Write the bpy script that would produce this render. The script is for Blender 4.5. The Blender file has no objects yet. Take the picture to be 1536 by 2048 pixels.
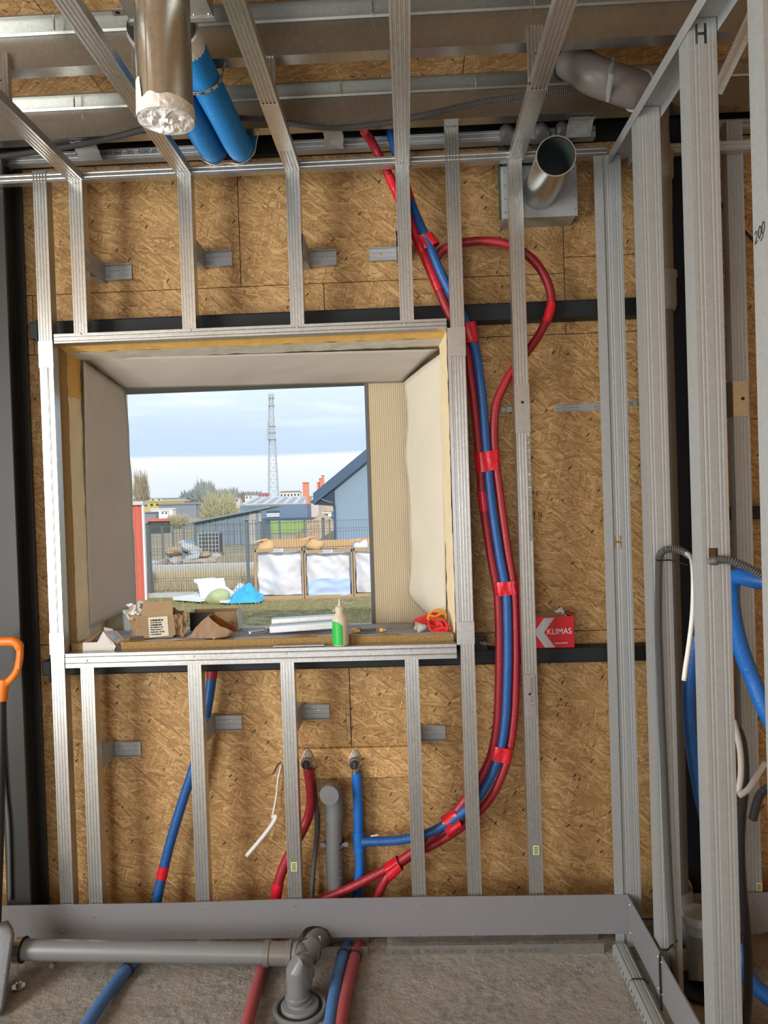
import bpy, bmesh, math, random
from mathutils import Vector, Matrix, noise

random.seed(7)
SC = bpy.context.scene
COL = SC.collection
R = math.radians

# ---------------------------------------------------------------- camera
CAMH, FPX = 1.63, 1500.0
YAW, PITCH, ROLL = R(1.9), R(-0.75), R(-1.85)
_f = Vector((-math.sin(YAW) * math.cos(PITCH), math.cos(YAW) * math.cos(PITCH), math.sin(PITCH)))
_r0 = Vector((math.cos(YAW), math.sin(YAW), 0))
_u0 = _r0.cross(_f)
_r = math.cos(ROLL) * _r0 + math.sin(ROLL) * _u0
_u = -math.sin(ROLL) * _r0 + math.cos(ROLL) * _u0
CAM = Vector((0, 0, CAMH))
cd = bpy.data.cameras.new('camera')
cam = bpy.data.objects.new('camera', cd)
COL.objects.link(cam)
cd.sensor_fit = 'VERTICAL'
cd.sensor_height = 36.0
cd.lens = FPX / 2048 * 36.0
cd.clip_end = 3000
cd.clip_start = 0.02
cam.matrix_world = Matrix(((_r.x, _u.x, -_f.x, 0), (_r.y, _u.y, -_f.y, 0), (_r.z, _u.z, -_f.z, CAMH), (0, 0, 0, 1)))
SC.camera = cam

# ---------------------------------------------------------------- sky, sun, added area lamps for daylight at unseen openings, exposure
SC.view_settings.view_transform = 'Standard'
SC.view_settings.look = 'None'
SC.view_settings.gamma = 1.0
SC.view_settings.use_curve_mapping = False
SC.view_settings.exposure = 0.0
SKY_STRENGTH = 1.22
SUN_STRENGTH = 3.0
SUN_DIR = Vector((0.25, -0.85, 0.40))
DAY_REAR, DAY_LEFT = 74, 165

w = bpy.data.worlds.new('sky')
SC.world = w
w.use_nodes = True
nt = w.node_tree
nt.nodes.clear()
def wn(t, **k):
    n = nt.nodes.new(t)
    for a, b in k.items():
        setattr(n, a, b)
    return n
out = wn('ShaderNodeOutputWorld'); bg = wn('ShaderNodeBackground')
tc = wn('ShaderNodeTexCoord'); sep = wn('ShaderNodeSeparateXYZ')
nt.links.new(tc.outputs['Generated'], sep.inputs[0])
mp = wn('ShaderNodeMapping'); mp.inputs['Scale'].default_value = (3.0, 3.0, 22.0)
nt.links.new(tc.outputs['Generated'], mp.inputs[0])
nz = wn('ShaderNodeTexNoise'); nz.inputs['Scale'].default_value = 2.2; nz.inputs['Detail'].default_value = 7
nt.links.new(mp.outputs[0], nz.inputs['Vector'])
mp2 = wn('ShaderNodeMapping'); mp2.inputs['Scale'].default_value = (1.0, 1.0, 3.0)
nt.links.new(tc.outputs['Generated'], mp2.inputs[0])
nz2 = wn('ShaderNodeTexNoise'); nz2.inputs['Scale'].default_value = 2.0; nz2.inputs['Detail'].default_value = 2
nt.links.new(mp2.outputs[0], nz2.inputs['Vector'])
ad = wn('ShaderNodeMath', operation='MULTIPLY_ADD'); ad.inputs[1].default_value = 0.02; ad.inputs[2].default_value = -0.01
nt.links.new(nz2.outputs['Fac'], ad.inputs[0])
ad2 = wn('ShaderNodeMath', operation='ADD')
nt.links.new(sep.outputs['Z'], ad2.inputs[0]); nt.links.new(ad.outputs[0], ad2.inputs[1])
mr = wn('ShaderNodeMapRange'); mr.inputs[1].default_value = -0.02; mr.inputs[2].default_value = 0.30
nt.links.new(ad2.outputs[0], mr.inputs[0])
cr = wn('ShaderNodeValToRGB')
e = cr.color_ramp
stops = [(0.0, (.62, .71, .78)), (0.10, (.66, .74, .80)), (0.215, (.78, .82, .87)), (0.262, (.84, .88, .93)), (0.278, (.52, .65, .81)),
         (0.36, (.52, .66, .82)), (0.50, (.65, .77, .88)), (0.62, (.71, .82, .91)), (1.0, (.60, .74, .92))]
e.elements[0].position = 0.0; e.elements[0].color = stops[0][1] + (1,)
e.elements[1].position = 1.0; e.elements[1].color = stops[-1][1] + (1,)
for p_, c_ in stops[1:-1]:
    q = e.elements.new(p_); q.color = c_ + (1,)
nt.links.new(mr.outputs[0], cr.inputs[0])
cl = wn('ShaderNodeMapRange'); cl.inputs[1].default_value = 0.50; cl.inputs[2].default_value = 0.72
nt.links.new(nz.outputs['Fac'], cl.inputs[0])
hi = wn('ShaderNodeMapRange'); hi.inputs[1].default_value = 0.085; hi.inputs[2].default_value = 0.15
nt.links.new(sep.outputs['Z'], hi.inputs[0])
ml = wn('ShaderNodeMath', operation='MULTIPLY')
nt.links.new(cl.outputs[0], ml.inputs[0]); nt.links.new(hi.outputs[0], ml.inputs[1])
mx = wn('ShaderNodeMix', data_type='RGBA')
nt.links.new(ml.outputs[0], mx.inputs['Factor'])
nt.links.new(cr.outputs[0], mx.inputs['A'])
mx.inputs['B'].default_value = (.90, .94, .97, 1)
nt.links.new(mx.outputs['Result'], bg.inputs['Color'])
bg.inputs['Strength'].default_value = SKY_STRENGTH
nt.links.new(bg.outputs[0], out.inputs[0])

sl = bpy.data.lights.new('sun', 'SUN'); sl.energy = SUN_STRENGTH; sl.angle = R(0.8); sl.color = (1, .93, .82)
so = bpy.data.objects.new('sun', sl); COL.objects.link(so)
so.location = (5, -17, 9)
so.rotation_euler = SUN_DIR.to_track_quat('Z', 'Y').to_euler()

def area(name, loc, direction, sx, sy, energy, color):
    l = bpy.data.lights.new(name, 'AREA'); l.shape = 'RECTANGLE'; l.size = sx; l.size_y = sy
    l.energy = energy; l.color = color
    o = bpy.data.objects.new(name, l); COL.objects.link(o)
    o.location = loc
    o.rotation_euler = Vector(direction).to_track_quat('-Z', 'Y').to_euler()
    return o
area('rear_daylight_lamp', (-1.15, -3.55, 1.45), (0, 1, 0), 2.3, 2.3, DAY_REAR, (.93, .97, 1.0))  # added lamp in place of daylight, brightens the room from behind
area('left_daylight_lamp', (-2.72, 0.1, 1.55), (1, 0, 0), 2.1, 2.1, DAY_LEFT, (1.0, .98, .93))  # area lamp in place of daylight from the unseen left opening

# ---------------------------------------------------------------- helpers
def P(u, v, Y=None, Z=None, X=None):
    d = _r * ((u - 768) / FPX) + _u * ((1024 - v) / FPX) + _f
    if Y is not None: t = Y / d.y
    elif Z is not None: t = (Z - CAMH) / d.z
    else: t = X / d.x
    return CAM + d * t

class MB:
    def __init__(s): s.v = []; s.f = []
    def box(s, x0, x1, y0, y1, z0, z1):
        n = len(s.v)
        s.v += [(x, y, z) for z in (z0, z1) for y in (y0, y1) for x in (x0, x1)]
        s.f += [tuple(n + i for i in q) for q in ((0, 2, 3, 1), (4, 5, 7, 6), (0, 1, 5, 4), (2, 6, 7, 3), (0, 4, 6, 2), (1, 3, 7, 5))]
        return s
    def obox(s, c, ax, ay, az):            # centre and three half-vectors
        n = len(s.v); c, ax, ay, az = map(Vector, (c, ax, ay, az))
        s.v += [tuple(c + i * ax + j * ay + k * az) for k in (-1, 1) for j in (-1, 1) for i in (-1, 1)]
        s.f += [tuple(n + i for i in q) for q in ((0, 2, 3, 1), (4, 5, 7, 6), (0, 1, 5, 4), (2, 6, 7, 3), (0, 4, 6, 2), (1, 3, 7, 5))]
        return s
    def bar(s, a, b, w_, h_, up=(0, 0, 1)):
        a, b = Vector(a), Vector(b); d = (b - a)
        sd = d.cross(Vector(up))
        if sd.length < 1e-6: sd = d.cross(Vector((1, 0, 0)))
        sd.normalize(); u_ = sd.cross(d).normalized()
        return s.obox((a + b) / 2, d / 2, sd * w_ / 2, u_ * h_ / 2)
    def extrude(s, poly, o, U, V, W, L):
        n = len(s.v); k = len(poly); o, U, V, W = map(Vector, (o, U, V, W))
        for t in (0, L):
            s.v += [tuple(o + U * a + V * b + W * t) for a, b in poly]
        for i in range(k):
            j = (i + 1) % k
            s.f.append((n + i, n + j, n + k + j, n + k + i))
        s.f.append(tuple(n + i for i in range(k - 1, -1, -1)))
        s.f.append(tuple(n + k + i for i in range(k)))
        return s
    def tube(s, pts, r, n=10, cap=True, flat=1.0):
        pts = [Vector(p) for p in pts]; m = len(pts); b0 = len(s.v)
        up = Vector((0, 0, 1)); nv = None
        for i, p in enumerate(pts):
            t = (pts[min(i + 1, m - 1)] - pts[max(i - 1, 0)]).normalized()
            if nv is None:
                nv = t.cross(up)
                if nv.length < 1e-3: nv = t.cross(Vector((1, 0, 0)))
            nv = (nv - t * nv.dot(t)).normalized(); bv = t.cross(nv)
            rr = r(i / (m - 1)) if callable(r) else (r[i] if isinstance(r, (list, tuple)) else r)
            for k in range(n):
                a = 2 * math.pi * k / n
                s.v.append(tuple(p + nv * (math.cos(a) * rr) + bv * (math.sin(a) * rr * flat)))
        for i in range(m - 1):
            for k in range(n):
                j = (k + 1) % n
                s.f.append((b0 + i * n + k, b0 + i * n + j, b0 + (i + 1) * n + j, b0 + (i + 1) * n + k))
        if cap:
            s.f.append(tuple(b0 + k for k in range(n - 1, -1, -1)))
            s.f.append(tuple(b0 + (m - 1) * n + k for k in range(n)))
        return s
    def lathe(s, prof, o, axis=(0, 0, 1), n=20, cap=True):
        o = Vector(o); ax = Vector(axis).normalized()
        e1 = ax.cross(Vector((0, 0, 1)))
        if e1.length < 1e-3: e1 = Vector((1, 0, 0))
        e1.normalize(); e2 = ax.cross(e1); b0 = len(s.v)
        for r_, h in prof:
            for k in range(n):
                a = 2 * math.pi * k / n
                s.v.append(tuple(o + ax * h + (e1 * math.cos(a) + e2 * math.sin(a)) * r_))
        for i in range(len(prof) - 1):
            for k in range(n):
                j = (k + 1) % n
                s.f.append((b0 + i * n + k, b0 + i * n + j, b0 + (i + 1) * n + j, b0 + (i + 1) * n + k))
        if cap:
            s.f.append(tuple(b0 + k for k in range(n - 1, -1, -1)))
            q = b0 + (len(prof) - 1) * n
            s.f.append(tuple(q + k for k in range(n)))
        return s
    def ell(s, c, rx, ry, rz, n=12, m=8, M=None, jit=0):
        b0 = len(s.v); c = Vector(c)
        for i in range(m + 1):
            th = math.pi * i / m
            for k in range(n):
                a = 2 * math.pi * k / n
                p = Vector((rx * math.sin(th) * math.cos(a), ry * math.sin(th) * math.sin(a), rz * math.cos(th)))
                if jit: p *= 1 + jit * noise.noise(p * (1.2 / max(rx, ry, rz)) + c)
                if M is not None: p = M @ p
                s.v.append(tuple(c + p))
        for i in range(m):
            for k in range(n):
                j = (k + 1) % n
                s.f.append((b0 + i * n + k, b0 + (i + 1) * n + k, b0 + (i + 1) * n + j, b0 + i * n + j))
        return s
    def grid(s, fn, nu, nv):
        b0 = len(s.v)
        for j in range(nv + 1):
            for i in range(nu + 1):
                s.v.append(tuple(fn(i / nu, j / nv)))
        for j in range(nv):
            for i in range(nu):
                a = b0 + j * (nu + 1) + i
                s.f.append((a, a + 1, a + nu + 2, a + nu + 1))
        return s
    def rot(s, M, c):
        c = Vector(c); s.v = [tuple(c + M @ (Vector(p) - c)) for p in s.v]; return s

def catmull(pts, step=0.02):
    pts = [Vector(p) for p in pts]
    q = [pts[0] * 2 - pts[1]] + pts + [pts[-1] * 2 - pts[-2]]
    o = []
    for i in range(1, len(q) - 2):
        n = max(2, int((q[i + 1] - q[i]).length / step))
        for k in range(n):
            t = k / n
            o.append(.5 * ((2 * q[i]) + (q[i + 1] - q[i - 1]) * t + (2 * q[i - 1] - 5 * q[i] + 4 * q[i + 1] - q[i + 2]) * t * t
                           + (3 * q[i] - q[i - 1] - 3 * q[i + 1] + q[i + 2]) * t ** 3))
    o.append(pts[-1])
    return o

def sheet(pl, t):                          # an open polyline turned into a closed strip of thickness t
    n = len(pl); off = []
    for i in range(n):
        a = Vector(pl[max(i - 1, 0)]); b = Vector(pl[i]); c = Vector(pl[min(i + 1, n - 1)])
        d1 = (b - a).normalized() if i > 0 else (c - b).normalized()
        d2 = (c - b).normalized() if i < n - 1 else d1
        n1 = Vector((-d1.y, d1.x)); n2 = Vector((-d2.y, d2.x)); m_ = (n1 + n2)
        m_ = m_ / max(m_.length_squared / 2, .5) if m_.length > 1e-6 else n1
        off.append((b.x + m_.x * t, b.y + m_.y * t))
    return list(pl) + off[::-1]

def link_mesh(name, mb, mat, smooth):
    me = bpy.data.meshes.new(name)
    me.from_pydata(mb.v, [], mb.f)
    if mat: me.materials.append(mat)
    bm = bmesh.new(); bm.from_mesh(me); bmesh.ops.recalc_face_normals(bm, faces=bm.faces); bm.to_mesh(me); bm.free()
    if smooth:
        me.polygons.foreach_set('use_smooth', [True] * len(me.polygons))
        if smooth is not True:
            me.set_sharp_from_angle(angle=R(smooth))
    o = bpy.data.objects.new(name, me)
    COL.objects.link(o)
    return o

def obj(name, mb, mat, parent=None, smooth=False, bevel=0, label=None, kind=None):
    if parent is not None:
        L = parent.matrix_basis.translation.copy()
        p = parent
        while p.parent is not None:
            p = p.parent; L += p.matrix_basis.translation
    else:
        xs = [p[0] for p in mb.v]; ys = [p[1] for p in mb.v]; zs = [p[2] for p in mb.v]
        L = Vector(((min(xs) + max(xs)) / 2, (min(ys) + max(ys)) / 2, min(zs)))
    mb.v = [(p[0] - L.x, p[1] - L.y, p[2] - L.z) for p in mb.v]
    o = link_mesh(name, mb, mat, smooth)
    if parent is not None: o.parent = parent
    else: o.location = L
    if bevel:
        b = o.modifiers.new('bevel', 'BEVEL'); b.width = bevel; b.segments = 2; b.limit_method = 'ANGLE'
    if label: o['label'] = label
    if kind: o['kind'] = kind
    return o

def tag(o, label, cat, group=None):
    o['label'] = label; o['category'] = cat
    if group: o['group'] = group
    return o

def thing(name, label, cat, loc, group=None):
    o = bpy.data.objects.new(name, None); o.empty_display_size = .05
    COL.objects.link(o); o.location = loc
    return tag(o, label, cat, group)

def struct(name, mb, mat, **k):
    o = obj(name, mb, mat, **k); o['kind'] = 'structure'; return o

def punch(o, cutter):                       # cut real holes into a sheet and keep the plain mesh
    c = link_mesh('cutter', cutter, None, False)
    m = o.modifiers.new('cut', 'BOOLEAN'); m.object = c; m.solver = 'EXACT'; m.use_self = True
    bpy.context.view_layer.update()
    ev = o.evaluated_get(bpy.context.evaluated_depsgraph_get())
    me = bpy.data.meshes.new_from_object(ev)
    o.modifiers.clear(); o.data = me
    cm = c.data
    bpy.data.objects.remove(c); bpy.data.meshes.remove(cm)

def text(name, body, size, loc, mat, parent, rx=90, rz=0, ry=0, ex=.0003, align='LEFT', bold=0, sx=1.0):
    c = bpy.data.curves.new(name, 'FONT'); c.body = body; c.size = size; c.extrude = ex; c.align_x = align; c.offset = bold
    q = bpy.data.objects.new(name, c); COL.objects.link(q)
    bpy.context.view_layer.update()
    me = bpy.data.meshes.new_from_object(q.evaluated_get(bpy.context.evaluated_depsgraph_get()))
    bpy.data.objects.remove(q); me.materials.clear(); me.materials.append(mat)
    o = bpy.data.objects.new(name, me); COL.objects.link(o)
    p = parent; L = Vector(loc)
    while p is not None:
        L = L - p.matrix_basis.translation; p = p.parent
    o.parent = parent; o.location = L; o.rotation_euler = (R(rx), R(ry), R(rz)); o.scale = (sx, 1, 1)
    return o

# ---------------------------------------------------------------- materials
MATS = {}
def new(name):
    m = bpy.data.materials.new(name); m.use_nodes = True
    t = m.node_tree; b = t.nodes['Principled BSDF']
    MATS[name] = m
    return m, t, b
def N(t, kind, **k):
    n = t.nodes.new(kind)
    for a, b in k.items(): setattr(n, a, b)
    return n
def flat(name, col, rough=.6, metal=0.0, var=.12, scale=12, bump=0.0, bscale=60, spec=.5):
    m, t, b = new(name)
    b.inputs['Roughness'].default_value = rough; b.inputs['Metallic'].default_value = metal
    b.inputs['Specular IOR Level'].default_value = spec
    tc = N(t, 'ShaderNodeTexCoord')
    nz = N(t, 'ShaderNodeTexNoise'); nz.inputs['Scale'].default_value = scale; nz.inputs['Detail'].default_value = 4
    t.links.new(tc.outputs['Object'], nz.inputs['Vector'])
    mx = N(t, 'ShaderNodeMix', data_type='RGBA')
    lo = [max(0, c * (1 - var)) for c in col]; hi = [min(1, c * (1 + var)) for c in col]
    mx.inputs['A'].default_value = (*lo, 1); mx.inputs['B'].default_value = (*hi, 1)
    t.links.new(nz.outputs['Fac'], mx.inputs['Factor'])
    t.links.new(mx.outputs['Result'], b.inputs['Base Color'])
    if bump:
        n2 = N(t, 'ShaderNodeTexNoise'); n2.inputs['Scale'].default_value = bscale; n2.inputs['Detail'].default_value = 3
        t.links.new(tc.outputs['Object'], n2.inputs['Vector'])
        bp = N(t, 'ShaderNodeBump'); bp.inputs['Strength'].default_value = bump; bp.inputs['Distance'].default_value = .004
        t.links.new(n2.outputs['Fac'], bp.inputs['Height']); t.links.new(bp.outputs[0], b.inputs['Normal'])
    return m

def galv(name, col=(.60, .60, .58), rough=.30, metal=.9, stretch=(12, 12, 1.0), spangle=.12):
    m, t, b = new(name)
    b.inputs['Metallic'].default_value = metal
    tc = N(t, 'ShaderNodeTexCoord')
    mp = N(t, 'ShaderNodeMapping'); mp.inputs['Scale'].default_value = stretch
    t.links.new(tc.outputs['Object'], mp.inputs[0])
    n1 = N(t, 'ShaderNodeTexNoise'); n1.inputs['Scale'].default_value = 3; n1.inputs['Detail'].default_value = 2
    t.links.new(mp.outputs[0], n1.inputs['Vector'])
    n2 = N(t, 'ShaderNodeTexVoronoi'); n2.inputs['Scale'].default_value = 110
    t.links.new(tc.outputs['Object'], n2.inputs['Vector'])
    mx = N(t, 'ShaderNodeMix', data_type='RGBA')
    mx.inputs['A'].default_value = (*[c * .97 for c in col], 1); mx.inputs['B'].default_value = (*[min(1, c * 1.03) for c in col], 1)
    t.links.new(n1.outputs['Fac'], mx.inputs['Factor'])
    m2 = N(t, 'ShaderNodeMix', data_type='RGBA', blend_type='OVERLAY'); m2.inputs['Factor'].default_value = spangle
    t.links.new(mx.outputs['Result'], m2.inputs['A'])
    bw = N(t, 'ShaderNodeRGBToBW'); t.links.new(n2.outputs['Color'], bw.inputs[0])
    t.links.new(bw.outputs[0], m2.inputs['B'])
    t.links.new(m2.outputs['Result'], b.inputs['Base Color'])
    mr = N(t, 'ShaderNodeMapRange'); mr.inputs[3].default_value = rough - .03; mr.inputs[4].default_value = rough + .05
    t.links.new(n1.outputs['Fac'], mr.inputs[0]); t.links.new(mr.outputs[0], b.inputs['Roughness'])
    return m

def osb(name, plane='xz', tint=(1, 1, 1)):
    m, t, b = new(name)
    b.inputs['Roughness'].default_value = .62
    b.inputs['Specular IOR Level'].default_value = .3
    tc = N(t, 'ShaderNodeTexCoord'); sp = N(t, 'ShaderNodeSeparateXYZ'); cb = N(t, 'ShaderNodeCombineXYZ')
    t.links.new(tc.outputs['Object'], sp.inputs[0])
    ia, ib = {'xz': (0, 2), 'xy': (0, 1), 'yz': (1, 2)}[plane]
    t.links.new(sp.outputs[ia], cb.inputs[0]); t.links.new(sp.outputs[ib], cb.inputs[1])
    wz = N(t, 'ShaderNodeTexNoise', noise_dimensions='2D'); wz.inputs['Scale'].default_value = 9; wz.inputs['Detail'].default_value = 3
    t.links.new(cb.outputs[0], wz.inputs['Vector'])
    vm = N(t, 'ShaderNodeVectorMath', operation='MULTIPLY_ADD'); vm.inputs[1].default_value = (.012, .012, 0)
    t.links.new(wz.outputs['Color'], vm.inputs[0]); t.links.new(cb.outputs[0], vm.inputs[2])
    def tinted(c): return tuple(a * k for a, k in zip(c, tint)) + (1,)
    cur = None; hgt = None
    angs = (8, -24, 38, -62, 17, 75, -9, -40)
    for i, a in enumerate(angs):
        Ls, Ws = (.080, .0085) if i < 5 else (.055, .005)
        mp = N(t, 'ShaderNodeMapping', vector_type='TEXTURE')
        mp.inputs['Rotation'].default_value = (0, 0, R(a)); mp.inputs['Scale'].default_value = (Ls, Ws, 1)
        mp.inputs['Location'].default_value = (.37 * i, .21 * i, 0)
        t.links.new(vm.outputs[0], mp.inputs[0])
        vo = N(t, 'ShaderNodeTexVoronoi', voronoi_dimensions='2D'); vo.inputs['Scale'].default_value = 1
        t.links.new(mp.outputs[0], vo.inputs['Vector'])
        sc_ = N(t, 'ShaderNodeSeparateColor'); t.links.new(vo.outputs['Color'], sc_.inputs[0])
        rp = N(t, 'ShaderNodeValToRGB'); el = rp.color_ramp.elements
        el[0].color = tinted((.27, .15, .06)); el[1].color = tinted((.62, .41, .19))
        for pp, cc in ((.10, (.33, .18, .07)), (.45, (.42, .25, .10)), (.75, (.50, .31, .13))):
            q = el.new(pp); q.color = tinted(cc)
        t.links.new(sc_.outputs[0], rp.inputs[0])
        if cur is None:
            cur = rp.outputs[0]; hgt = sc_.outputs[0]
        else:
            gt = N(t, 'ShaderNodeMapRange'); gt.inputs[1].default_value = .52 if i < 5 else .68; gt.inputs[2].default_value = gt.inputs[1].default_value + .04
            t.links.new(sc_.outputs[1], gt.inputs[0])
            mx = N(t, 'ShaderNodeMix', data_type='RGBA')
            t.links.new(gt.outputs[0], mx.inputs['Factor']); t.links.new(cur, mx.inputs['A']); t.links.new(rp.outputs[0], mx.inputs['B'])
            cur = mx.outputs['Result']
            mh = N(t, 'ShaderNodeMix', data_type='FLOAT')
            t.links.new(gt.outputs[0], mh.inputs['Factor']); t.links.new(hgt, mh.inputs['A']); t.links.new(sc_.outputs[2], mh.inputs['B'])
            hgt = mh.outputs['Result']
    # sparse dark bark flecks
    mp = N(t, 'ShaderNodeMapping', vector_type='TEXTURE'); mp.inputs['Rotation'].default_value = (0, 0, R(50)); mp.inputs['Scale'].default_value = (.028, .008, 1)
    t.links.new(vm.outputs[0], mp.inputs[0])
    vo = N(t, 'ShaderNodeTexVoronoi', voronoi_dimensions='2D'); vo.inputs['Scale'].default_value = 1; t.links.new(mp.outputs[0], vo.inputs['Vector'])
    sc_ = N(t, 'ShaderNodeSeparateColor'); t.links.new(vo.outputs['Color'], sc_.inputs[0])
    gt = N(t, 'ShaderNodeMapRange'); gt.inputs[1].default_value = .984; gt.inputs[2].default_value = .988; t.links.new(sc_.outputs[0], gt.inputs[0])
    dl = N(t, 'ShaderNodeMapRange'); dl.inputs[1].default_value = .42; dl.inputs[2].default_value = .25; t.links.new(vo.outputs['Distance'], dl.inputs[0])
    mm = N(t, 'ShaderNodeMath', operation='MULTIPLY'); t.links.new(gt.outputs[0], mm.inputs[0]); t.links.new(dl.outputs[0], mm.inputs[1])
    mx = N(t, 'ShaderNodeMix', data_type='RGBA'); t.links.new(mm.outputs[0], mx.inputs['Factor']); t.links.new(cur, mx.inputs['A'])
    mx.inputs['B'].default_value = (.05, .025, .012, 1)
    t.links.new(mx.outputs['Result'], b.inputs['Base Color'])
    bp = N(t, 'ShaderNodeBump'); bp.inputs['Strength'].default_value = .35; bp.inputs['Distance'].default_value = .0015
    t.links.new(hgt, bp.inputs['Height']); t.links.new(bp.outputs[0], b.inputs['Normal'])
    return m

def ground_mat(name, c1, c2, c3, scale, rough=.95, bump=.6, dist=.03):
    m, t, b = new(name)
    b.inputs['Roughness'].default_value = rough; b.inputs['Specular IOR Level'].default_value = .2
    tc = N(t, 'ShaderNodeTexCoord')
    n1 = N(t, 'ShaderNodeTexNoise'); n1.inputs['Scale'].default_value = scale; n1.inputs['Detail'].default_value = 8; n1.inputs['Roughness'].default_value = .65
    t.links.new(tc.outputs['Object'], n1.inputs['Vector'])
    n2 = N(t, 'ShaderNodeTexNoise'); n2.inputs['Scale'].default_value = scale * .12; n2.inputs['Detail'].default_value = 3
    t.links.new(tc.outputs['Object'], n2.inputs['Vector'])
    rp = N(t, 'ShaderNodeValToRGB'); el = rp.color_ramp.elements
    el[0].position = .32; el[0].color = (*c1, 1); el[1].position = .70; el[1].color = (*c2, 1)
    t.links.new(n1.outputs['Fac'], rp.inputs[0])
    mr = N(t, 'ShaderNodeMapRange'); mr.inputs[1].default_value = .48; mr.inputs[2].default_value = .62
    t.links.new(n2.outputs['Fac'], mr.inputs[0])
    mx = N(t, 'ShaderNodeMix', data_type='RGBA'); t.links.new(mr.outputs[0], mx.inputs['Factor'])
    t.links.new(rp.outputs[0], mx.inputs['A']); mx.inputs['B'].default_value = (*c3, 1)
    t.links.new(mx.outputs['Result'], b.inputs['Base Color'])
    bp = N(t, 'ShaderNodeBump'); bp.inputs['Strength'].default_value = bump; bp.inputs['Distance'].default_value = dist
    t.links.new(n1.outputs['Fac'], bp.inputs['Height']); t.links.new(bp.outputs[0], b.inputs['Normal'])
    return m

M_osb_wall = osb('oriented_strand_wall', 'xz')
M_osb_ceiling = osb('oriented_strand_ceiling', 'xy')
M_osb_board = osb('oriented_strand_batten', 'xz', (1.22, 1.22, 1.25))
M_osb_side = osb('oriented_strand_side', 'yz')
M_galv = galv('galvanised_steel', (.60, .61, .60))
M_galv_y = galv('galvanised_ceiling_steel', (.60, .60, .57), rough=.34, stretch=(30, 1.5, 30))
M_galv_x = galv('galvanised_rail_steel', (.51, .515, .505), rough=.34, stretch=(1.5, 30, 30))
M_galv_grey = galv('galvanised_grey_stud', (.42, .44, .445), rough=.5, metal=.45, spangle=.06)
M_joist = galv('joist_steel', (.47, .48, .46), rough=.29, metal=.92, stretch=(1, 20, 20), spangle=.08)
M_duct = galv('duct_steel', (.47, .47, .45), rough=.24, metal=.95, stretch=(4, 4, 1), spangle=.08)
M_foil = flat('aluminium_foil', (.80, .79, .75), .38, .3, .1, 30, .9, 55)
M_screw = flat('zinc_screw', (.62, .62, .60), .3, .9, .05)
M_dark = flat('anthracite_painted_steel', (.016, .019, .022), .55, .0, .25, 3, spec=.3)
M_navy = flat('navy_painted_steel', (.007, .010, .018), .6, .0, .2, 3, spec=.2)
M_column = flat('grey_primed_steel', (.036, .038, .038), .5, .0, .2, 4)
M_kick = flat('grey_plastic_sheet', (.22, .22, .235), .38, .0, .06, 5)
M_pvc_shaded = flat('shaded_drain_plastic', (.11, .112, .115), .45, .0, .08, 10)  # drain plastic with shade put into its colour, for the lower pipe
M_pvc = flat('grey_drain_plastic', (.18, .19, .195), .35, .0, .08, 10)
M_pvc_brown = flat('taupe_drain_plastic', (.17, .152, .142), .38, .0, .08, 10)
M_pvc_white = flat('pale_drain_plastic', (.30, .315, .335), .4, .0, .06, 10)
M_rubber = flat('black_rubber', (.012, .012, .013), .6)
M_red = flat('red_pipe_insulation', (.33, .013, .024), .42, .0, .18, 30, .35, 110)
M_redtape = flat('red_adhesive_tape', (.64, .014, .030), .28, .0, .15, 40, .4, 60)
M_blue = flat('blue_pipe_insulation', (.012, .095, .32), .42, .0, .18, 30, .35, 110)
M_blue_bright = flat('bright_blue_pipe_insulation', (.012, .145, .54), .38, .0, .15, 30, .3, 110)
M_red_dusty = flat('dusty_red_insulation', (.36, .075, .085), .7, .0, .2, 20, .3, 90)
M_blue_dusty = flat('dusty_blue_insulation', (.07, .19, .45), .7, .0, .2, 20, .3, 90)
M_hose = flat('sky_blue_hose', (.010, .24, .62), .38, .0, .08, 8)
M_conduit = flat('grey_conduit', (.095, .095, .095), .45, .0, .1, 20)
M_conduit_dark = flat('dark_conduit', (.045, .045, .05), .4, .0, .1, 20)
M_white_cable = flat('white_cable_sheath', (.72, .71, .68), .45, .0, .05)
M_grey_cable = flat('grey_cable_sheath', (.12, .13, .13), .5, .0, .1)
M_black = flat('black_plastic', (.014, .014, .015), .45)
M_foam = flat('cream_insulation_foam', (.76, .63, .41), .85, .0, .12, 18, .3, 90)
M_foam_amber = flat('amber_insulation_foam', (.68, .40, .11), .8, .0, .16, 18, .3, 90)
M_osb_edge = flat('strand_board_edge', (.34, .21, .075), .9, .0, .45, 160, .8, 200)
M_membrane = flat('grey_vapour_membrane', (.47, .425, .37), .75, .0, .06, 6, .15, 14)
M_membrane_r = flat('pale_vapour_membrane', (.60, .56, .46), .75, .0, .06, 6, .15, 14)
M_panel = flat('beige_panel_steel', (.50, .42, .27), .5, .0, .04, 2)
M_trim_grey = flat('dark_grey_trim', (.10, .105, .12), .5, .0, .1)
M_trim_white = flat('white_trim', (.75, .76, .76), .5, .0, .05)
M_wood = flat('raw_timber', (.40, .27, .14), .75, .0, .25, 25, .3, 60)
M_board_dust = flat('dusty_grey_sheet', (.30, .30, .31), .85, .0, .3, 14, .4, 30)
M_card = flat('brown_cardboard', (.30, .20, .11), .8, .0, .1, 12)
M_card_in = flat('cardboard_inside', (.36, .24, .13), .85, .0, .1, 12)
M_paper = flat('kraft_paper', (.33, .21, .125), .8, .0, .12, 12, .7, 22)
M_paper_in = flat('orange_kraft_paper', (.42, .17, .06), .75, .0, .2, 20, .6, 22)
M_white_card = flat('white_carton', (.62, .60, .57), .7, .0, .06, 8)
M_label = flat('paper_label', (.62, .58, .48), .7, .0, .05, 30)
M_ink = flat('black_ink', (.015, .013, .012), .7)
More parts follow.
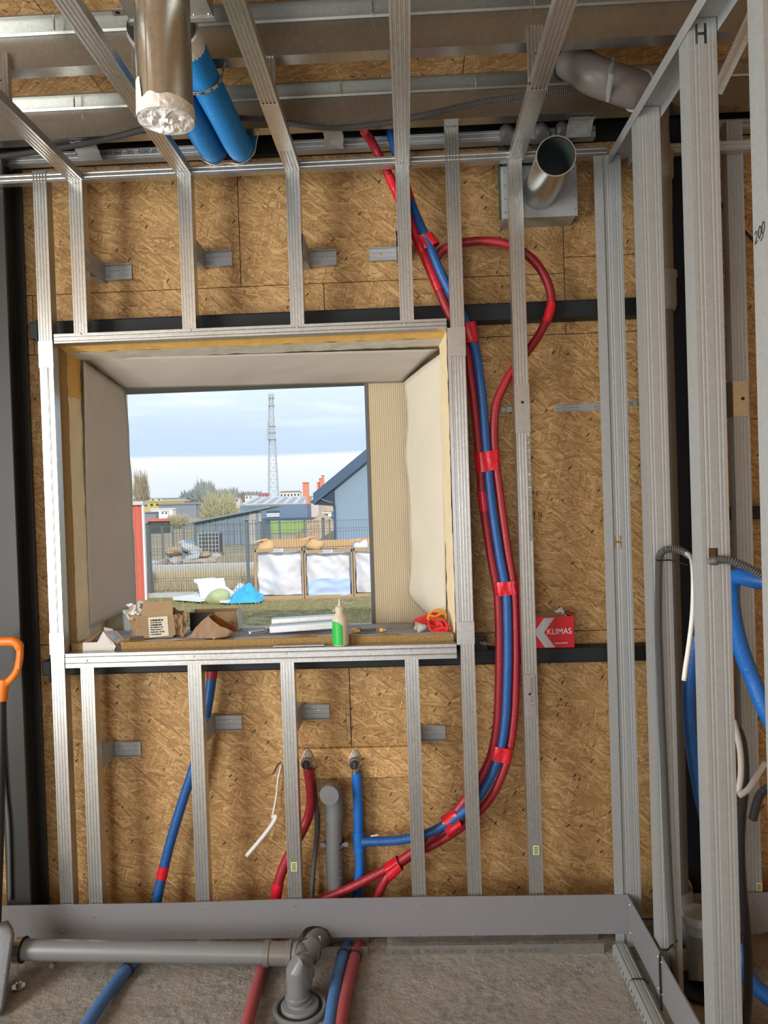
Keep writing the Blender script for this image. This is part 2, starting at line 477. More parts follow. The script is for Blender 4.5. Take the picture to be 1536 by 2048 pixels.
M_ink_grey = flat('grey_print', (.12, .12, .115), .7)
M_ink_blue = flat('blue_print', (.12, .28, .70), .6)
M_boxred = flat('red_carton', (.60, .012, .022), .4, .0, .06, 6)
M_boxwhite = flat('white_print', (.80, .80, .80), .45, .0, .02)
M_boxgrey = flat('silver_grey_print', (.50, .51, .53), .45, .0, .03)
M_sticker = flat('yellow_white_sticker', (.62, .64, .36), .6, .0, .05)
M_sticker_g = flat('green_print', (.10, .22, .06), .6)
M_bottle = flat('milky_bottle_plastic', (.66, .60, .46), .4, .0, .04, 8)
M_green = flat('green_label', (.02, .48, .06), .4, .0, .05)
M_orange = flat('orange_plastic', (.78, .20, .012), .38, .0, .06)
M_yellow = flat('yellow_plastic', (.80, .42, .02), .4, .0, .06)
M_glove_red = flat('red_glove_knit', (.68, .035, .03), .75, .0, .15, 40, .5, 120)
M_glove_orange = flat('orange_cuff_knit', (.80, .33, .015), .75, .0, .15, 40, .5, 120)
M_glove_grey = flat('pale_glove_knit', (.46, .43, .40), .8, .0, .15, 40, .5, 120)
M_brass = flat('nickel_fitting', (.48, .45, .40), .3, .9, .1)
M_blade = galv('spade_steel', (.14, .14, .14), rough=.4, metal=.6, stretch=(6, 6, 3))
M_green_mem = flat('dark_green_membrane', (.02, .07, .035), .7)
M_duct_in = flat('duct_interior_steel', (.10, .13, .125), .45, .6, .1)
M_floor = ground_mat('rough_screed', (.24, .225, .205), (.45, .42, .38), (.38, .34, .295), 38, .95, 1.0, .016)
M_gravel = flat('grit', (.36, .32, .28), .95, .0, .3, 60)
# exterior
M_turf = ground_mat('turf', (.14, .13, .05), (.46, .39, .22), (.31, .27, .13), 5.0, .95, .8, .05)
M_field = ground_mat('far_field', (.30, .25, .16), (.48, .40, .27), (.34, .29, .20), .6, .95, .3, .05)
M_lush = ground_mat('lush_grass', (.26, .36, .08), (.40, .50, .16), (.33, .43, .11), 3, .95, .3, .05)
M_soil = ground_mat('sandy_soil', (.36, .26, .17), (.58, .45, .32), (.48, .36, .25), 4, .95, 1.0, .08)
M_house = flat('pale_blue_render', (.24, .33, .44), .8, .0, .03, 2)
M_roof_blue = flat('blue_grey_fascia', (.055, .10, .17), .45, .0, .08)
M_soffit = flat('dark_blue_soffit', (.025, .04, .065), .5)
M_shed = flat('weathered_blue_boards', (.20, .26, .32), .85, .0, .25, 8)
M_shed_b = flat('pale_weathered_boards', (.42, .40, .40), .85, .0, .2, 8)
M_ware = flat('blue_grey_cladding', (.13, .20, .30), .6, .0, .05, 1)
M_ware_dark = flat('dark_blue_cladding', (.05, .085, .14), .6)
M_ware_roof = flat('pale_sheet_roof', (.62, .62, .62), .4, .3, .1, 1)
M_roof_grey = flat('grey_rooflight', (.34, .35, .36), .5)  # even grey for the slanted panels on the pale roof
M_redsteel = flat('red_corrugated_steel', (.58, .14, .10), .6, .0, .1, 5)
M_fence = flat('grey_green_fence', (.14, .18, .20), .5, .1, .1)
M_wire = flat('dark_fence_wire', (.10, .12, .13), .5, .2, .1)
M_kerb = flat('concrete_kerb', (.45, .46, .46), .9, .0, .15, 6)
M_bag = flat('white_woven_bag', (.68, .69, .76), .75, .0, .05, 5, .4, 5)
M_bag_blue = flat('translucent_blue_sheet', (.45, .58, .85), .6, .0, .06, 4, .4, 5)
M_pallet = flat('pallet_wood', (.42, .30, .18), .8, .0, .15, 10)
M_tan = flat('tan_board', (.62, .40, .20), .8, .0, .1, 6)
M_poly = flat('white_polystyrene', (.78, .82, .86), .7, .0, .04, 6)
M_polyblue = flat('sky_blue_film', (.05, .42, .70), .4, .0, .2, 6, .6, 8)
M_polygreen = flat('pale_green_sack', (.42, .48, .26), .6, .0, .15, 8, .6, 12)
M_tower = flat('lattice_steel', (.40, .46, .50), .6, .2, .1)
M_twig = flat('bare_twigs', (.30, .25, .18), .9, .0, .2, 3)
M_twig_pale = flat('pale_willow_twigs', (.42, .40, .26), .9, .0, .2, 3)
M_farwood = flat('distant_wood', (.27, .30, .30), .95, .0, .25, .3)
M_brick = flat('orange_brick', (.62, .24, .15), .8, .0, .1, 1)
M_pink = flat('pinkish_render', (.60, .52, .50), .8, .0, .06, 1)
M_cream = flat('cream_render', (.68, .64, .58), .8, .0, .06, 1)
M_ochre = flat('ochre_cladding', (.50, .40, .16), .8, .0, .1, .5)
M_slate = flat('slate_roof', (.22, .24, .28), .7, .0, .1, .5)
M_glass = flat('dark_window_glass', (.03, .05, .08), .15)
M_white = flat('white_paint', (.78, .79, .80), .5, .0, .04)
M_tank = flat('dark_tank', (.06, .07, .075), .5, .0, .2, 6)
M_rubble = flat('broken_concrete', (.42, .40, .38), .9, .0, .25, 10)
M_dry = flat('dry_stems', (.55, .46, .30), .9, .0, .25, 4)
M_grassblade = flat('grass_blades', (.33, .29, .13), .9, .0, .35, 3)
# ================================================================ room shell
FR, SB, BM, OS = 2.70, 2.745, 2.81, 2.89        # stud face, stud back, beam face, board face
ZC = CAMH + 1.46                                 # underside of the deck
XL, XR, YR = -2.6, 2.5, -3.5
PX0, PX1 = .75, .82                              # the stud partition on the right
ZP = CAMH + 1.206                                # underside of the ceiling profiles
def Xf(u, v, Y=FR): return P(u, v, Y=Y).x
def Zf(u, v, Y=FR): return P(u, v, Y=Y).z

# floor: rough screed with a gently uneven surface near the wall
def floor_pt(a, b):
    x = XL + (XR - XL) * a; y = YR + (OS - YR) * b
    h = 0
    if y > .8:
        h = .006 * noise.noise((x * 9, y * 9, 0)) + .005 * noise.noise((x * 27, y * 27, 3)) - .006
        if x < .7: h += .012 * max(0, min(1, (y - 2.42) / .2))
    return (x, y, h)
fl = MB(); fl.grid(floor_pt, 170, 230)
struct('floor', fl, M_floor, smooth=True)

ce = MB(); ce.box(XL, XR, YR, OS + .3, ZC + .025, ZC + .06)
deck = struct('ceiling', ce, M_osb_ceiling)
for i, (x0, x1) in enumerate(((XL, -1.02), (-1.017, .23), (.233, 1.48), (1.483, XR))):
    for y0, y1 in ((YR, -.6), (-.597, 1.9), (1.903, OS + .25)):
        obj('strand_board', MB().box(x0, x1, y0, y1, ZC, ZC + .024), M_osb_ceiling, deck)

# window opening (inside the metal frame)
WXL, WXR = Xf(129, 1000, 2.75), Xf(900, 1000, 2.75)
WZT, WZB = Zf(520, 677, 2.76), Zf(520, 1292, 2.75)
ZTOPB = Zf(700, 318, OS)
wl = MB()
wl.box(XL, WXL - .01, OS + .014, OS + .03, -.06, ZC); wl.box(WXR + .01, XR, OS + .014, OS + .03, -.06, ZC)
wl.box(WXL - .01, WXR + .01, OS + .014, OS + .03, -.06, WZB - .01); wl.box(WXL - .01, WXR + .01, OS + .014, OS + .03, WZT + .01, ZC)
wall_back = struct('wall_back', wl, M_dark)
g = .0015
zs = Zf(400, 577, OS); xs_ = Xf(702, 1450, OS); zb2 = Zf(700, 1322, OS) + .03
boards = [(XL, xs_, 0, WZB), (xs_, 1.30, 0, WZB), (1.30, XR, 0, 1.9), (XL, WXL, WZB, WZT), (WXR, 1.30, WZB, WZT),
          (XL, -1.44, WZT, zs), (-1.44, -.30, WZT, zs), (-.30, .62, WZT, zs), (.62, 1.30, WZT, zs + .06), (1.30, XR, 1.9, ZTOPB + .02),
          (XL, -.62, zs, ZTOPB + .02), (-.62, .62, zs, ZTOPB + .02), (.62, 1.30, zs + .06, ZTOPB + .02)]
for x0, x1, z0, z1 in boards:
    o = obj('strand_board', MB().box(x0 + g, x1 - g, OS, OS + .012, z0 + g, z1 - g), M_osb_wall, wall_back)
    o.data.transform(Matrix.Translation((-x0, 0, -z0)))
    o.location = (o.location.x + x0, o.location.y, o.location.z + z0)
struct('trim_1', MB().box(XL, XR, OS - .03, OS + .01, ZTOPB + .02, ZTOPB + .08), M_dark)
struct('wall_right', MB().box(XR, XR + .05, YR, OS + .05, 0, ZC), M_osb_side)
wlf = MB()
for a in ((YR, -1.0, 0, ZC), (1.2, OS + .05, 0, ZC), (-1.0, 1.2, 0, .5), (-1.0, 1.2, 2.6, ZC)): wlf.box(XL - .05, XL, *a)
struct('wall_left', wlf, M_osb_side)
wr = MB()
for a in ((XL, -2.3, 0, ZC), (0.0, XR, 0, ZC), (-2.3, 0.0, 2.55, ZC), (-2.3, 0.0, 0, .25)): wr.box(a[0], a[1], YR - .05, YR, a[2], a[3])
struct('wall_rear', wr, M_osb_wall)
# unseen upper storey and roof mass, added so a shadow reaches the lawn
rf = MB(); rf.extrude([(YR - .3, ZC + .12), (OS + .35, ZC + .12), (OS + .45, 4.6), (-.3, 6.2), (YR - .4, 4.6)], (XL - .4, 0, 0), (0, 1, 0), (0, 0, 1), (1, 0, 0), 6.1)
struct('roof', rf, M_slate)

# steel joists under the deck
for k, (y, ) in enumerate(((1.81,), (2.23,), (2.65,))):
    zb, zt = CAMH + 1.333, ZC - .001
    pl = [(y - .05, zt - .005), (y - .05, zt), (y, zt), (y, zt - .02), (y + .004, zt - .026), (y, zt - .032), (y, zb), (y + .05, zb), (y + .05, zb + .014)]
    o = obj('ceiling_joist', MB().extrude(sheet(pl, .0018), (XL, 0, 0), (0, 1, 0), (0, 0, 1), (1, 0, 0), XR - XL), M_joist)
    tag(o, ['galvanised steel joist over the hanging duct, nearest of the three under the deck', 'galvanised steel joist crossing under the deck, middle of the three',
            'galvanised steel joist under the deck, closest to the window wall'][k], 'joist', 'joists under the deck')
    for q in range(7):
        x = -1.6 + q * .47 + .13 * (k % 2)
        obj('screw', MB().lathe([(.003, 0), (.003, -.035)], (x, y - .03, zt - .002), n=6), M_screw, o)

# ================================================================ stud frame before the window wall
def cd_poly(w_, d):
    p = [(-w_ / 2 + .008, d), (-w_ / 2, d), (-w_ / 2, 0)]
    for c in (-.33, -.11, .11, .33):
        c *= w_
        p += [(c - .0040, 0), (c - .0022, .0032), (c + .0022, .0032), (c + .0040, 0)]
    return p + [(w_ / 2, 0), (w_ / 2, d), (w_ / 2 - .008, d)]
SW, SD = .0495, .045
def vstud(name, xc, z0, z1, label, cat='stud', y=FR, mat=None, w_=SW, group='wall studs'):
    mb = MB().extrude(sheet(cd_poly(w_, SD), .0009), (xc, y, z0), (1, 0, 0), (0, 1, 0), (0, 0, 1), z1 - z0)
    return tag(obj(name, mb, mat or M_galv), label, cat, group)
def screw(parent, p, axis=(0, -1, 0), r=.0045):
    p = Vector(p)
    return obj('screw', MB().lathe([(r, 0), (r, .001), (r * .75, .0022), (r * .3, .0024), (r * .3, .0012), (.0004, .0012)], p, axis, n=8), M_screw, parent, smooth=30)

zkt = Zf(660, 1801, FR)                         # behind the kick sheet studs run on down
ZR = Zf(800, 280, 2.80)                          # upper rail
ztt = ZP
S = {}
S['left'] = vstud('wall_stud', (Xf(74, 700) + Xf(119, 1810)) / 2 + .030, .045, ztt + .04, 'full-height galvanised stud beside the grey steel column, left of the window')
tops = [(135, 'ribbed upper stud above the white carton, second from the grey column'), (353, 'ribbed upper stud under the foil-capped duct'),
        (570, 'ribbed upper stud above the middle of the window'), (790, 'ribbed upper stud crossed by the red pipe near the ceiling')]
zht = Zf(520, 652)                               # header top
for k, (u, lb) in enumerate(tops):
    x = Xf(u, 348) + .0265
    S['t%d' % k] = vstud('wall_stud', x, zht - .03, ztt, lb)
zst, zsb = Zf(520, 1300), Zf(520, 1322)          # sill rail
lows = [(161, 1330, 177, 1805, 'ribbed lower stud under the left end of the window sill'), (376, 1325, 390, 1800, 'lower stud crossed behind by the blue pipe with red tape'),
        (561, 1318, 575, 1797, 'ribbed lower stud beside the red water pipe and its valve'), (808, 1310, 825, 1797, 'lower stud crossed behind by the blue branch pipe under the sill')]
for k, (a, b_, c, d_, lb) in enumerate(lows):
    x = (Xf(a, b_) + Xf(c, d_)) / 2 + .0255
    S['l%d' % k] = vstud('wall_stud', x, .045, zsb + .03, lb)
S['right'] = vstud('wall_stud', (Xf(890, 330) + Xf(936, 1800)) / 2 + .0265, .045, ZR + .02, 'full-height ribbed stud along the right edge of the window')
S['seventh'] = vstud('wall_stud', (Xf(1018, 345) + Xf(1057, 1800)) / 2 + .026, .045, ztt, 'full-height ribbed stud in front of the duct box, left of the red carton')
# joints, stickers, print on the studs
def sleeve(o, xc, z0, z1, w_=SW + .004):
    obj('joint_sleeve', MB().extrude(sheet([(-w_ / 2, .03), (-w_ / 2, -.0022), (w_ / 2, -.0022), (w_ / 2, .03)], .0012), (xc, FR, z0), (1, 0, 0), (0, 1, 0), (0, 0, 1), z1 - z0), M_galv, o)
def xof(k): return S[k].location.x
sleeve(S['left'], xof('left'), Zf(100, 735), Zf(100, 682)); sleeve(S['left'], xof('left'), Zf(120, 1309), Zf(120, 1266))
sleeve(S['right'], xof('right'), Zf(905, 712), Zf(905, 655)); sleeve(S['right'], xof('right'), Zf(925, 1288), Zf(925, 1244))
sleeve(S['seventh'], xof('seventh'), Zf(1035, 866), Zf(1035, 768))
obj('fixing_hole', MB().lathe([(.0055, 0), (.0055, .0006), (.0001, .0006)], (xof('seventh') + .001, FR - .0028, Zf(1035, 805)), (0, -1, 0), n=12), M_black, S['seventh'])
pl_ = obj('printed_plate', MB().box(xof('seventh') - .025, xof('seventh') + .014, FR - .0022, FR - .0002, Zf(1055, 1432), Zf(1055, 1349)), M_galv, S['seventh'])
text('lettering', '3022506  CE  1', .0165, (xof('seventh') - .001, FR - .0026, Zf(1055, 1355)), M_ink_grey, pl_, ry=90, rx=90)
obj('fixing_hole', MB().lathe([(.005, 0), (.005, .0006), (.0001, .0006)], (xof('seventh') - .004, FR - .0024, Zf(1055, 1388)), (0, -1, 0), n=12), M_black, pl_)
text('lettering', 'PN-EN 14195:2005  FUER INNENANWENDUNGEN', .017, (xof('seventh') + .012, FR - .0006, Zf(1040, 872)), M_ink_grey, S['seventh'], ry=90)
for k, u, v in (('seventh', 1072, 1700), ('l2', 588, 1733)):
    x = P(u, v, Y=FR).x; z = P(u, v, Y=FR).z
    st = obj('sticker', MB().box(x - .011, x + .011, FR - .0016, FR - .0004, z - .017, z + .017), M_sticker, S[k], label='small yellow-white barcode sticker')
    bars = MB()
    for q in range(4): bars.box(x - .007, x + .007, FR - .0022, FR - .0017, z - .013 + q * .007, z - .0085 + q * .007)
    obj('print', bars, M_sticker_g, st)
for k in ('t0', 't1', 't2', 't3', 'left', 'right', 'seventh'):
    screw(S[k], (xof(k), FR - .001, ztt - .012), r=.004)

# header, sill and top rails
def hrail(name, x0, x1, z0, z1, y0, label, mat=M_galv_x, d=.045, face_up=True, group='horizontal rails'):
    h = z1 - z0
    pl = [(d, 0), (0, 0), (0, h * .2), (.0012, h * .28), (0, h * .36), (0, h * .64), (.0012, h * .72), (0, h * .8), (0, h), (d, h)]
    o = obj(name, MB().extrude(sheet(pl, -.001), (x0, y0, z0), (0, 1, 0), (0, 0, 1), (1, 0, 0), x1 - x0), mat)
    return tag(o, label, 'rail', group)
hd = hrail('header_rail', Xf(108, 675), Xf(893, 645), zht - .034, zht, FR - .002, 'ribbed galvanised rail along the top of the window opening', d=.05)
si = hrail('sill_rail', Xf(131, 1320), Xf(913, 1295), zsb - .008, zst + .004, FR - .002, 'ribbed galvanised rail along the bottom of the window opening', d=.055)
for u, v in ((161, 668), (381, 660), (595, 655), (810, 648)): screw(hd, P(u, v, Y=FR - .003))
for u, v in ((173, 1321), (387, 1313), (572, 1307), (820, 1300)): screw(si, P(u, v, Y=FR - .003))
tr = hrail('ceiling_edge_rail', -1.65, PX0 - .01, ztt - .002, ztt + .031, FR + .002, 'rounded galvanised rail where studs meet ceiling profiles', d=.03)
# upper rails behind
rl = hrail('upper_rail', P(10, 330, Y=2.80).x, P(437, 305, Y=2.80).x, ZR - .02, ZR + .018, 2.80, 'grey printed rail high on the wall, left of the blue hoses', M_galv_grey, d=.04)
text('lettering', '07.2025   DE   PN-EN 14195:2005', .022, (P(312, 306, Y=2.79).x, 2.7985, ZR + .010), M_ink_grey, rl, ry=180, ex=.0003)
rr = hrail('upper_rail', P(585, 292, Y=2.80).x, PX0 - .02, ZR - .02, ZR + .018, 2.80, 'grey galvanised rail high on the wall, right of the blue hoses', M_galv_grey, d=.04)
# window jamb strips
jl = obj('jamb_strip', MB().extrude(sheet([(0, 0), (.0, .045), (.018, .045)], .001), (WXL - .020, FR + .0, zst), (1, 0, 0), (0, 1, 0), (0, 0, 1), zht - .034 - zst), M_galv)
tag(jl, 'thin galvanised strip lining the left edge of the window opening', 'strip', 'window edge strips')
for z in (Zf(120, 1118), Zf(120, 704), Zf(120, 722), Zf(126, 1290)):
    obj('slot', MB().box(WXL - .012, WXL - .008, FR + .0435, FR + .0445, z - .008, z + .008), M_ink, jl)
jr = obj('jamb_strip', MB().extrude(sheet([(-.012, 0), (0, 0), (0, .045)], .001), (xof('right') - .026, FR - .001, zst), (1, 0, 0), (0, 1, 0), (0, 0, 1), zht - .034 - zst), M_galv)
tag(jr, 'bright galvanised strip lining the right edge of the window opening', 'strip', 'window edge strips')

# ceiling profiles
cdl = ['leftmost ribbed ceiling profile, ending over the stud nearest the grey column', 'ribbed ceiling profile passing behind the foil-capped round duct',
       'ribbed ceiling profile right of the blue ribbed hoses', 'ribbed ceiling profile in the middle of the ceiling', 'ribbed ceiling profile ending above the open round duct']
CX = []
for k, (u, v) in enumerate(((135, 357), (353, 347), (570, 340), (790, 330), (1018, 320))):
    x = Xf(u, v) + .0265; CX.append(x)
    pl = [(a, -b) for a, b in cd_poly(.052, .027)]
    mb = MB().extrude(sheet(pl, .0009), (x, .55, ZP), (1, 0, 0), (0, 0, -1), (0, 1, 0), FR + .028 - .55)
    o = tag(obj('ceiling_profile', mb, M_galv_y), cdl[k], 'profile', 'ceiling profiles')
    yj = {2: P(590, 205, Z=ZP).y, 4: P(1085, 178, Z=ZP).y}.get(k)
    if yj:
        obj('joint_clip', MB().extrude(sheet([(-.0275, .024), (-.0275, -.0018), (.0275, -.0018), (.0275, .024)], .0008), (x, yj, ZP), (1, 0, 0), (0, 0, 1), (0, 1, 0), .30), M_galv_y, o)
    screw(o, (x, FR - .03, ZP - .001), (0, 0, -1), .004)
# hangers from the joists to the profiles
for k, (x, y, lb) in enumerate(((CX[0] - .0, 2.235, 'short ribbed hanger holding the leftmost ceiling profile'), (CX[1] + .02, 2.235, 'short hanger just left of the foil-capped round duct'),
                             (CX[2] - .0, 2.255, 'short hanger right of the perforated hose strap'), (CX[4] - .01, 2.24, 'short hanger holding the ceiling profile over the open duct'))):
    mb = MB().extrude(sheet(cd_poly(.046, .02), .0009), (x, y - .024, ZP + .005), (1, 0, 0), (0, 1, 0), (0, 0, 1), CAMH + 1.37 - ZP)
    o = tag(obj('ceiling_hanger', mb, M_galv), lb, 'hanger', 'ceiling hangers')
    for q in (.05, .085): obj('fixing_hole', MB().lathe([(.003, 0), (.003, .0005), (.0001, .0005)], (x, y - .0245, ZP + q), (0, -1, 0), n=8), M_black, o)

# ================================================================ steel beams and columns behind the studs
def tube_beam(name, x0, x1, z0, z1, label, y0=BM, y1=OS - .001):
    return tag(obj(name, MB().box(x0, x1, y0, y1, z0, z1), M_dark, bevel=.006), label, 'beam', 'dark steel beams')
zuT, zuB = Zf(1100, 601, BM), Zf(1100, 636, BM)
zlT, zlB = Zf(1130, 1296, BM), Zf(1130, 1326, BM)
ub = tube_beam('steel_beam', -1.42, 1.0, zuB, zuT, 'dark steel beam above the window, crossed by pipes')
lb_ = tube_beam('steel_beam', -1.42, 1.0, zlB, zlT, 'dark steel beam below the window carrying the red carton')
def end_plate(o, x, z0, z1):
    pt = obj('end_plate', MB().box(x, x + .008, BM - .03, OS - .002, z0 - .0, z1 + .0), M_dark, o)
    bo = MB().lathe([(.006, -.012), (.006, 0), (.010, 0), (.010, .008), (.006, .008), (.006, .02)], (x + .02, BM - .02, z0 - .012), (0, 0, -1), n=6)
    obj('bolt', bo, M_screw, pt)
end_plate(ub, -1.38, zuB - .02, zuT); end_plate(lb_, -1.38, zlB - .02, zlT)
for z, s in ((zuB, 1), (zlT, -1)):
    b_ = obj('bracket', MB().box(WXR + .075, WXR + .125, BM + .0, BM + .006, min(z, z - s * .05), max(z, z - s * .05)), M_dark, ub if s > 0 else lb_)
    obj('bolt', MB().lathe([(.005, 0), (.005, .015), (.010, .015), (.010, .023), (.005, .023), (.005, .05)], (WXR + .1, BM - .004, z - s * .028), (.8, -.6, 0), n=6), M_screw, b_)
for x0, x1, lbp in ((WXR + .012, WXR + .07, 'dark steel post hidden behind the stud right of the window'), (WXL - .075, WXL - .02, 'dark steel post behind the stud left of the window')):
    o = obj('steel_post', MB().box(x0, x1, BM, OS - .002, zlT + .001, zuB - .001), M_dark, bevel=.006)
    tag(o, lbp, 'post', 'posts beside the window')
    obj('foot_plate', MB().box(x0 - .012, x1 + .012, BM - .008, OS - .004, zlT + .0005, zlT + .007), M_dark, o)

def icol(name, xc, y0, wf, dp, label, z1=ZC - .13, web=.012, mat=M_column):
    t = .012; h = wf / 2; k = web / 2
    pl = [(-h, 0), (h, 0), (h, t), (k, t), (k, dp - t), (h, dp - t), (h, dp), (-h, dp), (-h, dp - t), (-k, dp - t), (-k, t), (-h, t)]
    o = obj(name, MB().extrude(pl, (xc, y0, 0), (1, 0, 0), (0, 1, 0), (0, 0, 1), z1), mat, bevel=.002)
    tag(o, label, 'column')
    bp = obj('base_plate', MB().box(xc - h - .03, xc + h + .03, y0 - .02, y0 + dp - .002, .0, .014), M_dark, o)
    for sx in (-1, 1): obj('bolt', MB().lathe([(.012, 0), (.012, .010), (.007, .010), (.007, .022)], (xc + sx * (h + .015), y0 - .005, .014), (0, 0, 1), n=6), M_screw, bp)
    return o
xcl = Xf(-6, 1150, 2.745); xcr = Xf(31, 1000, 2.745)
icol('steel_column', (xcl + xcr) / 2 - .005, 2.742, (xcr - xcl) + .01, .142, 'tall grey-primed steel column at the left edge behind the orange spade handle')
xn0, xn1 = Xf(1322, 700, 2.72), Xf(1386, 700, 2.72)
cc = tag(obj('steel_column', MB().box(xn0, xn1, 2.72, OS - .004, .014, ZC - .13), M_navy, bevel=.006), 'dark navy steel column beyond the stud partition, beside the drain pipe', 'column')
obj('base_plate', MB().box(xn0 - .03, xn1 + .03, 2.70, OS - .004, 0, .014), M_dark, cc)
tag(obj('steel_beam', MB().box(.96, XR - .02, BM, OS - .002, Zf(1515, 1038, BM), Zf(1515, 1013, BM)), M_dark, bevel=.005), 'dark steel beam on the board wall beyond the partition', 'beam', 'dark steel beams')

# ================================================================ angle hangers tying studs to the board wall
def tie(k, u0, v0, u1, v1, side, lb, hh=.036):
    # an arm from the stud back to the boards, and a foot folded along the boards
    a = P(u0, v0, Y=SB - .03); bpt = P(u1, v1, Y=OS - .002)
    x = a.x; z = (a.z + bpt.z) / 2
    s = 1 if side > 0 else -1
    L = .104
    t = thing('wall_tie', lb, 'bracket', (x, OS, z - hh), 'wall ties')
    ch = [(hh * .95, .022), (hh, .022), (hh, 0), (hh * .35, 0), (hh * .28, .002), (-hh * .28, .002), (-hh * .35, 0), (-hh, 0), (-hh, .022), (-hh * .95, .022)]
    # arm: channel running in depth; its web faces sideways
    obj('arm', MB().extrude(sheet([(p, q * .9) for p, q in ch], .0009), (x, SB - .035, z), (0, 0, 1), (-s * 1.0, 0, 0), (0, 1, 0), OS - .004 - SB + .035), M_galv_grey, t)
    ft = obj('foot', MB().extrude(sheet([(p * .8, q * .8) for p, q in ch], .0009), (x, OS - .006, z), (0, 0, 1), (0, -1, 0), (s, 0, 0), L), M_galv_grey, t)
    screw(ft, (x + s * L * .6, OS - .0085, z + .004), r=.005)
tie('t', 173, 517, 215, 550, 1, 'steel wall tie above the window, behind the second upper stud')
tie('t', 386, 495, 417, 517, 1, 'steel wall tie above the window, under the foil-capped duct')
tie('t', 607, 490, 622, 519, 1, 'steel wall tie above the middle of the window')
tie('t', 792, 485, 782, 504, -1, 'steel wall tie left of the stud where red pipe descends', .030)
tie('l', 193, 1527, 235, 1497, 1, 'steel wall tie low on the wall beside the leftmost lower stud')
tie('l', 407, 1470, 432, 1446, 1, 'steel wall tie low on the wall beside the blue taped pipe')
tie('l', 592, 1449, 615, 1422, 1, 'steel wall tie under the sill above the water valves')
tie('l', 838, 1490, 855, 1468, 1, 'steel wall tie under the sill right of the blue valve pipe')
# straps on the far boards
def strap(u0, v0, u1, v1, lb, w_=.028):
    a, b_ = P(u0, v0, Y=OS - .002), P(u1, v1, Y=OS - .002); z = (a.z + b_.z) / 2
    o = tag(obj('fixing_strap', MB().box(a.x, b_.x, OS - .003, OS - .0005, z - w_ / 2, z + w_ / 2), M_galv_grey), lb, 'strap', 'fixing straps')
    n = max(2, int((b_.x - a.x) / .008)); mb = MB()
    for i in range(n // 2):
        for q in (-.35, 0, .35): mb.box(a.x + .008 + i * .008, a.x + .012 + i * .008, OS - .0034, OS - .003, z + q * w_ - .002, z + q * w_ + .002)
    obj('perforation', mb, M_ink_grey, o, kind='stuff')
    screw(o, (b_.x - .03, OS - .003, z), r=.004)
strap(1109, 818, 1206, 812, 'grey perforated strap on the board wall left of the corner stud')
strap(1003, 822, 1024, 816, 'short strap behind the spliced stud left of the corner', .02)
strap(1255, 808, 1275, 806, 'short strap end seen between the corner stud and the partition', .02)
# ================================================================ stud partition on the right
def cw(name, y0, label, L=.055, z1=None, x0=PX0, wd=.07, cut=None):
    x1 = x0 + wd
    pl = [(x0 + .012, y0 + L), (x0, y0 + L), (x0, y0)]
    for c in (.18, .32, .68, .82):
        a = x0 + wd * c
        pl += [(a - .003, y0), (a, y0 + .0006), (a + .003, y0)]
    pl += [(x1, y0), (x1, y0 + L), (x1 - .012, y0 + L)]
    o = obj(name, MB().extrude(sheet(pl, .001), (0, 0, .004), (1, 0, 0), (0, 1, 0), (0, 0, 1), (z1 or ZP) - .006), M_galv_grey)
    if cut is not None: punch(o, cut)
    return tag(o, label, 'stud', 'partition studs')
YA, YB, YC_ = 2.38, 1.95, 1.56
def hslot(mb, xc, zc, y, s=1.0):
    for sx in (-1, 1): mb.box(xc + sx * .011 * s - .0035 * s, xc + sx * .011 * s + .0035 * s, y - .01, y + .01, zc - .026 * s, zc + .026 * s)
    mb.box(xc - .0076 * s, xc + .0076 * s, y - .01, y + .01, zc - .004 * s, zc + .004 * s)
    return mb
pb = P(1402, 67, Y=YB); ph = P(1427, 1113, Y=YB)
cutb = hslot(MB(), pb.x, pb.z, YB); cutb.box(ph.x - .012, ph.x + .012, YB - .01, YB + .01, ph.z - .022, ph.z + .022)
stB = cw('partition_stud', YB, 'wide galvanised partition stud with square hole and grey conduit through it', .07, cut=cutb)
stA = cw('partition_stud', YA, 'wide galvanised partition stud with ribbed grey conduit running down its face', .06)
ps = P(1236, 1084, Y=2.70)
stS = cw('partition_stud', 2.70, 'galvanised corner stud where the partition meets the window wall', .04, x0=.727, wd=.062, cut=hslot(MB(), ps.x, ps.z, 2.70, .9))
stC = cw('partition_stud', YC_, 'galvanised partition stud with handwritten 200, at the right edge', .068)
# corner flange beside the corner stud
cf = obj('corner_angle', MB().extrude(sheet([(.692, 2.694), (.724, 2.694), (.724, 2.74)], .001), (0, 0, .004), (1, 0, 0), (0, 1, 0), (0, 0, 1), ZP - .01), M_galv_grey)
tag(cf, 'galvanised corner strip lapped onto the corner stud', 'strip')
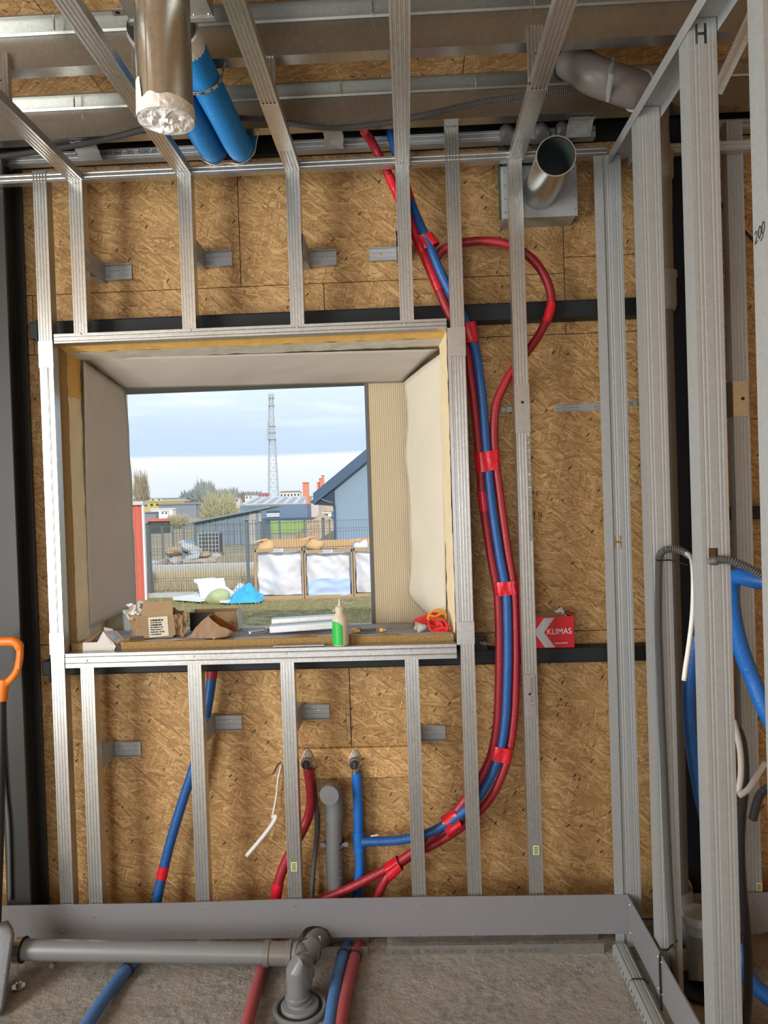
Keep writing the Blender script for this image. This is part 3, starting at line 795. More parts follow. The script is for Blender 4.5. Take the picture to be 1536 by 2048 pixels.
# handwriting: 200 in marker on the far right stud
def scribble(name, strokes, o3, U, V, s, mat, parent, r=.0012):
    mb = MB()
    for st in strokes:
        mb.tube([Vector(o3) + Vector(U) * (a * s) + Vector(V) * (b * s) for a, b in st], r, 5)
    return obj(name, mb, mat, parent)
def digit(ch, dx):
    D = {'2': [[(0, .8), (.2, 1), (.45, .85), (.4, .55), (.1, .2), (0, 0), (.5, .05)]], '0': [[(.25, 1), (.05, .75), (0, .35), (.15, 0), (.4, .2), (.5, .65), (.35, .95), (.25, 1)]],
         '1': [[(0, .65), (.3, 1), (.25, 0)]], '6': [[(.4, 1), (.1, .6), (.05, .2), (.25, 0), (.45, .2), (.3, .45), (.08, .25)]],
         '9': [[(.45, .8), (.25, 1), (.05, .82), (.12, .58), (.33, .58), (.45, .8)], [(.45, .8), (.44, .4), (.36, .15), (.2, .02), (.06, .1)]], '5': [[(.5, 1), (.1, 1), (.08, .6), (.35, .6), (.45, .3), (.25, 0), (0, .1)]]}
    return [[(a + dx, b) for a, b in st] for st in D[ch]]
pc = P(1510, 484, X=PX0)
scribble('handwriting', digit('2', 0) + digit('0', .65) + digit('0', 1.25) + [[(1.0, -.3), (1.5, -.1)]], (PX0 - .0012, YC_ + .058, pc.z - .006), (0, -1, .25), (0, 0, 1), .025, M_ink, stC, .0008)
for ch, u, v, s in ((['1', '6'], 1064, 992, .020), (['1', '9'], 1065, 1040, .030)):
    p = P(u, v, Y=OS - .0005)
    scribble('handwriting', digit(ch[0], 0) + digit(ch[1], .7) + ([[(.70, -.22), (1.2, -.26)]] if ch[1] == '9' else []), p, (1, 0, 0), (0, 0, 1), s, M_ink, wall_back, .0012)
p = P(634, 1500, Y=OS - .0005)
scribble('handwriting', digit('5', 0) + digit('0', .8), p, (1, 0, 0), (0, 0, 1), .02, M_ink_grey, wall_back, .001)
p = P(694, 1484, Y=OS - .0005)
scribble('pencil_line', [[(0, 0), (0, 4.2)], [(.35, .2), (.3, 4.8)], [(-.9, 1.1), (.9, 1.15)]], p, (1, 0, 0), (0, 0, 1), .045, M_ink_grey, wall_back, .0007)
# tracks
ut = obj('partition_top_track', MB().extrude(sheet([(PX0 - .002, ZP - .035), (PX0 - .002, ZP), (PX0 + .073, ZP), (PX0 + .073, ZP - .035)], .001), (0, .5, 0), (1, 0, 0), (0, 0, 1), (0, 1, 0), 2.74 - .5), M_galv_grey)
tag(ut, 'galvanised track running overhead along the top of the partition', 'track')
bt = obj('partition_floor_track', MB().extrude(sheet([(PX0 - .012, .012), (PX0 - .012, .003), (PX0 + .075, .003), (PX0 + .075, .04)], .001), (0, .5, 0), (1, 0, 0), (0, 0, 1), (0, 1, 0), 2.62 - .5), M_galv_grey)
tag(bt, 'galvanised floor track under the partition studs', 'track')
# ribbed profile lying along the partition foot, with slotted edge
fx0, fx1 = .672, .725
fp = obj('slotted_floor_profile', MB().extrude(sheet([(fx0, .004), (fx0, .034), (fx0 + .010, .040), (fx0 + .014, .037), (fx0 + .020, .040), (fx0 + .034, .040), (fx0 + .039, .037), (fx0 + .043, .040), (fx1, .034), (fx1, .004)], .001),
         (0, .5, 0), (1, 0, 0), (0, 0, 1), (0, 1, 0), 2.66 - .5), M_galv_grey)
tag(fp, 'ribbed slotted profile lying on the floor along the partition', 'profile')
for i in range(38):
    y = 2.62 - i * .03
    obj('slot', MB().box(fx0 - .0012, fx0 - .0002, y - .010, y, .014, .024), M_ink, fp)
# kick strips
sk0, sk1 = Zf(300, 1883, 2.68), Zf(660, 1801, 2.68)
xk0, xk1 = -1.75, PX0 - .012
hx0, hx1, hxc = P(597, 1880, Y=2.68).x, P(664, 1880, Y=2.68).x, P(628, 1856, Y=2.68).x
hz = P(628, 1856, Y=2.68).z
arch = [(hx0, sk0), (hx0 + .012, hz - .022), (hx0 + .028, hz - .004), (hxc - .006, hz + .002), (hxc + .02, hz), (hx1 - .018, hz - .012), (hx1 - .002, sk0)]
pl = [(xk0, sk0)] + arch + [(xk1, sk0), (xk1, sk1), (.1, sk1 + .002), (-.5, sk1 + .001), (-.86, sk1 - .006), (xk0, sk1 - .008)]
ks = obj('kick_strip', MB().extrude(pl, (0, 2.694, 0), (1, 0, 0), (0, 0, 1), (0, -1, 0), .004), M_kick)
tag(ks, 'long grey plastic strip screwed across the foot of the stud wall', 'strip', 'grey strips at the wall foot')
for u, v in ((133, 1828), (188, 1834), (126, 1862), (405, 1818), (396, 1861), (590, 1811), (587, 1860), (841, 1810), (838, 1869), (947, 1808), (948, 1870), (1069, 1803), (1070, 1869)):
    screw(ks, P(u, v, Y=2.690))
sx = PX0 - .010
k2 = obj('kick_strip', MB().box(sx - .004, sx, .55, 2.688, sk0, sk1), M_kick)
tag(k2, 'grey plastic strip screwed along the foot of the partition', 'strip', 'grey strips at the wall foot')
for y in (2.66, 2.36, 2.33, 1.93):
    for z in (sk1 - .02, sk0 + .02): screw(k2, (sx - .004, y, z), (-1, 0, 0), .004)
tp = catmull([(sx - .0065, 2.33, sk0 - .03), (sx - .0065, 2.33, sk1 + .001), (sx + .02, 2.34, sk1 + .012), (sx + .06, 2.372, sk1 + .02)], .01)
tag(obj('cable_tie', MB().tube(tp, .0035, 6), M_black), 'black cable tie looped over the partition strip', 'cable tie', 'black cable ties')
tag(obj('cable_tie', MB().tube([(fx0 - .002, 2.46, .03), (fx0 + .012, 2.46, .0435), (fx1 - .01, 2.46, .0435), (fx1 + .01, 2.46, .03)], .0025, 6), M_black), 'black cable tie around the slotted floor profile', 'cable tie', 'black cable ties')
k3 = obj('kick_strip', MB().box(PX1 + .06, XR - .02, 2.690, 2.694, sk0, sk1), M_kick)
tag(k3, 'grey plastic strip at the wall foot beyond the partition', 'strip', 'grey strips at the wall foot')
for u, v in ((1517, 1807), (1519, 1859)): screw(k3, P(u, v, Y=2.690))
# floor tracks under the window wall
fa, fb = P(773, 1905, Y=2.66), P(1208, 1895, Y=2.66)
ft = obj('floor_track', MB().extrude(sheet([(2.66, .042), (2.66, .004), (2.74, .004), (2.74, .042)], .001), (fa.x, 0, 0), (0, 1, 0), (0, 0, 1), (1, 0, 0), fb.x - fa.x), M_galv_x)
tag(ft, 'galvanised floor track with print, right of the red floor pipe', 'track', 'tracks at the wall foot')
text('lettering', '07.2025   DE   PN-EN 14195:2005      07.2025   DE   PN-EN 14195:2005', .019, (fa.x + .02, 2.6586, .014), M_ink_grey, ft)
ft2 = obj('floor_track', MB().extrude(sheet([(2.67, .036), (2.67, .004), (2.74, .004), (2.74, .036)], .001), (P(640, 1900, Y=2.67).x, 0, 0), (0, 1, 0), (0, 0, 1), (1, 0, 0), P(735, 1900, Y=2.67).x - P(640, 1900, Y=2.67).x), M_galv_x)
tag(ft2, 'short floor track piece behind the blue and red floor pipes', 'track', 'tracks at the wall foot')

# ================================================================ next room beyond the partition
sD = vstud('wall_stud', Xf(1488, 1000), .045, ztt + .1, 'ribbed stud with a clip, standing beyond the partition', mat=M_galv_grey, w_=.056)
cz0, cz1 = Zf(1481, 833), Zf(1481, 762)
cl_ = obj('clip', MB().extrude(sheet([(-.036, .05), (-.030, -.003), (.022, -.003)], .0015), (sD.location.x, FR, cz0), (1, 0, 0), (0, 1, 0), (0, 0, 1), cz1 - cz0), M_galv, sD)
obj('fixing_hole', MB().lathe([(.006, 0), (.006, .0006), (.0001, .0006)], (sD.location.x + .004, FR - .0046, (cz0 + cz1) / 2), (0, -1, 0), n=10), M_black, cl_)
p = P(1518, 1773, Y=FR)
st = obj('sticker', MB().box(p.x - .011, p.x + .011, FR - .0016, FR - .0004, p.z - .014, p.z + .014), M_sticker, sD, label='small yellow-white barcode sticker')
bars = MB()
for q in range(3): bars.box(p.x - .007, p.x + .006, FR - .0022, FR - .0017, p.z - .010 + q * .007, p.z - .006 + q * .007)
obj('print', bars, M_sticker_g, st)
t_ = thing('wall_bracket', 'galvanised bracket beyond the partition, at mid height of its wall', 'bracket', P(1478, 1355, Y=2.8), 'wall brackets')
a = P(1478, 1355, Y=2.8)
obj('plate', MB().box(a.x - .02, a.x + .02, 2.76, 2.765, a.z - .02, a.z + .01), M_galv, t_)
obj('arm', MB().box(a.x - .016, a.x + .016, 2.766, OS - .002, a.z - .02, a.z - .017), M_galv, t_)
screw(t_, (a.x, 2.759, a.z - .006))
hrz = P(1470, 290, Y=2.66).z
r2 = hrail('ceiling_edge_rail', .86, P(1505, 285, Y=2.68).x, hrz - .014, hrz + .018, FR - .035, 'galvanised rail high on the wall beyond the partition', M_galv_grey, d=.03)
r3 = hrail('upper_rail', .96, XR - .05, ZR - .02, ZR + .018, 2.80, 'grey upper rail high beyond the partition', M_galv_grey, d=.04)
# diagonal foil strip high up and dark cable on the far boards
a, b_ = P(1432, 188, Z=CAMH + 1.25), P(1500, 45, Z=CAMH + 1.25)
o = obj('foil_strip', MB().extrude(sheet([(-.018, .004), (-.008, 0), (.006, .002), (.018, -.004)], .001), a, Vector((1, 0, 0)), (0, 0, 1), (b_ - a).normalized(), (b_ - a).length + .25), M_foil)
tag(o, 'crumpled shiny metal strip overhead beyond the partition', 'strip')
cb_pts = catmull([P(1432, 395, Y=OS - .006), P(1455, 425, Y=OS - .006), P(1500, 473, Y=OS - .006), P(1560, 540, Y=OS - .006)])
tag(obj('cable', MB().tube(cb_pts, .005, 8), M_black, smooth=True), 'thin black cable slanting down the far boards beyond the partition', 'cable')

# ================================================================ pipe making
def ring_r(r, amp, pitch, L):
    n = max(1, L / pitch)
    return lambda t: r + amp * math.cos(2 * math.pi * n * t)
def plen(pts): return sum((pts[i + 1] - pts[i]).length for i in range(len(pts) - 1))
def resample(pts, step):
    o = [pts[0]]; acc = 0
    for i in range(1, len(pts)):
        a, b = pts[i - 1], pts[i]; d = (b - a).length; s = 0
        while acc + d - s >= step and d > 1e-9:
            s += step - acc; acc = 0; o.append(a.lerp(b, s / d))
        acc += d - s
    if (o[-1] - pts[-1]).length > step * .3: o.append(pts[-1])
    return o
def corrugated(pts, r, pitch, amp, n=12):
    pts = resample(catmull(pts, .01), pitch / 2)
    return MB().tube(pts, [r + (amp if i % 2 else -amp) for i in range(len(pts))], n)
def foam_pipe(name, pts, r, mat, label, cat='pipe', group='insulated pipes', n=14, cap=True):
    pts = resample(catmull(pts, .02), .012)
    rs = [r * (1 + .022 * noise.noise((i * .9, r * 99, 0)) + .03 * noise.noise((i * .13, 5, r))) for i in range(len(pts))]
    o = obj(name, MB().tube(pts, rs, n, cap), mat, smooth=40)
    if label: tag(o, label, cat, group)
    o['pts'] = 0; del o['pts']
    PTH[o.name] = pts
    return o
PTH = {}
def band(parent, i0, i1, r, mat, name='tape', rag=.003):
    pts = PTH[parent.name][i0:i1]
    rs = [r + rag * abs(noise.noise((k * .8, i0, 1))) for k in range(len(pts))]
    return obj(name, MB().tube(pts, rs, 14), mat, parent, smooth=40)
def nearest(parent, u, v):
    pts = PTH[parent.name]; best = None
    for i, p in enumerate(pts):
        d = p - CAM; q = (768 + FPX * d.dot(_r) / d.dot(_f), 1024 - FPX * d.dot(_u) / d.dot(_f))
        k = (q[0] - u) ** 2 + (q[1] - v) ** 2
        if best is None or k < best[0]: best = (k, i)
    return best[1]
YP = 2.779
def W(*uv, Y=YP): return [P(a[0], a[1], Y=(a[2] if len(a) > 2 else Y)) for a in uv]

# red pipe, outer left of the bundle
red1 = foam_pipe('red_pipe', W((728, 262, 2.70), (738, 275, 2.74), (752, 300, 2.775), (768, 330), (790, 378), (812, 425), (838, 487), (864, 548), (886, 600), (912, 655), (933, 700), (941, 750), (948, 800), (958, 900), (966, 1000), (980, 1100), (992, 1165),
             (996.5, 1200), (999, 1300), (997, 1400), (994, 1450), (984, 1505), (966, 1548), (938, 1590), (893, 1645), (846, 1688), (795, 1725), (735, 1758), (672, 1788), (600, 1812), (540, 1826)), .0162, M_red,
             'long red insulated pipe, left one of the taped bundle beside the window')
blue1 = foam_pipe('blue_pipe', W((780, 262, 2.80), (796, 320, 2.80), (818, 395, 2.79), (836, 440, 2.772), (858, 490, 2.765), (882, 547, 2.765), (908, 600, 2.768), (934, 650, 2.77), (951, 700, 2.77), (958.5, 750, 2.77), (965, 800, 2.77), (973, 900, 2.77), (982.5, 1000, 2.77), (997, 1100, 2.77), (1009, 1165, 2.77), (1013.5, 1200, 2.77),
             (1015.5, 1300, 2.77), (1013, 1400, 2.77), (1009.5, 1450, 2.77), (1001, 1500, 2.77), (982, 1553, 2.77), (955, 1597, 2.768), (925, 1625, 2.765), (892, 1648, 2.765), (855, 1667, 2.768), (800, 1680, 2.775), (724, 1684, 2.79)), .0168, M_blue,
             'long blue insulated pipe, middle one of the taped bundle beside the window')
red2 = foam_pipe('red_pipe', W((872, 520, 2.80), (885, 500, 2.80), (920, 487, 2.795), (960, 482, 2.79), (1000, 485), (1035, 497), (1066, 520), (1089, 551), (1101, 585), (1102, 615), (1091, 645), (1073, 678), (1045, 715), (1018, 752), (1001, 785), (992, 810), (988, 850),
             (989, 900), (1001, 1000), (1015, 1100), (1026, 1165), (1029.5, 1200), (1032, 1300), (1030, 1400), (1026, 1450), (1018, 1505), (1000, 1560), (974, 1605), (925, 1652, 2.79), (880, 1682, 2.797), (835, 1705, 2.80), (798, 1728, 2.80), (775, 1752), (760, 1782), (748, 1815)), .0160, M_red,
             'red insulated pipe that loops wide right of the window, then joins the bundle')
for pp, u, v, n_ in ((red1, 800, 400, 16), (red1, 851, 515, 22), (red1, 965, 1005, 7), (red2, 1097, 625, 7), (red1, 553, 1790, 5)):
    i = nearest(pp, u, v); band(pp, max(0, i - n_ // 2), i + n_ // 2 + 1, .0178, M_redtape)
i = nearest(blue1, 836, 443)
band(blue1, max(0, nearest(blue1, 815, 385) - 4), nearest(blue1, 823, 410), .0182, M_redtape)
# wraps of red tape around the whole bundle
def wrap(corners, lb, w_=.034):
    cs = [P(*c, Y=YP) for c in corners]              # left-top, right-top, right-bottom, left-bottom
    mb = MB(); d = .0305
    def fn(a, b):
        top = cs[0].lerp(cs[1], a); bot = cs[3].lerp(cs[2], a); p = top.lerp(bot, b)
        y = d * (1 - abs(2 * a - 1) ** 6) * (.92 + .16 * noise.noise((a * 6, b * 2, p.z * 5)))
        return (p.x, p.y - y, p.z)
    mb.grid(fn, 14, 4)
    def fb_(a, b):
        top = cs[0].lerp(cs[1], 1 - a); bot = cs[3].lerp(cs[2], 1 - a); p = top.lerp(bot, b)
        return (p.x, p.y + .027 * (1 - abs(2 * a - 1) ** 4), p.z)
    mb.grid(fb_, 14, 4)
    return tag(obj('tape_wrap', mb, M_redtape, smooth=40), lb, 'tape', 'red tape around the pipe bundle')
wrap(((830, 478), (866, 467), (880, 487), (844, 505)), 'red tape wrap where the pipes emerge above the window')
wrap(((921, 650), (952, 645), (958, 685), (928, 690)), 'red tape wrap at the level of the window head')
wrap(((947, 908), (1000, 899), (1001, 938), (952, 947)), 'red tape wrap at the height of the outdoor house eave')
wrap(((985, 1164), (1036, 1160), (1037, 1186), (989, 1192)), 'red tape wrap just above the sill, left of the red carton')
wrap(((984, 1488), (1028, 1496), (1023, 1525), (977, 1515)), 'red tape wrap at the lower bend of the bundle')
wrap(((881, 1634), (898, 1674), (926, 1652), (908, 1616)), 'red tape wrap between the two rightmost lower studs')
wrap(((767, 1729), (781, 1762), (807, 1738), (792, 1712)), 'red tape wrap left of the stud, above the kick strip')

# valves on their board
bb = tag(obj('backing_board', MB().box(P(597, 1520, Y=OS).x, P(822, 1520, Y=OS).x, OS - .022, OS - .0015, P(705, 1555, Y=OS - .02).z, P(705, 1496, Y=OS - .02).z), M_osb_board, bevel=.001), 'narrow strand board strip carrying the two water valves', 'board')
def valve(u, v, lb):
    p = P(u, v, Y=OS - .06); y0 = OS - .0225
    t = thing('wall_valve', lb, 'valve', (p.x, y0, p.z - .03), 'water valves')
    pl = [(-.030, -.012), (-.022, -.024), (.022, -.024), (.030, -.012), (.024, .004), (.008, .036), (0, .040), (-.008, .036), (-.024, .004)]
    obj('flange', MB().extrude(pl, (p.x, y0, p.z), (1, 0, 0), (0, 0, 1), (0, -1, 0), .006), M_brass, t, bevel=.001)
    obj('body', MB().lathe([(.021, 0), (.021, .022), (.018, .026), (.018, .040)], (p.x, y0 - .006, p.z - .004), (0, -1, 0), n=16), M_brass, t, smooth=30)
    cp = obj('plug', MB().lathe([(.0165, 0), (.0165, .012), (.014, .014), (.0005, .014)], (p.x, y0 - .046, p.z - .004), (0, -1, 0), n=16), M_black, t, smooth=30)
    obj('slot', MB().box(p.x - .002, p.x + .002, y0 - .0608, y0 - .0602, p.z - .016, p.z + .008), M_conduit, cp)
    obj('socket', MB().lathe([(.011, 0), (.011, -.012), (.013, -.014), (.013, -.03)], (p.x, y0 - .028, p.z - .022), (0, 0, 1), n=14), M_brass, t, smooth=30)
    screw(t, (p.x, y0 - .006, p.z + .027)); screw(t, (p.x - .021, y0 - .006, p.z - .013)); screw(t, (p.x + .021, y0 - .006, p.z - .013))
valve(613, 1525, 'nickel wall valve with black plug above the red pipe')
valve(709, 1525, 'nickel wall valve with black plug above the bright blue pipe')
yv = OS - .05
redv = foam_pipe('red_pipe', W((616, 1538, yv), (621, 1575, yv), (621, 1615, yv), (610, 1650, yv), (592, 1685, 2.80), (571, 1725, 2.795), (557, 1765, 2.79), (550, 1810, 2.785), (548, 1840, 2.785)), .0188, M_red, 'red insulated pipe dropping from the left water valve')
i = nearest(redv, 551, 1795); band(redv, i - 4, i + 4, .0204, M_redtape)
bluev = foam_pipe('blue_pipe', W((713, 1545, yv), (716, 1600, yv), (718, 1680, yv + .005), (720, 1740, yv), (714, 1790, yv), (712, 1840, yv)), .0190, M_blue_bright, 'bright blue insulated pipe dropping from the right water valve')
i = nearest(bluev, 719, 1683); band(bluev, i - 3, i + 4, .0222, M_blue_bright, 'tee_wrap')
obj('label_scrap', MB().obox(P(749, 1671, Y=2.76), (.014, 0, .002), (0, .0006, 0), (0, 0, .003)), M_white_card, bluev)
bl = foam_pipe('blue_pipe', W((425, 1325, 2.84), (423, 1360, 2.835), (412, 1430, 2.83), (392, 1520, 2.825), (366, 1600, 2.82), (342, 1680, 2.81), (322, 1760, 2.80), (312, 1812, 2.79), (306, 1850, 2.785)), .0190, M_blue, 'blue insulated pipe slanting down the wall left of the valves')
band(bl, 0, nearest(bl, 424, 1366), .0202, M_red); i = nearest(bl, 324, 1743); band(bl, i - 2, i + 3, .0202, M_redtape)
tag(obj('cable', MB().tube(catmull(W((628, 1560, 2.87), (632, 1600, 2.87), (634, 1660, 2.87), (627, 1740, 2.86), (623, 1815, 2.85))), .0085, 8), M_grey_cable, smooth=True), 'dark grey cable hanging behind the red valve pipe', 'cable')

# pale drain riser with capped elbow and clamp
t = thing('drain_riser', 'grey plastic drain pipe with capped elbow between the valves', 'drain pipe', P(668, 1810, Y=2.82))
pe = P(664, 1580, Y=2.80); pbm = P(672, 1830, Y=2.82)
rp = .0315
el = catmull([pbm, pbm.lerp(pe, .5), (pe.x + .003, 2.82, pe.z - .06), (pe.x, 2.815, pe.z - .02), (pe.x - .001, 2.79, pe.z), (pe.x - .004, 2.755, pe.z - .001)], .012)
obj('pipe', MB().tube(el[:-9], rp, 18), M_pvc, t, smooth=40)
obj('elbow', MB().tube(el[-14:], [rp + .004] * 3 + [rp + .0035] * 11, 18), M_pvc, t, smooth=40)
obj('cap', MB().lathe([(rp + .005, 0), (rp + .006, .004), (rp + .004, .009), (.001, .010)], (pe.x - .004, 2.756, pe.z - .001), (-.1, -1, 0), n=24), M_pvc, t, smooth=30)
pm = P(669, 1688, Y=2.82)
cpart = obj('clamp', MB().lathe([(rp + .001, -.009), (rp + .005, -.009), (rp + .005, .009), (rp + .001, .009)], pm, (0, 0, 1), n=20), M_screw, t, smooth=30)
for s in (-1, 1):
    obj('lug', MB().box(pm.x + s * (rp + .012) - .009, pm.x + s * (rp + .012) + .009, 2.812, 2.828, pm.z - .008, pm.z + .008), M_screw, cpart)
    screw(cpart, (pm.x + s * (rp + .013), 2.812, pm.z))
    obj('rubber_lining', MB().lathe([(rp + .0005, -.002), (rp + .006, -.002), (rp + .006, .002), (rp + .0005, .002)], (pm.x, pm.y, pm.z + s * .011), (0, 0, 1), n=20), M_rubber, cpart)
mk = MB(); rk = random.Random(9)
for i in range(7):
    z_ = P(678, 1702 + i * 13, Y=2.79).z; mk.box(P(675, 1700, Y=2.79).x, P(675, 1700, Y=2.79).x + rk.uniform(.004, .012), 2.7875, 2.7885, z_ - rk.uniform(.003, .008), z_)
obj('print', mk, M_ink_grey, t, kind='stuff')
# white cable from a tie on the board to a bent loose end
t = thing('cable_tail', 'white flat cable end bent and hanging beside the ribbed lower stud', 'cable', P(550, 1710, Y=2.86))
wc = catmull(W((562, 1530, 2.875), (556, 1560, 2.87), (553, 1590, 2.87), (548, 1618, 2.86), (545, 1632, 2.85)), .01)
obj('wire', MB().tube(wc, .004, 8), M_white_cable, t, smooth=True)
obj('sheath', MB().tube(catmull(W((545, 1634, 2.845), (553, 1633, 2.835), (540, 1655, 2.83), (518, 1683, 2.82), (493, 1712, 2.81)), .01), [.006] * 2 + [.0085] * 60 if False else .0085, 10), M_white_cable, t, smooth=True)
obj('cable_tie', MB().tube(W((548, 1545, 2.873), (555, 1530, 2.868), (562, 1524, 2.87)), .0025, 6), M_black, t)
# ================================================================ things under the ceiling
def ribbed_hose(pts, r, pitch, depth, n=24):       # square-cut rings: wide crests, narrow grooves
    pts = catmull(pts, .004); cum = [0]
    for i in range(1, len(pts)): cum.append(cum[-1] + (pts[i] - pts[i - 1]).length)
    def at(s):
        s = max(0, min(cum[-1], s)); lo = 0; hi = len(cum) - 1
        while hi - lo > 1:
            m = (lo + hi) // 2
            if cum[m] <= s: lo = m
            else: hi = m
        f_ = (s - cum[lo]) / max(1e-9, cum[hi] - cum[lo]); return pts[lo].lerp(pts[hi], f_)
    q, rs, s = [], [], 0
    while s < cum[-1] - pitch:
        for f_, rr in ((0, r - depth), (.10, r), (.52, r), (.62, r - depth)):
            q.append(at(s + f_ * pitch)); rs.append(rr)
        s += pitch
    return MB().tube(q, rs, n)
# foil-capped round duct hanging down
p0 = P(332, 240, Y=1.72); rd = .063
t = thing('round_duct', 'shiny round metal duct hanging down, its end taped with crumpled foil', 'duct', p0)
ztop = CAMH + 1.27
mb = MB()
prof = [(rd, 0)] + [(rd, q * .06) for q in range(1, 7)] + [(rd, ztop - p0.z)]
mb.lathe(prof, p0, n=40)
obj('tube', mb, M_duct, t, smooth=30)
obj('seam', MB().box(p0.x - .022, p0.x - .019, p0.y - rd * .955, p0.y - rd * .93, p0.z + .005, ztop), M_duct, t)
def capf(a, b):
    th = 2 * math.pi * a; rr = rd * 1.01 * b
    k = noise.noise((math.cos(th) * b * 3.0 + 3, math.sin(th) * b * 5, 1)) * .016 + noise.noise((math.cos(th) * b * 9, math.sin(th) * b * 11, 4)) * .005
    return (p0.x + math.cos(th) * rr, p0.y + math.sin(th) * rr, p0.z - .002 + (k - .004) * (1 - b ** 3) + .006 * (b > .98) * 0)
obj('foil_cap', MB().grid(capf, 48, 12), M_foil, t)
def coll(a, b):
    th = 2 * math.pi * a; h = (.030 + .014 * noise.noise((math.cos(th) * 2, math.sin(th) * 2, 8)) + (.05 if 3.6 < th < 4.1 else 0)) * b - .003
    rr = rd + .0016 + .0022 * abs(noise.noise((math.cos(th) * 6, math.sin(th) * 6, b * 3)))
    return (p0.x + math.cos(th) * rr, p0.y + math.sin(th) * rr, p0.z + h)
obj('foil_collar', MB().grid(coll, 64, 4), M_foil, t)
# plenum box the hoses leave from
a = P(262, 47, Z=CAMH + 1.268); b_ = P(431, 45, Z=CAMH + 1.268)
bx = tag(obj('plenum_box', MB().box(a.x, b_.x, a.y - .46, a.y, CAMH + 1.268, CAMH + 1.328), M_galv, bevel=.002), 'pale sheet metal air box above the foil-capped duct', 'air box')
obj('flange', MB().box(a.x - .004, b_.x + .004, a.y - .012, a.y + .003, CAMH + 1.264, CAMH + 1.268), M_galv, bx)
for q in range(6): screw(bx, (a.x + .02 + q * .038, a.y - .02, CAMH + 1.268), (0, 0, -1), .003)
tab = obj('mounting_tab', MB().box(a.x - .030, a.x, a.y - .06, a.y - .035, CAMH + 1.266, CAMH + 1.269), M_galv, bx)
obj('hole', MB().lathe([(.006, 0), (.006, .0006), (.0001, .0006)], (a.x - .016, a.y - .048, CAMH + 1.266), (0, 0, -1), n=10), M_black, tab)
# blue ribbed hoses
hz_ = CAMH + 1.272
for k, (xh, y0, lb) in enumerate(((-.665, 1.995, 'sky blue ribbed air hose, left of the strapped pair'), (-.566, 1.995, 'sky blue ribbed air hose, right of the strapped pair'))):
    t = thing('air_hose', lb, 'hose', (xh, 2.0, hz_ - .05), 'blue air hoses')
    pts = [(xh, y0 + .05, hz_ + .004), (xh, 2.2, hz_), (xh + .005, 2.45, hz_ - .002), (xh + .005, 2.60, hz_), (xh + .006, 2.685, hz_ + .012), (xh + .006, 2.735, hz_ + .06), (xh + .006, 2.75, hz_ + .13)]
    obj('corrugated_wall', ribbed_hose(pts, .0465, .0092, .0040, 28), M_hose, t, smooth=40)
    col = [Vector((xh, y0 - .012 + q * .012, hz_ + .004)) for q in range(8)]
    obj('foil_wrap', MB().tube(col[1:], [.047 + .003 * noise.noise((q * 3, k, 1)) for q in range(7)], 24), M_foil, t)
    obj('spigot', MB().lathe([(.040, 0), (.040, .03)], (xh, y0 - .02, hz_ + .004), (0, 1, 0), n=20), M_conduit_dark, t, smooth=30)
def ribbon(name, pts, w_, wdir, mat, lb, cat, grp=None, holes=True):
    pts = catmull(pts, .012); W_ = Vector(wdir).normalized()
    mb = MB(); n = len(pts) - 1
    mb.grid(lambda a_, b__: pts[round(b__ * n)] + W_ * (a_ - .5) * w_, 1, n)
    o = obj(name, mb, mat)
    m_ = o.modifiers.new('thick', 'SOLIDIFY'); m_.thickness = .0012; m_.offset = 0
    tag(o, lb, cat, grp)
    if holes:
        hb = MB()
        for i in range(1, n, 2):
            d = (pts[i] - pts[i - 1]).normalized(); nn = d.cross(W_)
            hb.obox(pts[i], d * .0045, W_ * .0035, nn * .0011)
        obj('perforation', hb, M_ink, o, kind='stuff')
    return o
ys = P(440, 183, Z=hz_ - .048).y
ribbon('perforated_strap', [(-.72, ys - .01, hz_ + .01), (-.712, ys, hz_ - .03), (-.665, ys, hz_ - .050), (-.615, ys, hz_ - .048), (-.566, ys, hz_ - .050), (-.520, ys, hz_ - .026), (-.505, ys + .005, hz_ + .02), (-.49, ys + .012, CAMH + 1.332)], .017, (0, 1, .1), M_galv, 'perforated metal strap holding the blue hoses under the joists', 'strap', 'hose straps')
ribbon('perforated_strap', [(-.712, 2.69, hz_ - .015), (-.66, 2.694, hz_ - .040), (-.61, 2.696, hz_ - .034), (-.56, 2.694, hz_ - .040), (-.514, 2.69, hz_ - .010), (-.50, 2.68, hz_ + .03), (-.49, 2.67, CAMH + 1.330)], .017, (0, 1, .5), M_galv, 'perforated metal strap at the wall end of the blue hoses', 'strap', 'hose straps')
# grey conduit snaking under the joists
zc_ = CAMH + 1.322
cpts = [P(*q, Z=zc_) for q in ((-20, 315), (60, 305), (150, 291), (225, 275), (290, 258), (360, 243), (430, 236), (500, 237), (560, 243), (620, 253), (680, 256), (740, 250), (800, 241), (880, 223), (960, 205), (1040, 193), (1120, 182), (1180, 175), (1232, 170))]
cpts = [Vector((p.x, min(p.y, 2.60) if False else p.y, p.z)) for p in cpts]
tag(obj('conduit', corrugated(cpts, .0095, .0068, .0018, 10), M_conduit), 'grey ribbed conduit sagging along under the joists across the ceiling', 'conduit', 'grey ribbed conduits')
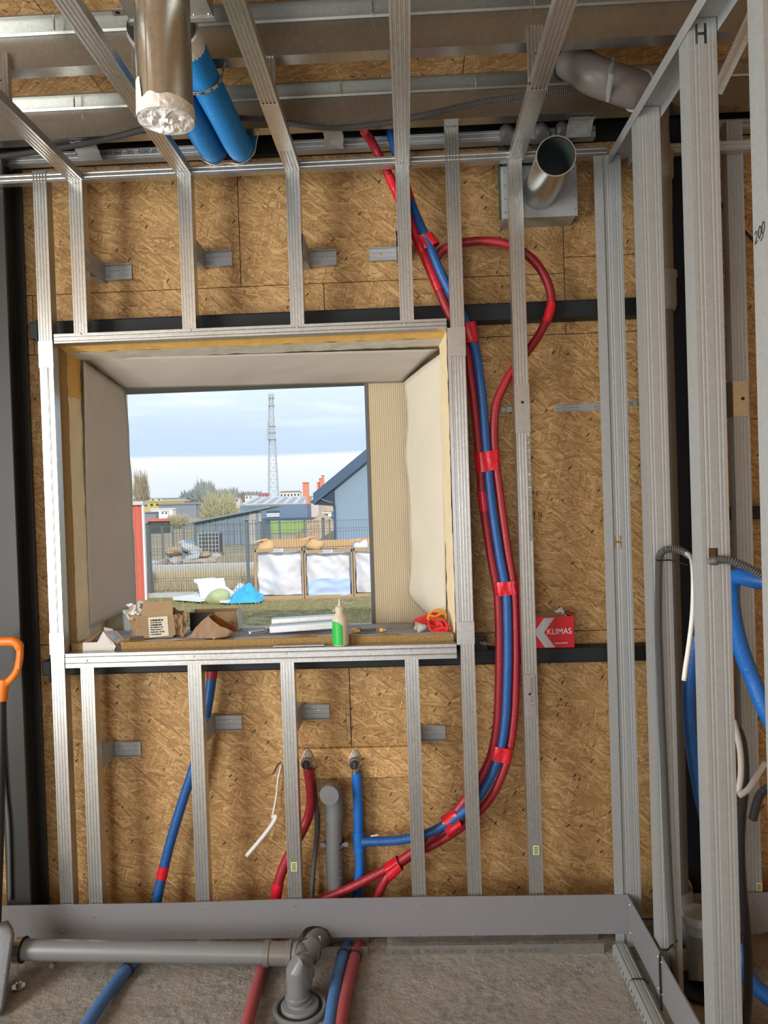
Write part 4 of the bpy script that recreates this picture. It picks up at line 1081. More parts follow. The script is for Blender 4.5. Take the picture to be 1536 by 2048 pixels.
# open round duct with its square box on the wall
ya = OS - .11
a = P(1012, 342, Y=ya); c = P(1153, 432, Y=ya)
bw0, bw1 = P(1008, 440, Y=ya).x, P(1153, 432, Y=ya).x
bz0, bz1 = P(1100, 432, Y=ya).z, P(1100, 335, Y=ya).z
t = thing('duct_outlet', 'open-ended round metal duct on a square box high right of the window', 'duct', ((bw0 + bw1) / 2, OS, bz0))
obj('box', MB().box(bw0, bw1, ya, OS - .001, bz0, bz1), M_galv_grey, t, bevel=.001)
fcp = obj('face_plate', MB().box(bw0 - .008, bw1 + .004, ya - .003, ya, bz0 - .004, bz1 + .01), M_galv_grey, t)
for q in range(4):
    for x in (bw0 + .004, bw1 - .006): screw(fcp, (x, ya - .003, bz0 + .018 + q * (bz1 - bz0 - .03) / 3), r=.004)
obj('membrane_edge', MB().box(bw0 - .012, bw1 - .03, ya + .002, ya + .012, bz1 + .008, bz1 + .05), M_green_mem, t)
obj('membrane_edge', MB().box(bw0 - .016, bw0 - .010, ya - .004, ya + .010, bz0, bz1 + .05), M_green_mem, t)
e0, e1 = P(1080, 385, Y=ya), P(1112, 312, Y=2.44)
ax = (e1 - e0); L = ax.length; ax.normalize(); rd = .0625
obj('tube', MB().lathe([(rd, -.0), (rd, L * .5), (rd, L), (rd - .002, L), (rd - .002, .02)], e0, ax, n=40, cap=False), M_duct, t, smooth=30)
obj('inside', MB().lathe([(rd - .0022, L - .004), (rd - .0022, .0), (.0005, .0)], e0, ax, n=32, cap=False), M_duct_in, t, smooth=30)
obj('rim', MB().lathe([(rd + .0015, L - .004), (rd + .0015, L + .001), (rd - .002, L + .001), (rd - .002, L - .004)], e0, ax, n=40, cap=False), M_galv, t)
obj('collar', MB().lathe([(rd + .012, .001), (rd + .004, .006), (rd + .0005, .014)], e0, ax, n=40), M_galv_grey, t, smooth=30)
# grey ribbed pipe stubs behind the rails
for k, u in enumerate((1012, 1080, 1122)):
    p = P(u, 262, Y=2.83)
    tag(obj('ribbed_stub', corrugated([(p.x, 2.765, CAMH + 1.31), (p.x, 2.80, CAMH + 1.345), (p.x, 2.83, CAMH + 1.36), (p.x, 2.87, CAMH + 1.33), (p.x, 2.875, CAMH + 1.24)], .026, .012, .003, 16), M_conduit),
        ['grey ribbed hose bend over the wall top, leftmost of three by the open duct', 'grey ribbed hose bend over the wall top, middle of three by the open duct', 'grey ribbed hose bend over the wall top, rightmost of three by the open duct'][k], 'hose', 'grey hose bends')
# foil-taped joints on the joist flange
for k, (u, v, w_) in enumerate(((165, 285, .085), (665, 262, .07), (1165, 235, .09))):
    p = P(u, v, Z=CAMH + 1.329); x = p.x
    def tp_(a_, b__): return (x - w_ / 2 + w_ * a_ + .01 * noise.noise((b__ * 3, k, 1)), 2.672 + b__ * .085, CAMH + 1.329 - .004 * noise.noise((a_ * 4, b__ * 4, k)) - (.05 * max(0, b__ - .4)))
    o = obj('foil_patch', MB().grid(tp_, 6, 6), M_galv_grey)
    m_ = o.modifiers.new('thick', 'SOLIDIFY'); m_.thickness = .001
    tag(o, ['foil patch under the joist left of the blue hoses', 'foil patch under the joist above the red pipe top', 'foil patch under the joist near the taupe drain elbow'][k], 'tape', 'foil patches')
# taupe drain elbow and pipe
t = thing('drain_pipe', 'taupe plastic drain pipe bending from the ceiling down behind the partition', 'drain pipe', (.885, 2.62, 0))
rp_ = .055
xd, yd = P(1312, 450, Y=2.60).x, 2.60
zt_ = CAMH + 1.262
s0 = P(1128, 112, Z=CAMH + 1.40); s1 = P(1185, 150, Z=CAMH + 1.30); s2 = P(1245, 172, Z=CAMH + 1.27)
path = catmull([s0, s1, s2, (PX0 + .06, 2.44, zt_), (xd - .03, 2.53, zt_ - .06), (xd, yd, zt_ - .17), (xd, yd, zt_ - .30)], .015)
obj('elbow', MB().tube(path, rp_, 22), M_pvc_brown, t, smooth=40)
obj('socket', MB().tube([s0 + (s0 - s1).normalized() * .02, s0 + (s1 - s0).normalized() * .03], rp_ + .008, 22), M_conduit_dark, t, smooth=40)
i = len(path) * 45 // 100; obj('socket', MB().tube(path[i - 2:i + 1], rp_ + .006, 22), M_pvc_white, t, smooth=40)
zs1, zs2 = Zf(1330, 322, 2.60), Zf(1330, 560, 2.60)
obj('pipe', MB().tube([(xd, yd, zt_ - .29), (xd, yd, zs2 - .01)], rp_ - .002, 22), M_pvc_brown, t, smooth=40)
obj('lower_pipe', MB().tube([(xd, yd, zs2), (xd, yd, .22)], rp_ - .008, 22), M_pvc_shaded, t, smooth=40, label='grey lower length of the drain pipe')
obj('socket', MB().lathe([(rp_, -.07), (rp_ + .006, -.06), (rp_ + .006, .0), (rp_ + .009, .004), (rp_ + .009, .02), (rp_, .024)], (xd, yd, zs1), n=22), M_pvc_brown, t, smooth=40)
obj('socket', MB().lathe([(rp_ - .002, -.11), (rp_ + .005, -.09), (rp_ + .005, .0), (rp_ + .009, .004), (rp_ + .009, .022), (rp_, .026)], (xd, yd, zs2), n=22), M_pvc, t, smooth=40)
obj('strap', MB().tube([P(1226, 118, Z=CAMH + 1.34), P(1222, 150, Z=CAMH + 1.235), P(1216, 200, Z=CAMH + 1.225)], .008, 6), M_pvc_white, t, smooth=40)
# lower bend of that drain and a small inspection cap, on the floor beyond the partition
z0_ = .20
path = catmull([(xd, yd, .26), (xd + .01, yd - .01, .20), (xd + .07, yd - .04, .12), (xd + .16, yd - .09, .075)], .012)
obj('lower_elbow', MB().tube(path, rp_ + .004, 22), M_pvc, t, smooth=40)
pk = P(1393, 1830, Y=2.50)
t2 = thing('drain_stub', 'pale grey capped drain pipe on the floor beyond the partition', 'drain pipe', (pk.x, 2.5, 0))
obj('pipe', MB().tube(catmull([(pk.x + .01, 2.50, pk.z - .02), (pk.x + .01, 2.50, .10), (pk.x - .0, 2.46, .03)], .02), .043, 20), M_pvc, t2, smooth=40)
obj('cap', MB().lathe([(.052, -.05), (.056, -.02), (.062, -.012), (.062, .0), (.054, .01), (.001, .012)], (pk.x + .01, 2.50, pk.z), n=24), M_pvc_white, t2, smooth=30)
obj('floor_ring', MB().lathe([(.085, .002), (.085, .012), (.06, .02), (.05, .02)], (pk.x, 2.47, 0), n=24), M_rubber, t2, smooth=30)
pd = P(1352, 1780, Y=2.66)
tag(obj('pipe_cap', MB().lathe([(.058, .03), (.058, 0), (.052, -.006), (.046, -.003), (.001, -.003)], (pd.x, 2.66, pd.z), (0, 1, 0), n=26), M_pvc_white, smooth=30), 'round grey pipe cap low behind the conduit stud', 'cap')
obj('pipe', MB().lathe([(.05, .03), (.05, .055)], (pd.x, 2.66, pd.z), (0, 1, 0), n=20), M_pvc, bpy.data.objects['pipe_cap'], smooth=30)

# ================================================================ conduits, cables and pipes in and behind the partition
def cond(uvs, r, mat, lb, name='conduit', cat='conduit', grp='grey ribbed conduits', pitch=.006, smooth_head=0):
    pts = [P(q[0], q[1], Y=q[2]) for q in uvs]
    o = obj(name, corrugated(pts, r, pitch, r * .17, 12), mat)
    return tag(o, lb, cat, grp)
ycn = YA - .014
cond(((1380, 1112, 2.36), (1362, 1101, 2.355), (1340, 1098, 2.355), (1324, 1104, 2.358), (1318, 1122, ycn), (1317, 1180, ycn), (1317, 1260, ycn), (1320, 1340, ycn), (1324, 1450, ycn), (1329, 1560, ycn), (1334, 1680, ycn), (1340, 1800, ycn), (1346, 1900, ycn), (1351, 1965, ycn)),
     .0105, M_conduit, 'grey ribbed conduit running down the stud beside the navy column')
tag(obj('cable_tie', MB().tube([P(1311, 1118, Y=YA - .004), P(1314, 1121, Y=ycn - .013), P(1325, 1121, Y=ycn - .013), P(1340, 1120, Y=YA - .004), P(1376, 1130, Y=2.34)], .0022, 6), M_black), 'black cable tie at the top of the stud conduit', 'cable tie', 'black cable ties')
cond(((1405, 1118, 2.02), (1424, 1122, YB - .005), (1440, 1119, 1.925), (1460, 1121, 1.91), (1485, 1130, 1.90), (1510, 1143, 1.89), (1540, 1160, 1.88)), .0095, M_conduit, 'grey ribbed conduit poking out through the square stud hole')
wcp = [P(*q[:2], Y=q[2]) for q in ((1372, 1106, 2.36), (1380, 1112, 2.28), (1385, 1128, 2.14), (1387, 1170, 2.08), (1385, 1230, 2.08), (1378, 1290, 2.08), (1372, 1330, 2.08), (1368, 1361, 2.08))]
tag(obj('cable', MB().tube(catmull(wcp, .01), .0068, 10), M_white_cable, smooth=True), 'white cable end hanging beside the conduit stud', 'cable', 'white cables')
bh = foam_pipe('blue_pipe', [P(*q[:2], Y=q[2]) for q in ((1560, 1168, 2.12), (1536, 1164, 2.14), (1500, 1158, 2.18), (1475, 1152, 2.22), (1464, 1165, 2.26), (1463, 1200, 2.28), (1470, 1250, 2.29), (1486, 1310, 2.29), (1506, 1360, 2.28), (1530, 1420, 2.26), (1560, 1480, 2.24))], .024, M_blue_bright, 'bright blue insulated pipe looping beyond the right-hand studs')
foam_pipe('blue_pipe', [P(*q[:2], Y=q[2]) for q in ((1395, 1270, 2.40), (1384, 1330, 2.42), (1378, 1400, 2.44), (1382, 1470, 2.45), (1394, 1550, 2.46), (1410, 1630, 2.47), (1440, 1720, 2.48))], .022, M_blue, 'dark blue insulated pipe bowing behind the square-holed stud')
foam_pipe('blue_pipe', [P(*q[:2], Y=q[2]) for q in ((1482, 1890, 2.42), (1490, 1935, 2.38), (1505, 1965, 2.33), (1530, 1990, 2.28), (1570, 2015, 2.22))], .024, M_blue, 'blue insulated pipe on the floor beyond the right-hand studs')
wc2 = [P(*q[:2], Y=q[2]) for q in ((1466, 1440, 2.10), (1472, 1460, 2.10), (1480, 1500, 2.10), (1482, 1545, 2.10), (1477, 1585, 2.10))]
tag(obj('cable', MB().tube(catmull(wc2, .01), .008, 10), M_white_cable, smooth=True), 'white cable curving beside the dark conduit', 'cable', 'white cables')
wc3 = [P(*q[:2], Y=q[2]) for q in ((1477, 1592, 2.08), (1495, 1580, 2.075), (1512, 1555, 2.07), (1531, 1524, 2.06))]
tag(obj('cable', MB().tube(catmull(wc3, .01), .008, 10), M_white_cable, smooth=True), 'loose white cable end sticking out at the right edge', 'cable', 'white cables')
cond(((1474, 1455, 2.16), (1484, 1480, 2.15), (1490, 1540, 2.14), (1488, 1590, 2.13), (1483, 1640, 2.12), (1481, 1700, 2.11), (1485, 1780, 2.09), (1492, 1850, 2.07), (1496, 1920, 2.05), (1496, 1990, 2.03), (1490, 2060, 2.0)), .0115, M_conduit_dark, 'dark ribbed conduit hanging down beside the square-holed stud')
cond(((1545, 1570, 2.3), (1520, 1590, 2.3), (1505, 1640, 2.31)), .012, M_conduit_dark, 'short dark conduit bend at the right edge')
cond(((1290, 186, 2.50), (1330, 205, 2.48), (1365, 225, 2.46), (1420, 255, 2.45)), .0095, M_conduit, 'grey ribbed conduit high between the partition studs')

# ================================================================ floor pipes and the spade
yf = 2.60
def Fz(u, v, z): return P(u, v, Z=z)
t = thing('waste_pipe', 'long grey plastic waste pipe lying across the floor into a branch', 'drain pipe', P(280, 1905, Y=2.6) * 1)
rw = .034
pa, pb2 = P(36, 1899, Y=2.52), P(545, 1907, Y=2.52)
za = (pa.z + pb2.z) / 2
pa = Vector((pa.x, 2.52, pa.z)); pb2 = Vector((pb2.x, 2.52, pb2.z))
dirx = (pb2 - pa).normalized()
obj('pipe', MB().tube([pa, pb2], rw, 24), M_pvc, t, smooth=40)
obj('clamp', MB().lathe([(rw + .001, -.011), (rw + .006, -.011), (rw + .006, .011), (rw + .001, .011)], pa + dirx * .006, dirx, n=24), M_screw, t, smooth=30)
obj('lining', MB().lathe([(rw + .0005, .011), (rw + .008, .012), (rw + .008, .017), (rw + .0005, .018)], pa + dirx * .006, dirx, n=24), M_rubber, t, smooth=30)
obj('threaded_rod', MB().tube([(pa.x, 2.515, pa.z - rw), (pa.x, 2.515, .006)], .0045, 8), M_screw, t)
obj('foot_nut', MB().lathe([(.024, 0), (.024, .004), (.010, .005), (.010, .016)], (pa.x, 2.515, .003), n=6), M_screw, t)
s_ = pb2
obj('socket', MB().lathe([(rw + .001, -.03), (rw + .007, -.028), (rw + .007, -.010), (rw + .004, -.006), (rw + .004, .05), (rw + .008, .054), (rw + .008, .066), (rw, .07)], s_, dirx, n=26), M_pvc_brown, t, smooth=30)
jn = P(597, 1922, Y=2.50)
br = catmull([s_ + dirx * .05, s_ + dirx * .09, jn + Vector((.01, .0, .005))], .012)
obj('branch', MB().tube(br, rw + .002, 24), M_pvc, t, smooth=40)
up_ = catmull([P(592, 1985, Y=2.40), P(594, 1962, Y=2.43), P(600, 1935, Y=2.48), P(615, 1905, Y=2.53), P(626, 1893, Y=2.56)], .012)
obj('branch', MB().tube(up_, rw - .001, 24), M_pvc, t, smooth=40)
e2 = catmull([P(614, 1910, Y=2.53), P(621, 1896, Y=2.58), P(629, 1883, Y=2.63), P(638, 1877, Y=2.68), P(646, 1880, Y=2.74), P(650, 1896, Y=2.78)], .012)
obj('elbow', MB().tube(e2, rw + .002, 24), M_pvc, t, smooth=40)
d2 = (e2[2] - e2[0]).normalized()
obj('clamp', MB().lathe([(rw + .003, -.008), (rw + .008, -.008), (rw + .008, .008), (rw + .003, .008)], e2[1], d2, n=24), M_screw, t, smooth=30)
obj('lining', MB().lathe([(rw + .003, .009), (rw + .010, .010), (rw + .010, .014), (rw + .003, .015)], e2[1], d2, n=24), M_rubber, t, smooth=30)
flc = P(600, 2006, Z=.02)
dn = catmull([P(606, 1932, Y=2.475), P(606, 1950, Y=2.44), P(600, 1968, Y=2.41), (flc.x - .008, flc.y + .012, .13), (flc.x - .008, flc.y + .005, .03)], .012)
obj('down_elbow', MB().tube(dn, rw + .001, 24).ell(dn[0], rw + .001, rw + .001, rw + .001, 20, 12), M_pvc, t, smooth=40)
obj('socket', MB().lathe([(rw + .004, 0), (rw + .006, .004), (rw + .006, .012), (rw + .002, .016), (rw + .002, .02)], (flc.x - .008, flc.y + .006, .03), n=24), M_pvc, t, smooth=30)
for u, v, Y_ in ((634, 1880, 2.60), (594, 1932, 2.435)):
    p = P(u, v, Y=Y_)
    obj('label', MB().obox(p, Vector((.013, 0, .003)), Vector((-.002, .006, .008)), Vector((0, -.0008, .0006))), M_trim_white, t)
for q_, d_ in ((br[2], br[3] - br[2]), (up_[3], up_[4] - up_[3]), (dn[2], dn[3] - dn[2])):
    obj('rim', MB().lathe([(rw - .002, -.007), (rw + .0045, -.006), (rw + .0045, .006), (rw - .002, .007)], q_, d_.normalized(), n=24), M_pvc, t, smooth=30)
fl_ = thing('floor_flange', 'round grey floor flange under the waste pipe elbow', 'flange', (flc.x, flc.y, 0))
obj('ring', MB().lathe([(.088, 0), (.088, .010), (.082, .014), (.074, .012), (.071, .006), (.071, .002)], (flc.x, flc.y, 0), n=40), M_pvc, fl_, smooth=30)
obj('gasket', MB().lathe([(.071, .003), (.070, .010), (.064, .011), (.062, .004)], (flc.x, flc.y, 0), n=40), M_rubber, fl_, smooth=30)
obj('plate', MB().lathe([(.062, .003), (.062, .016), (.058, .020), (rw + .008, .024), (rw + .006, .032)], (flc.x, flc.y, 0), n=40), M_pvc, fl_, smooth=30)
def fpipe(uvs, mat, lb, r=.0205):
    ps_ = [P(q[0], q[1], Y=q[3]) if len(q) > 3 else P(q[0], q[1], Z=(q[2] if len(q) > 2 else r + .004)) for q in uvs]
    ps_.append(ps_[-1] + (ps_[-1] - ps_[-2]).normalized() * .5); ps_.append(ps_[-1] + (ps_[-1] - ps_[-3]).normalized() * .6)
    return foam_pipe('blue_pipe' if 'blue' in lb.split(' insulated')[0] else 'red_pipe', ps_, r, mat, lb)
def under(u): return [(u + 4, 1885, None, 2.79), (u + 1, 1892, None, 2.73)]
fb1 = fpipe(under(294) + [(262, 1930), (235, 1962), (210, 1995), (180, 2040), (150, 2085)], M_blue_dusty, 'dusty blue insulated pipe crossing the floor under the waste pipe')
fr1 = fpipe(under(548) + [(528, 1930), (514, 1975), (500, 2025), (488, 2075)], M_red_dusty, 'dusty red insulated pipe on the floor left of the flange')
fb2 = fpipe(under(692) + [(684, 1918, .026), (673, 1965), (664, 2020), (656, 2080)], M_blue_dusty, 'dusty blue insulated pipe on the floor right of the flange')
fr2 = fpipe(under(718) + [(708, 1920, .026), (696, 1970), (686, 2020), (678, 2080)], M_red_dusty, 'dusty red insulated pipe on the floor beside the blue one')
for pp, u, v in ((fb1, 255, 1940), (fb2, 681, 1909), (fr2, 708, 1913)):
    i = nearest(pp, u, v); q = PTH[pp.name]
    obj('cable_tie', MB().tube([q[i] - (q[i + 1] - q[i]).normalized() * .004, q[i] + (q[i + 1] - q[i]).normalized() * .004], .0232, 14), M_black, pp, smooth=30)
# spade leaning on the column
t = thing('spade', 'spade with orange D-handle and black shaft leaning at the left edge', 'spade', P(10, 1990, Z=.01))
Ysp = 2.62
def SP(u, v, Y=Ysp): return P(u, v, Y=Y)
gr = [SP(-14, 1283), SP(10, 1283), SP(27, 1283), SP(37, 1290), SP(40, 1305), SP(38, 1325), SP(32, 1345), SP(18, 1362), SP(8, 1372)]
gl = [SP(-14, 1283), SP(-28, 1288), SP(-33, 1305), SP(-32, 1325), SP(-26, 1345), SP(-12, 1362), SP(4, 1374)]
hn = MB().tube(catmull(gr, .008), [.017 if i < 12 else .013 for i in range(len(catmull(gr, .008)))], 14)
hn.tube(catmull(gl, .008), .013, 14)
hn.tube(catmull([SP(8, 1340 + 18), SP(6, 1375), SP(3, 1402)], .01), [.020 - .002 * 0] * len(catmull([SP(8, 1358), SP(6, 1375), SP(3, 1402)], .01)), 14)
h_ = obj('handle', hn, M_orange, t)
m_ = h_.modifiers.new('fuse', 'REMESH'); m_.mode = 'VOXEL'; m_.voxel_size = .0035; m_.use_smooth_shade = True
m_ = h_.modifiers.new('soft', 'SMOOTH'); m_.iterations = 6
rib = MB()
for i in range(9):
    p = SP(44 - .3 * i, 1294 + i * 5); rib.obox(p + Vector((-.003, -.004, 0)), (.004, 0, 0), (0, .008, 0), (0, 0, .0022))
obj('grip_ribs', rib, M_orange, h_, kind='stuff')
sh0, sh1 = SP(3, 1398), P(-8, 1860, Y=2.50)
obj('shaft', MB().tube(catmull([sh0, SP(2, 1500, 2.59), SP(-2, 1680, 2.545), sh1], .03), .0165, 14), M_black, t, smooth=40)
bt_ = P(-22, 1990, Y=2.40)
def bl_(a_, b__):
    cx = -.022; yy = 2.475 - .10 * b__; zz = .205 - .19 * b__
    base = P(-16, 1848, Y=2.475)
    wv = .085 + .0 * b__; s = (a_ - .5) * 2
    wtop = wv * (1 - .35 * max(0, .12 - b__) / .12)
    return (base.x + s * wtop, base.y - .10 * b__ - .016 * (1 - s * s), base.z + .012 - (base.z + .008) * b__ - .02 * s * s * (b__ < .0) + .0)
bm_ = obj('blade', MB().grid(bl_, 14, 12), M_blade, t, smooth=True)
m_ = bm_.modifiers.new('thick', 'SOLIDIFY'); m_.thickness = .0025
cp_ = catmull([P(20, 1540, Y=2.74), P(24, 1600, Y=2.735), P(30, 1680, Y=2.73), P(14, 1420, Y=2.74)][:3], .02)
tag(obj('cable', MB().tube(catmull([P(4, 1400, Y=2.735), P(5, 1500, Y=2.73), P(10, 1580, Y=2.73), P(17, 1660, Y=2.73), P(20, 1800, Y=2.73)], .02), .007, 8), M_grey_cable, smooth=True), 'dark cable hanging down the grey steel column behind the spade', 'cable')
# loose grit swept against the wall foot
gm = MB(); rg = random.Random(3)
def pebble(x, y, s):
    n = len(gm.v); h = s * rg.uniform(.5, .9)
    gm.v += [(x - s, y, 0), (x, y - s * rg.uniform(.6, 1), 0), (x + s, y + s * .2, 0), (x + s * .1, y + s, 0), (x + s * .1, y, h)]
    gm.f += [(n, n + 1, n + 4), (n + 1, n + 2, n + 4), (n + 2, n + 3, n + 4), (n + 3, n, n + 4), (n, n + 3, n + 2, n + 1)]
for _ in range(1600):
    u = rg.choice((rg.uniform(40, 1200), rg.uniform(430, 640), rg.uniform(1080, 1220))); v = 1925 + abs(rg.gauss(0, 1)) * (22 if u < 1100 else 10)
    p = P(u, v, Z=0)
    if p.x > .66: continue
    pebble(p.x, p.y, rg.choice((.0015, .002, .002, .003, .005)))
obj('grit', gm, M_gravel, kind='stuff')['label'] = 'loose grit scattered on the screed along the wall foot'
bpy.data.objects['grit']['category'] = 'grit'
p = P(103, 1937, Z=0)
tag(obj('stone', MB().ell((p.x, p.y, .008), .010, .008, .010, 8, 6, jit=.5), M_gravel), 'small pale stone on the floor near the pipe clamp', 'stone')
# ================================================================ window reveal
YF, YM, YO = 2.81, 2.935, 3.05
win = bpy.data.objects.new('window_1', None); COL.objects.link(win); win.location = ((WXL + WXR) / 2, OS, WZB); win['kind'] = 'structure'
def ragged(name, p0, p1, m_, seed):
    # a cut face between two edge lines, slightly splayed towards the room, with a ragged surface
    A0, A1, B0, B1 = map(Vector, (*p0, *p1))
    def fn(a, b):
        q = A0.lerp(A1, b).lerp(B0.lerp(B1, b), a)
        k = .0030 * noise.noise(q * 17 + Vector((seed, 0, 0))) + .0014 * noise.noise(q * 60)
        return q + Vector((k, -abs(k) * .5, k))
    return obj(name, MB().grid(fn, 6, 90), m_, win)
def vline(u, y, z0=None, z1=None): x = Xf(u, 1000, y); return ((x, y, z0 or WZB), (x, y, z1 or WZT))
zsp = Zf(155, 795, 2.83)  # sunlight boundary on the left foam, painted as a colour change
ragged('board_edge', vline(127.5, 2.762), vline(144, 2.80), M_osb_edge, 1)
ragged('foam_edge', vline(144, 2.80, None, zsp), vline(170, 2.875, None, zsp), M_foam, 2)
ragged('foam_edge', vline(144, 2.80, zsp, None), vline(170, 2.875, zsp, None), M_foam_amber, 3)
ragged('foam_edge', vline(903, 2.762), vline(888, 2.875), M_foam, 4)
xa_, xb_ = Xf(127, 1000, 2.76), Xf(903, 1000, 2.76)
def hline(v, y): z = Zf(520, v, y); return ((xa_ + (y - 2.76) * .25, y, z), (xb_ - (y - 2.76) * .1, y, z))
ragged('foam_edge', hline(676, 2.762), hline(690, 2.80), M_foam_amber, 5)
ragged('foam_edge', hline(690, 2.80), hline(706, 2.875), M_membrane_r, 6)
obj('backing', MB().box(xa_ - .06, Xf(166, 1000, 2.875), 2.88, YO - .002, WZB, WZT).box(Xf(893, 1000, 2.875), xb_ + .06, 2.88, YO - .002, WZB, WZT).box(xa_ - .06, xb_ + .06, 2.88, YO - .002, Zf(520, 704, 2.88), WZT + .05), M_foam, win)
YM = 2.872
# ribbed sandwich panel of the outer wall
oxl, oxr = P(238, 1000, Y=YO).x, P(739, 1000, Y=YO).x
ozt, ozb = P(490, 769, Y=YO).z, P(490, 1262, Y=YO).z
def ribbed(x0, x1, z0, z1):
    n = max(2, int((x1 - x0) / .0042)); pl = []
    for i in range(n + 1):
        pl.append((x0 + (x1 - x0) * i / n, YO + (.0010 if i % 2 else 0)))
    pl += [(x1, YO + .12), (x0, YO + .12)]
    return MB().extrude(pl, (0, 0, z0), (1, 0, 0), (0, 1, 0), (0, 0, 1), z1 - z0)
for a in ((WXL - .35, oxl, -.2, ZC), (oxr, WXR + .35, -.2, ZC), (oxl, oxr, ozt, ZC), (oxl, oxr, -.2, ozb)):
    obj('ribbed_panel', ribbed(*a), M_panel, win)
obj('edge_trim', MB().extrude(sheet([(oxr + .006, YO - .003), (oxr - .004, YO - .003), (oxr - .004, YO + .125)], .002), (0, 0, ozb), (1, 0, 0), (0, 1, 0), (0, 0, 1), ozt - ozb), M_trim_grey, win)
obj('edge_trim', MB().box(oxl, oxr - .004, YO - .004, YO + .125, ozt - .004, ozt + .002), M_trim_grey, win)
obj('edge_trim', MB().box(oxl - .002, oxl + .004, YO - .003, YO + .125, ozb, ozt - .004), M_trim_white, win)
struct('wall_outer', MB().box(XL - .4, WXL - .35, YO, YO + .12, -.3, ZC + .12).box(WXR + .35, XR + .6, YO, YO + .12, -.3, ZC + .12), M_panel)
# the vapour membrane, cut and folded round the opening
def flap(lb, inner, outer, yi, yo, mat, bulge, nu=14, nv=40, fold=.012):
    ci, co = [Vector((*q, 0)) for q in inner], [Vector((*q, 0)) for q in outer]
    ci, co = catmull(ci, 5), catmull(co, 5)
    def at(c, t):
        f_ = t * (len(c) - 1); i = min(int(f_), len(c) - 2); return c[i].lerp(c[i + 1], f_ - i)
    def fn(a, b):
        p, q = at(ci, b), at(co, b)
        A, B_ = P(p.x, p.y, Y=yi), P(q.x, q.y, Y=yo)
        s = A.lerp(B_, a)
        k = bulge * math.sin(math.pi * a) + fold * noise.noise((a * 2.2, b * 5.5, bulge * 90)) * a + .004 * noise.noise((a * 7, b * 14, 3))
        return s + Vector((0, -k, 0))
    o = obj('membrane_flap', MB().grid(fn, nu, nv), mat, win, smooth=True, label=lb)
    m_ = o.modifiers.new('thick', 'SOLIDIFY'); m_.thickness = .0015
    return o
flap('grey membrane folded over the left reveal', [(167, 722), (170, 900), (174, 1080), (180, 1256)], [(250, 780), (257, 860), (262, 950), (268, 1090), (272, 1212)], YM + .002, YO - .012, M_membrane, .012)
flap('grey membrane folded down from the window head', [(174, 716), (400, 711), (640, 704), (876, 698)], [(250, 777), (400, 774), (600, 769), (730, 766), (808, 764)], YM + .002, YO - .010, M_membrane, .010)
flap('pale membrane sagging over the right reveal', [(884, 706), (886, 850), (889, 1000), (891, 1120), (893, 1248)], [(806, 766), (812, 795), (815, 850), (811, 910), (818, 985), (820, 1060), (822, 1110), (820, 1150), (818, 1188), (838, 1212), (862, 1234)], YM + .002, YO - .022, M_membrane_r, .022, fold=.03)
# sill board with a dusty sheet on top
zs_ = P(800, 1268, Y=2.76).z
sb = struct('trim_2', MB().box(WXL + .002, WXR - .002, 2.757, 3.0, WZB - .03, zs_ - .003), M_osb_edge)
def dust(a, b): return (WXL + .004 + (WXR - WXL - .008) * a, 2.765 + .255 * b, zs_ - .002 + .004 * noise.noise((a * 9, b * 3, 6)) + .003 * noise.noise((a * 30, b * 9, 2)))
d_ = obj('dusty_sheet', MB().grid(dust, 60, 8), M_board_dust, sb, smooth=True)
m_ = d_.modifiers.new('thick', 'SOLIDIFY'); m_.thickness = .003
zs_ += .003

# ================================================================ things on the sill
def quad_sheet(pts, t=.0016):                      # thin bent board through four corners
    a, b, c, d = map(Vector, pts); n = (b - a).cross(d - a).normalized() * t
    mb = MB(); mb.v = [tuple(q) for q in (a, b, c, d, a + n, b + n, c + n, d + n)]
    mb.f = [(0, 1, 2, 3), (7, 6, 5, 4), (0, 4, 5, 1), (1, 5, 6, 2), (2, 6, 7, 3), (3, 7, 4, 0)]
    return mb
def join(*ms):
    o = MB()
    for m_ in ms:
        n = len(o.v); o.v += m_.v; o.f += [tuple(i + n for i in f) for f in m_.f]
    return o
# torn brown box with a paper label
yb = 2.80
A = P(284, 1283, Y=yb); B = P(352, 1281, Y=yb); z0 = zs_; x0, x1 = A.x, B.x
T0, T1 = P(277, 1232, Y=yb), P(348, 1229, Y=yb); zt = T0.z
t = thing('cardboard_box', 'torn brown cardboard box with paper label on the left of the sill', 'box', ((x0 + x1) / 2, yb, z0))
dd = .11
obj('front_wall', join(quad_sheet(((x0, yb, z0 + .012), (x0 + .014, yb, z0), (x1 - .014, yb, z0), (x1, yb, z0 + .012))), quad_sheet(((x0, yb, z0 + .012), (x1, yb, z0 + .012), (T1.x, yb, zt), (T0.x, yb, zt)))), M_card, t)
obj('back_wall', quad_sheet(((x0, yb + dd, z0), (x1, yb + dd, z0), (x1, yb + dd, zt), (x0, yb + dd, zt))), M_card_in, t)
obj('floor', quad_sheet(((x0 + .012, yb, z0 + .001), (x1 - .012, yb, z0 + .001), (x1 - .01, yb + dd, z0 + .001), (x0 + .01, yb + dd, z0 + .001))), M_card, t)
obj('side_wall', quad_sheet(((x0, yb, z0 + .01), (x0, yb + dd, z0), (x0 - .02, yb + dd, zt - .01), (T0.x, yb, zt))), M_card, t)
obj('side_wall', quad_sheet(((x1, yb + dd, z0), (x1, yb, z0 + .01), (T1.x, yb, zt), (x1 + .012, yb + dd, zt - .02))), M_card, t)
fa_, fb__ = P(286, 1205, Y=yb - .004), P(345, 1202, Y=yb - .004)
obj('flap', quad_sheet(((T0.x + .010, yb, zt), (T1.x - .004, yb, zt), (fb__.x, yb - .004, fb__.z), (fa_.x, yb - .004, fa_.z))), M_card_in, t)
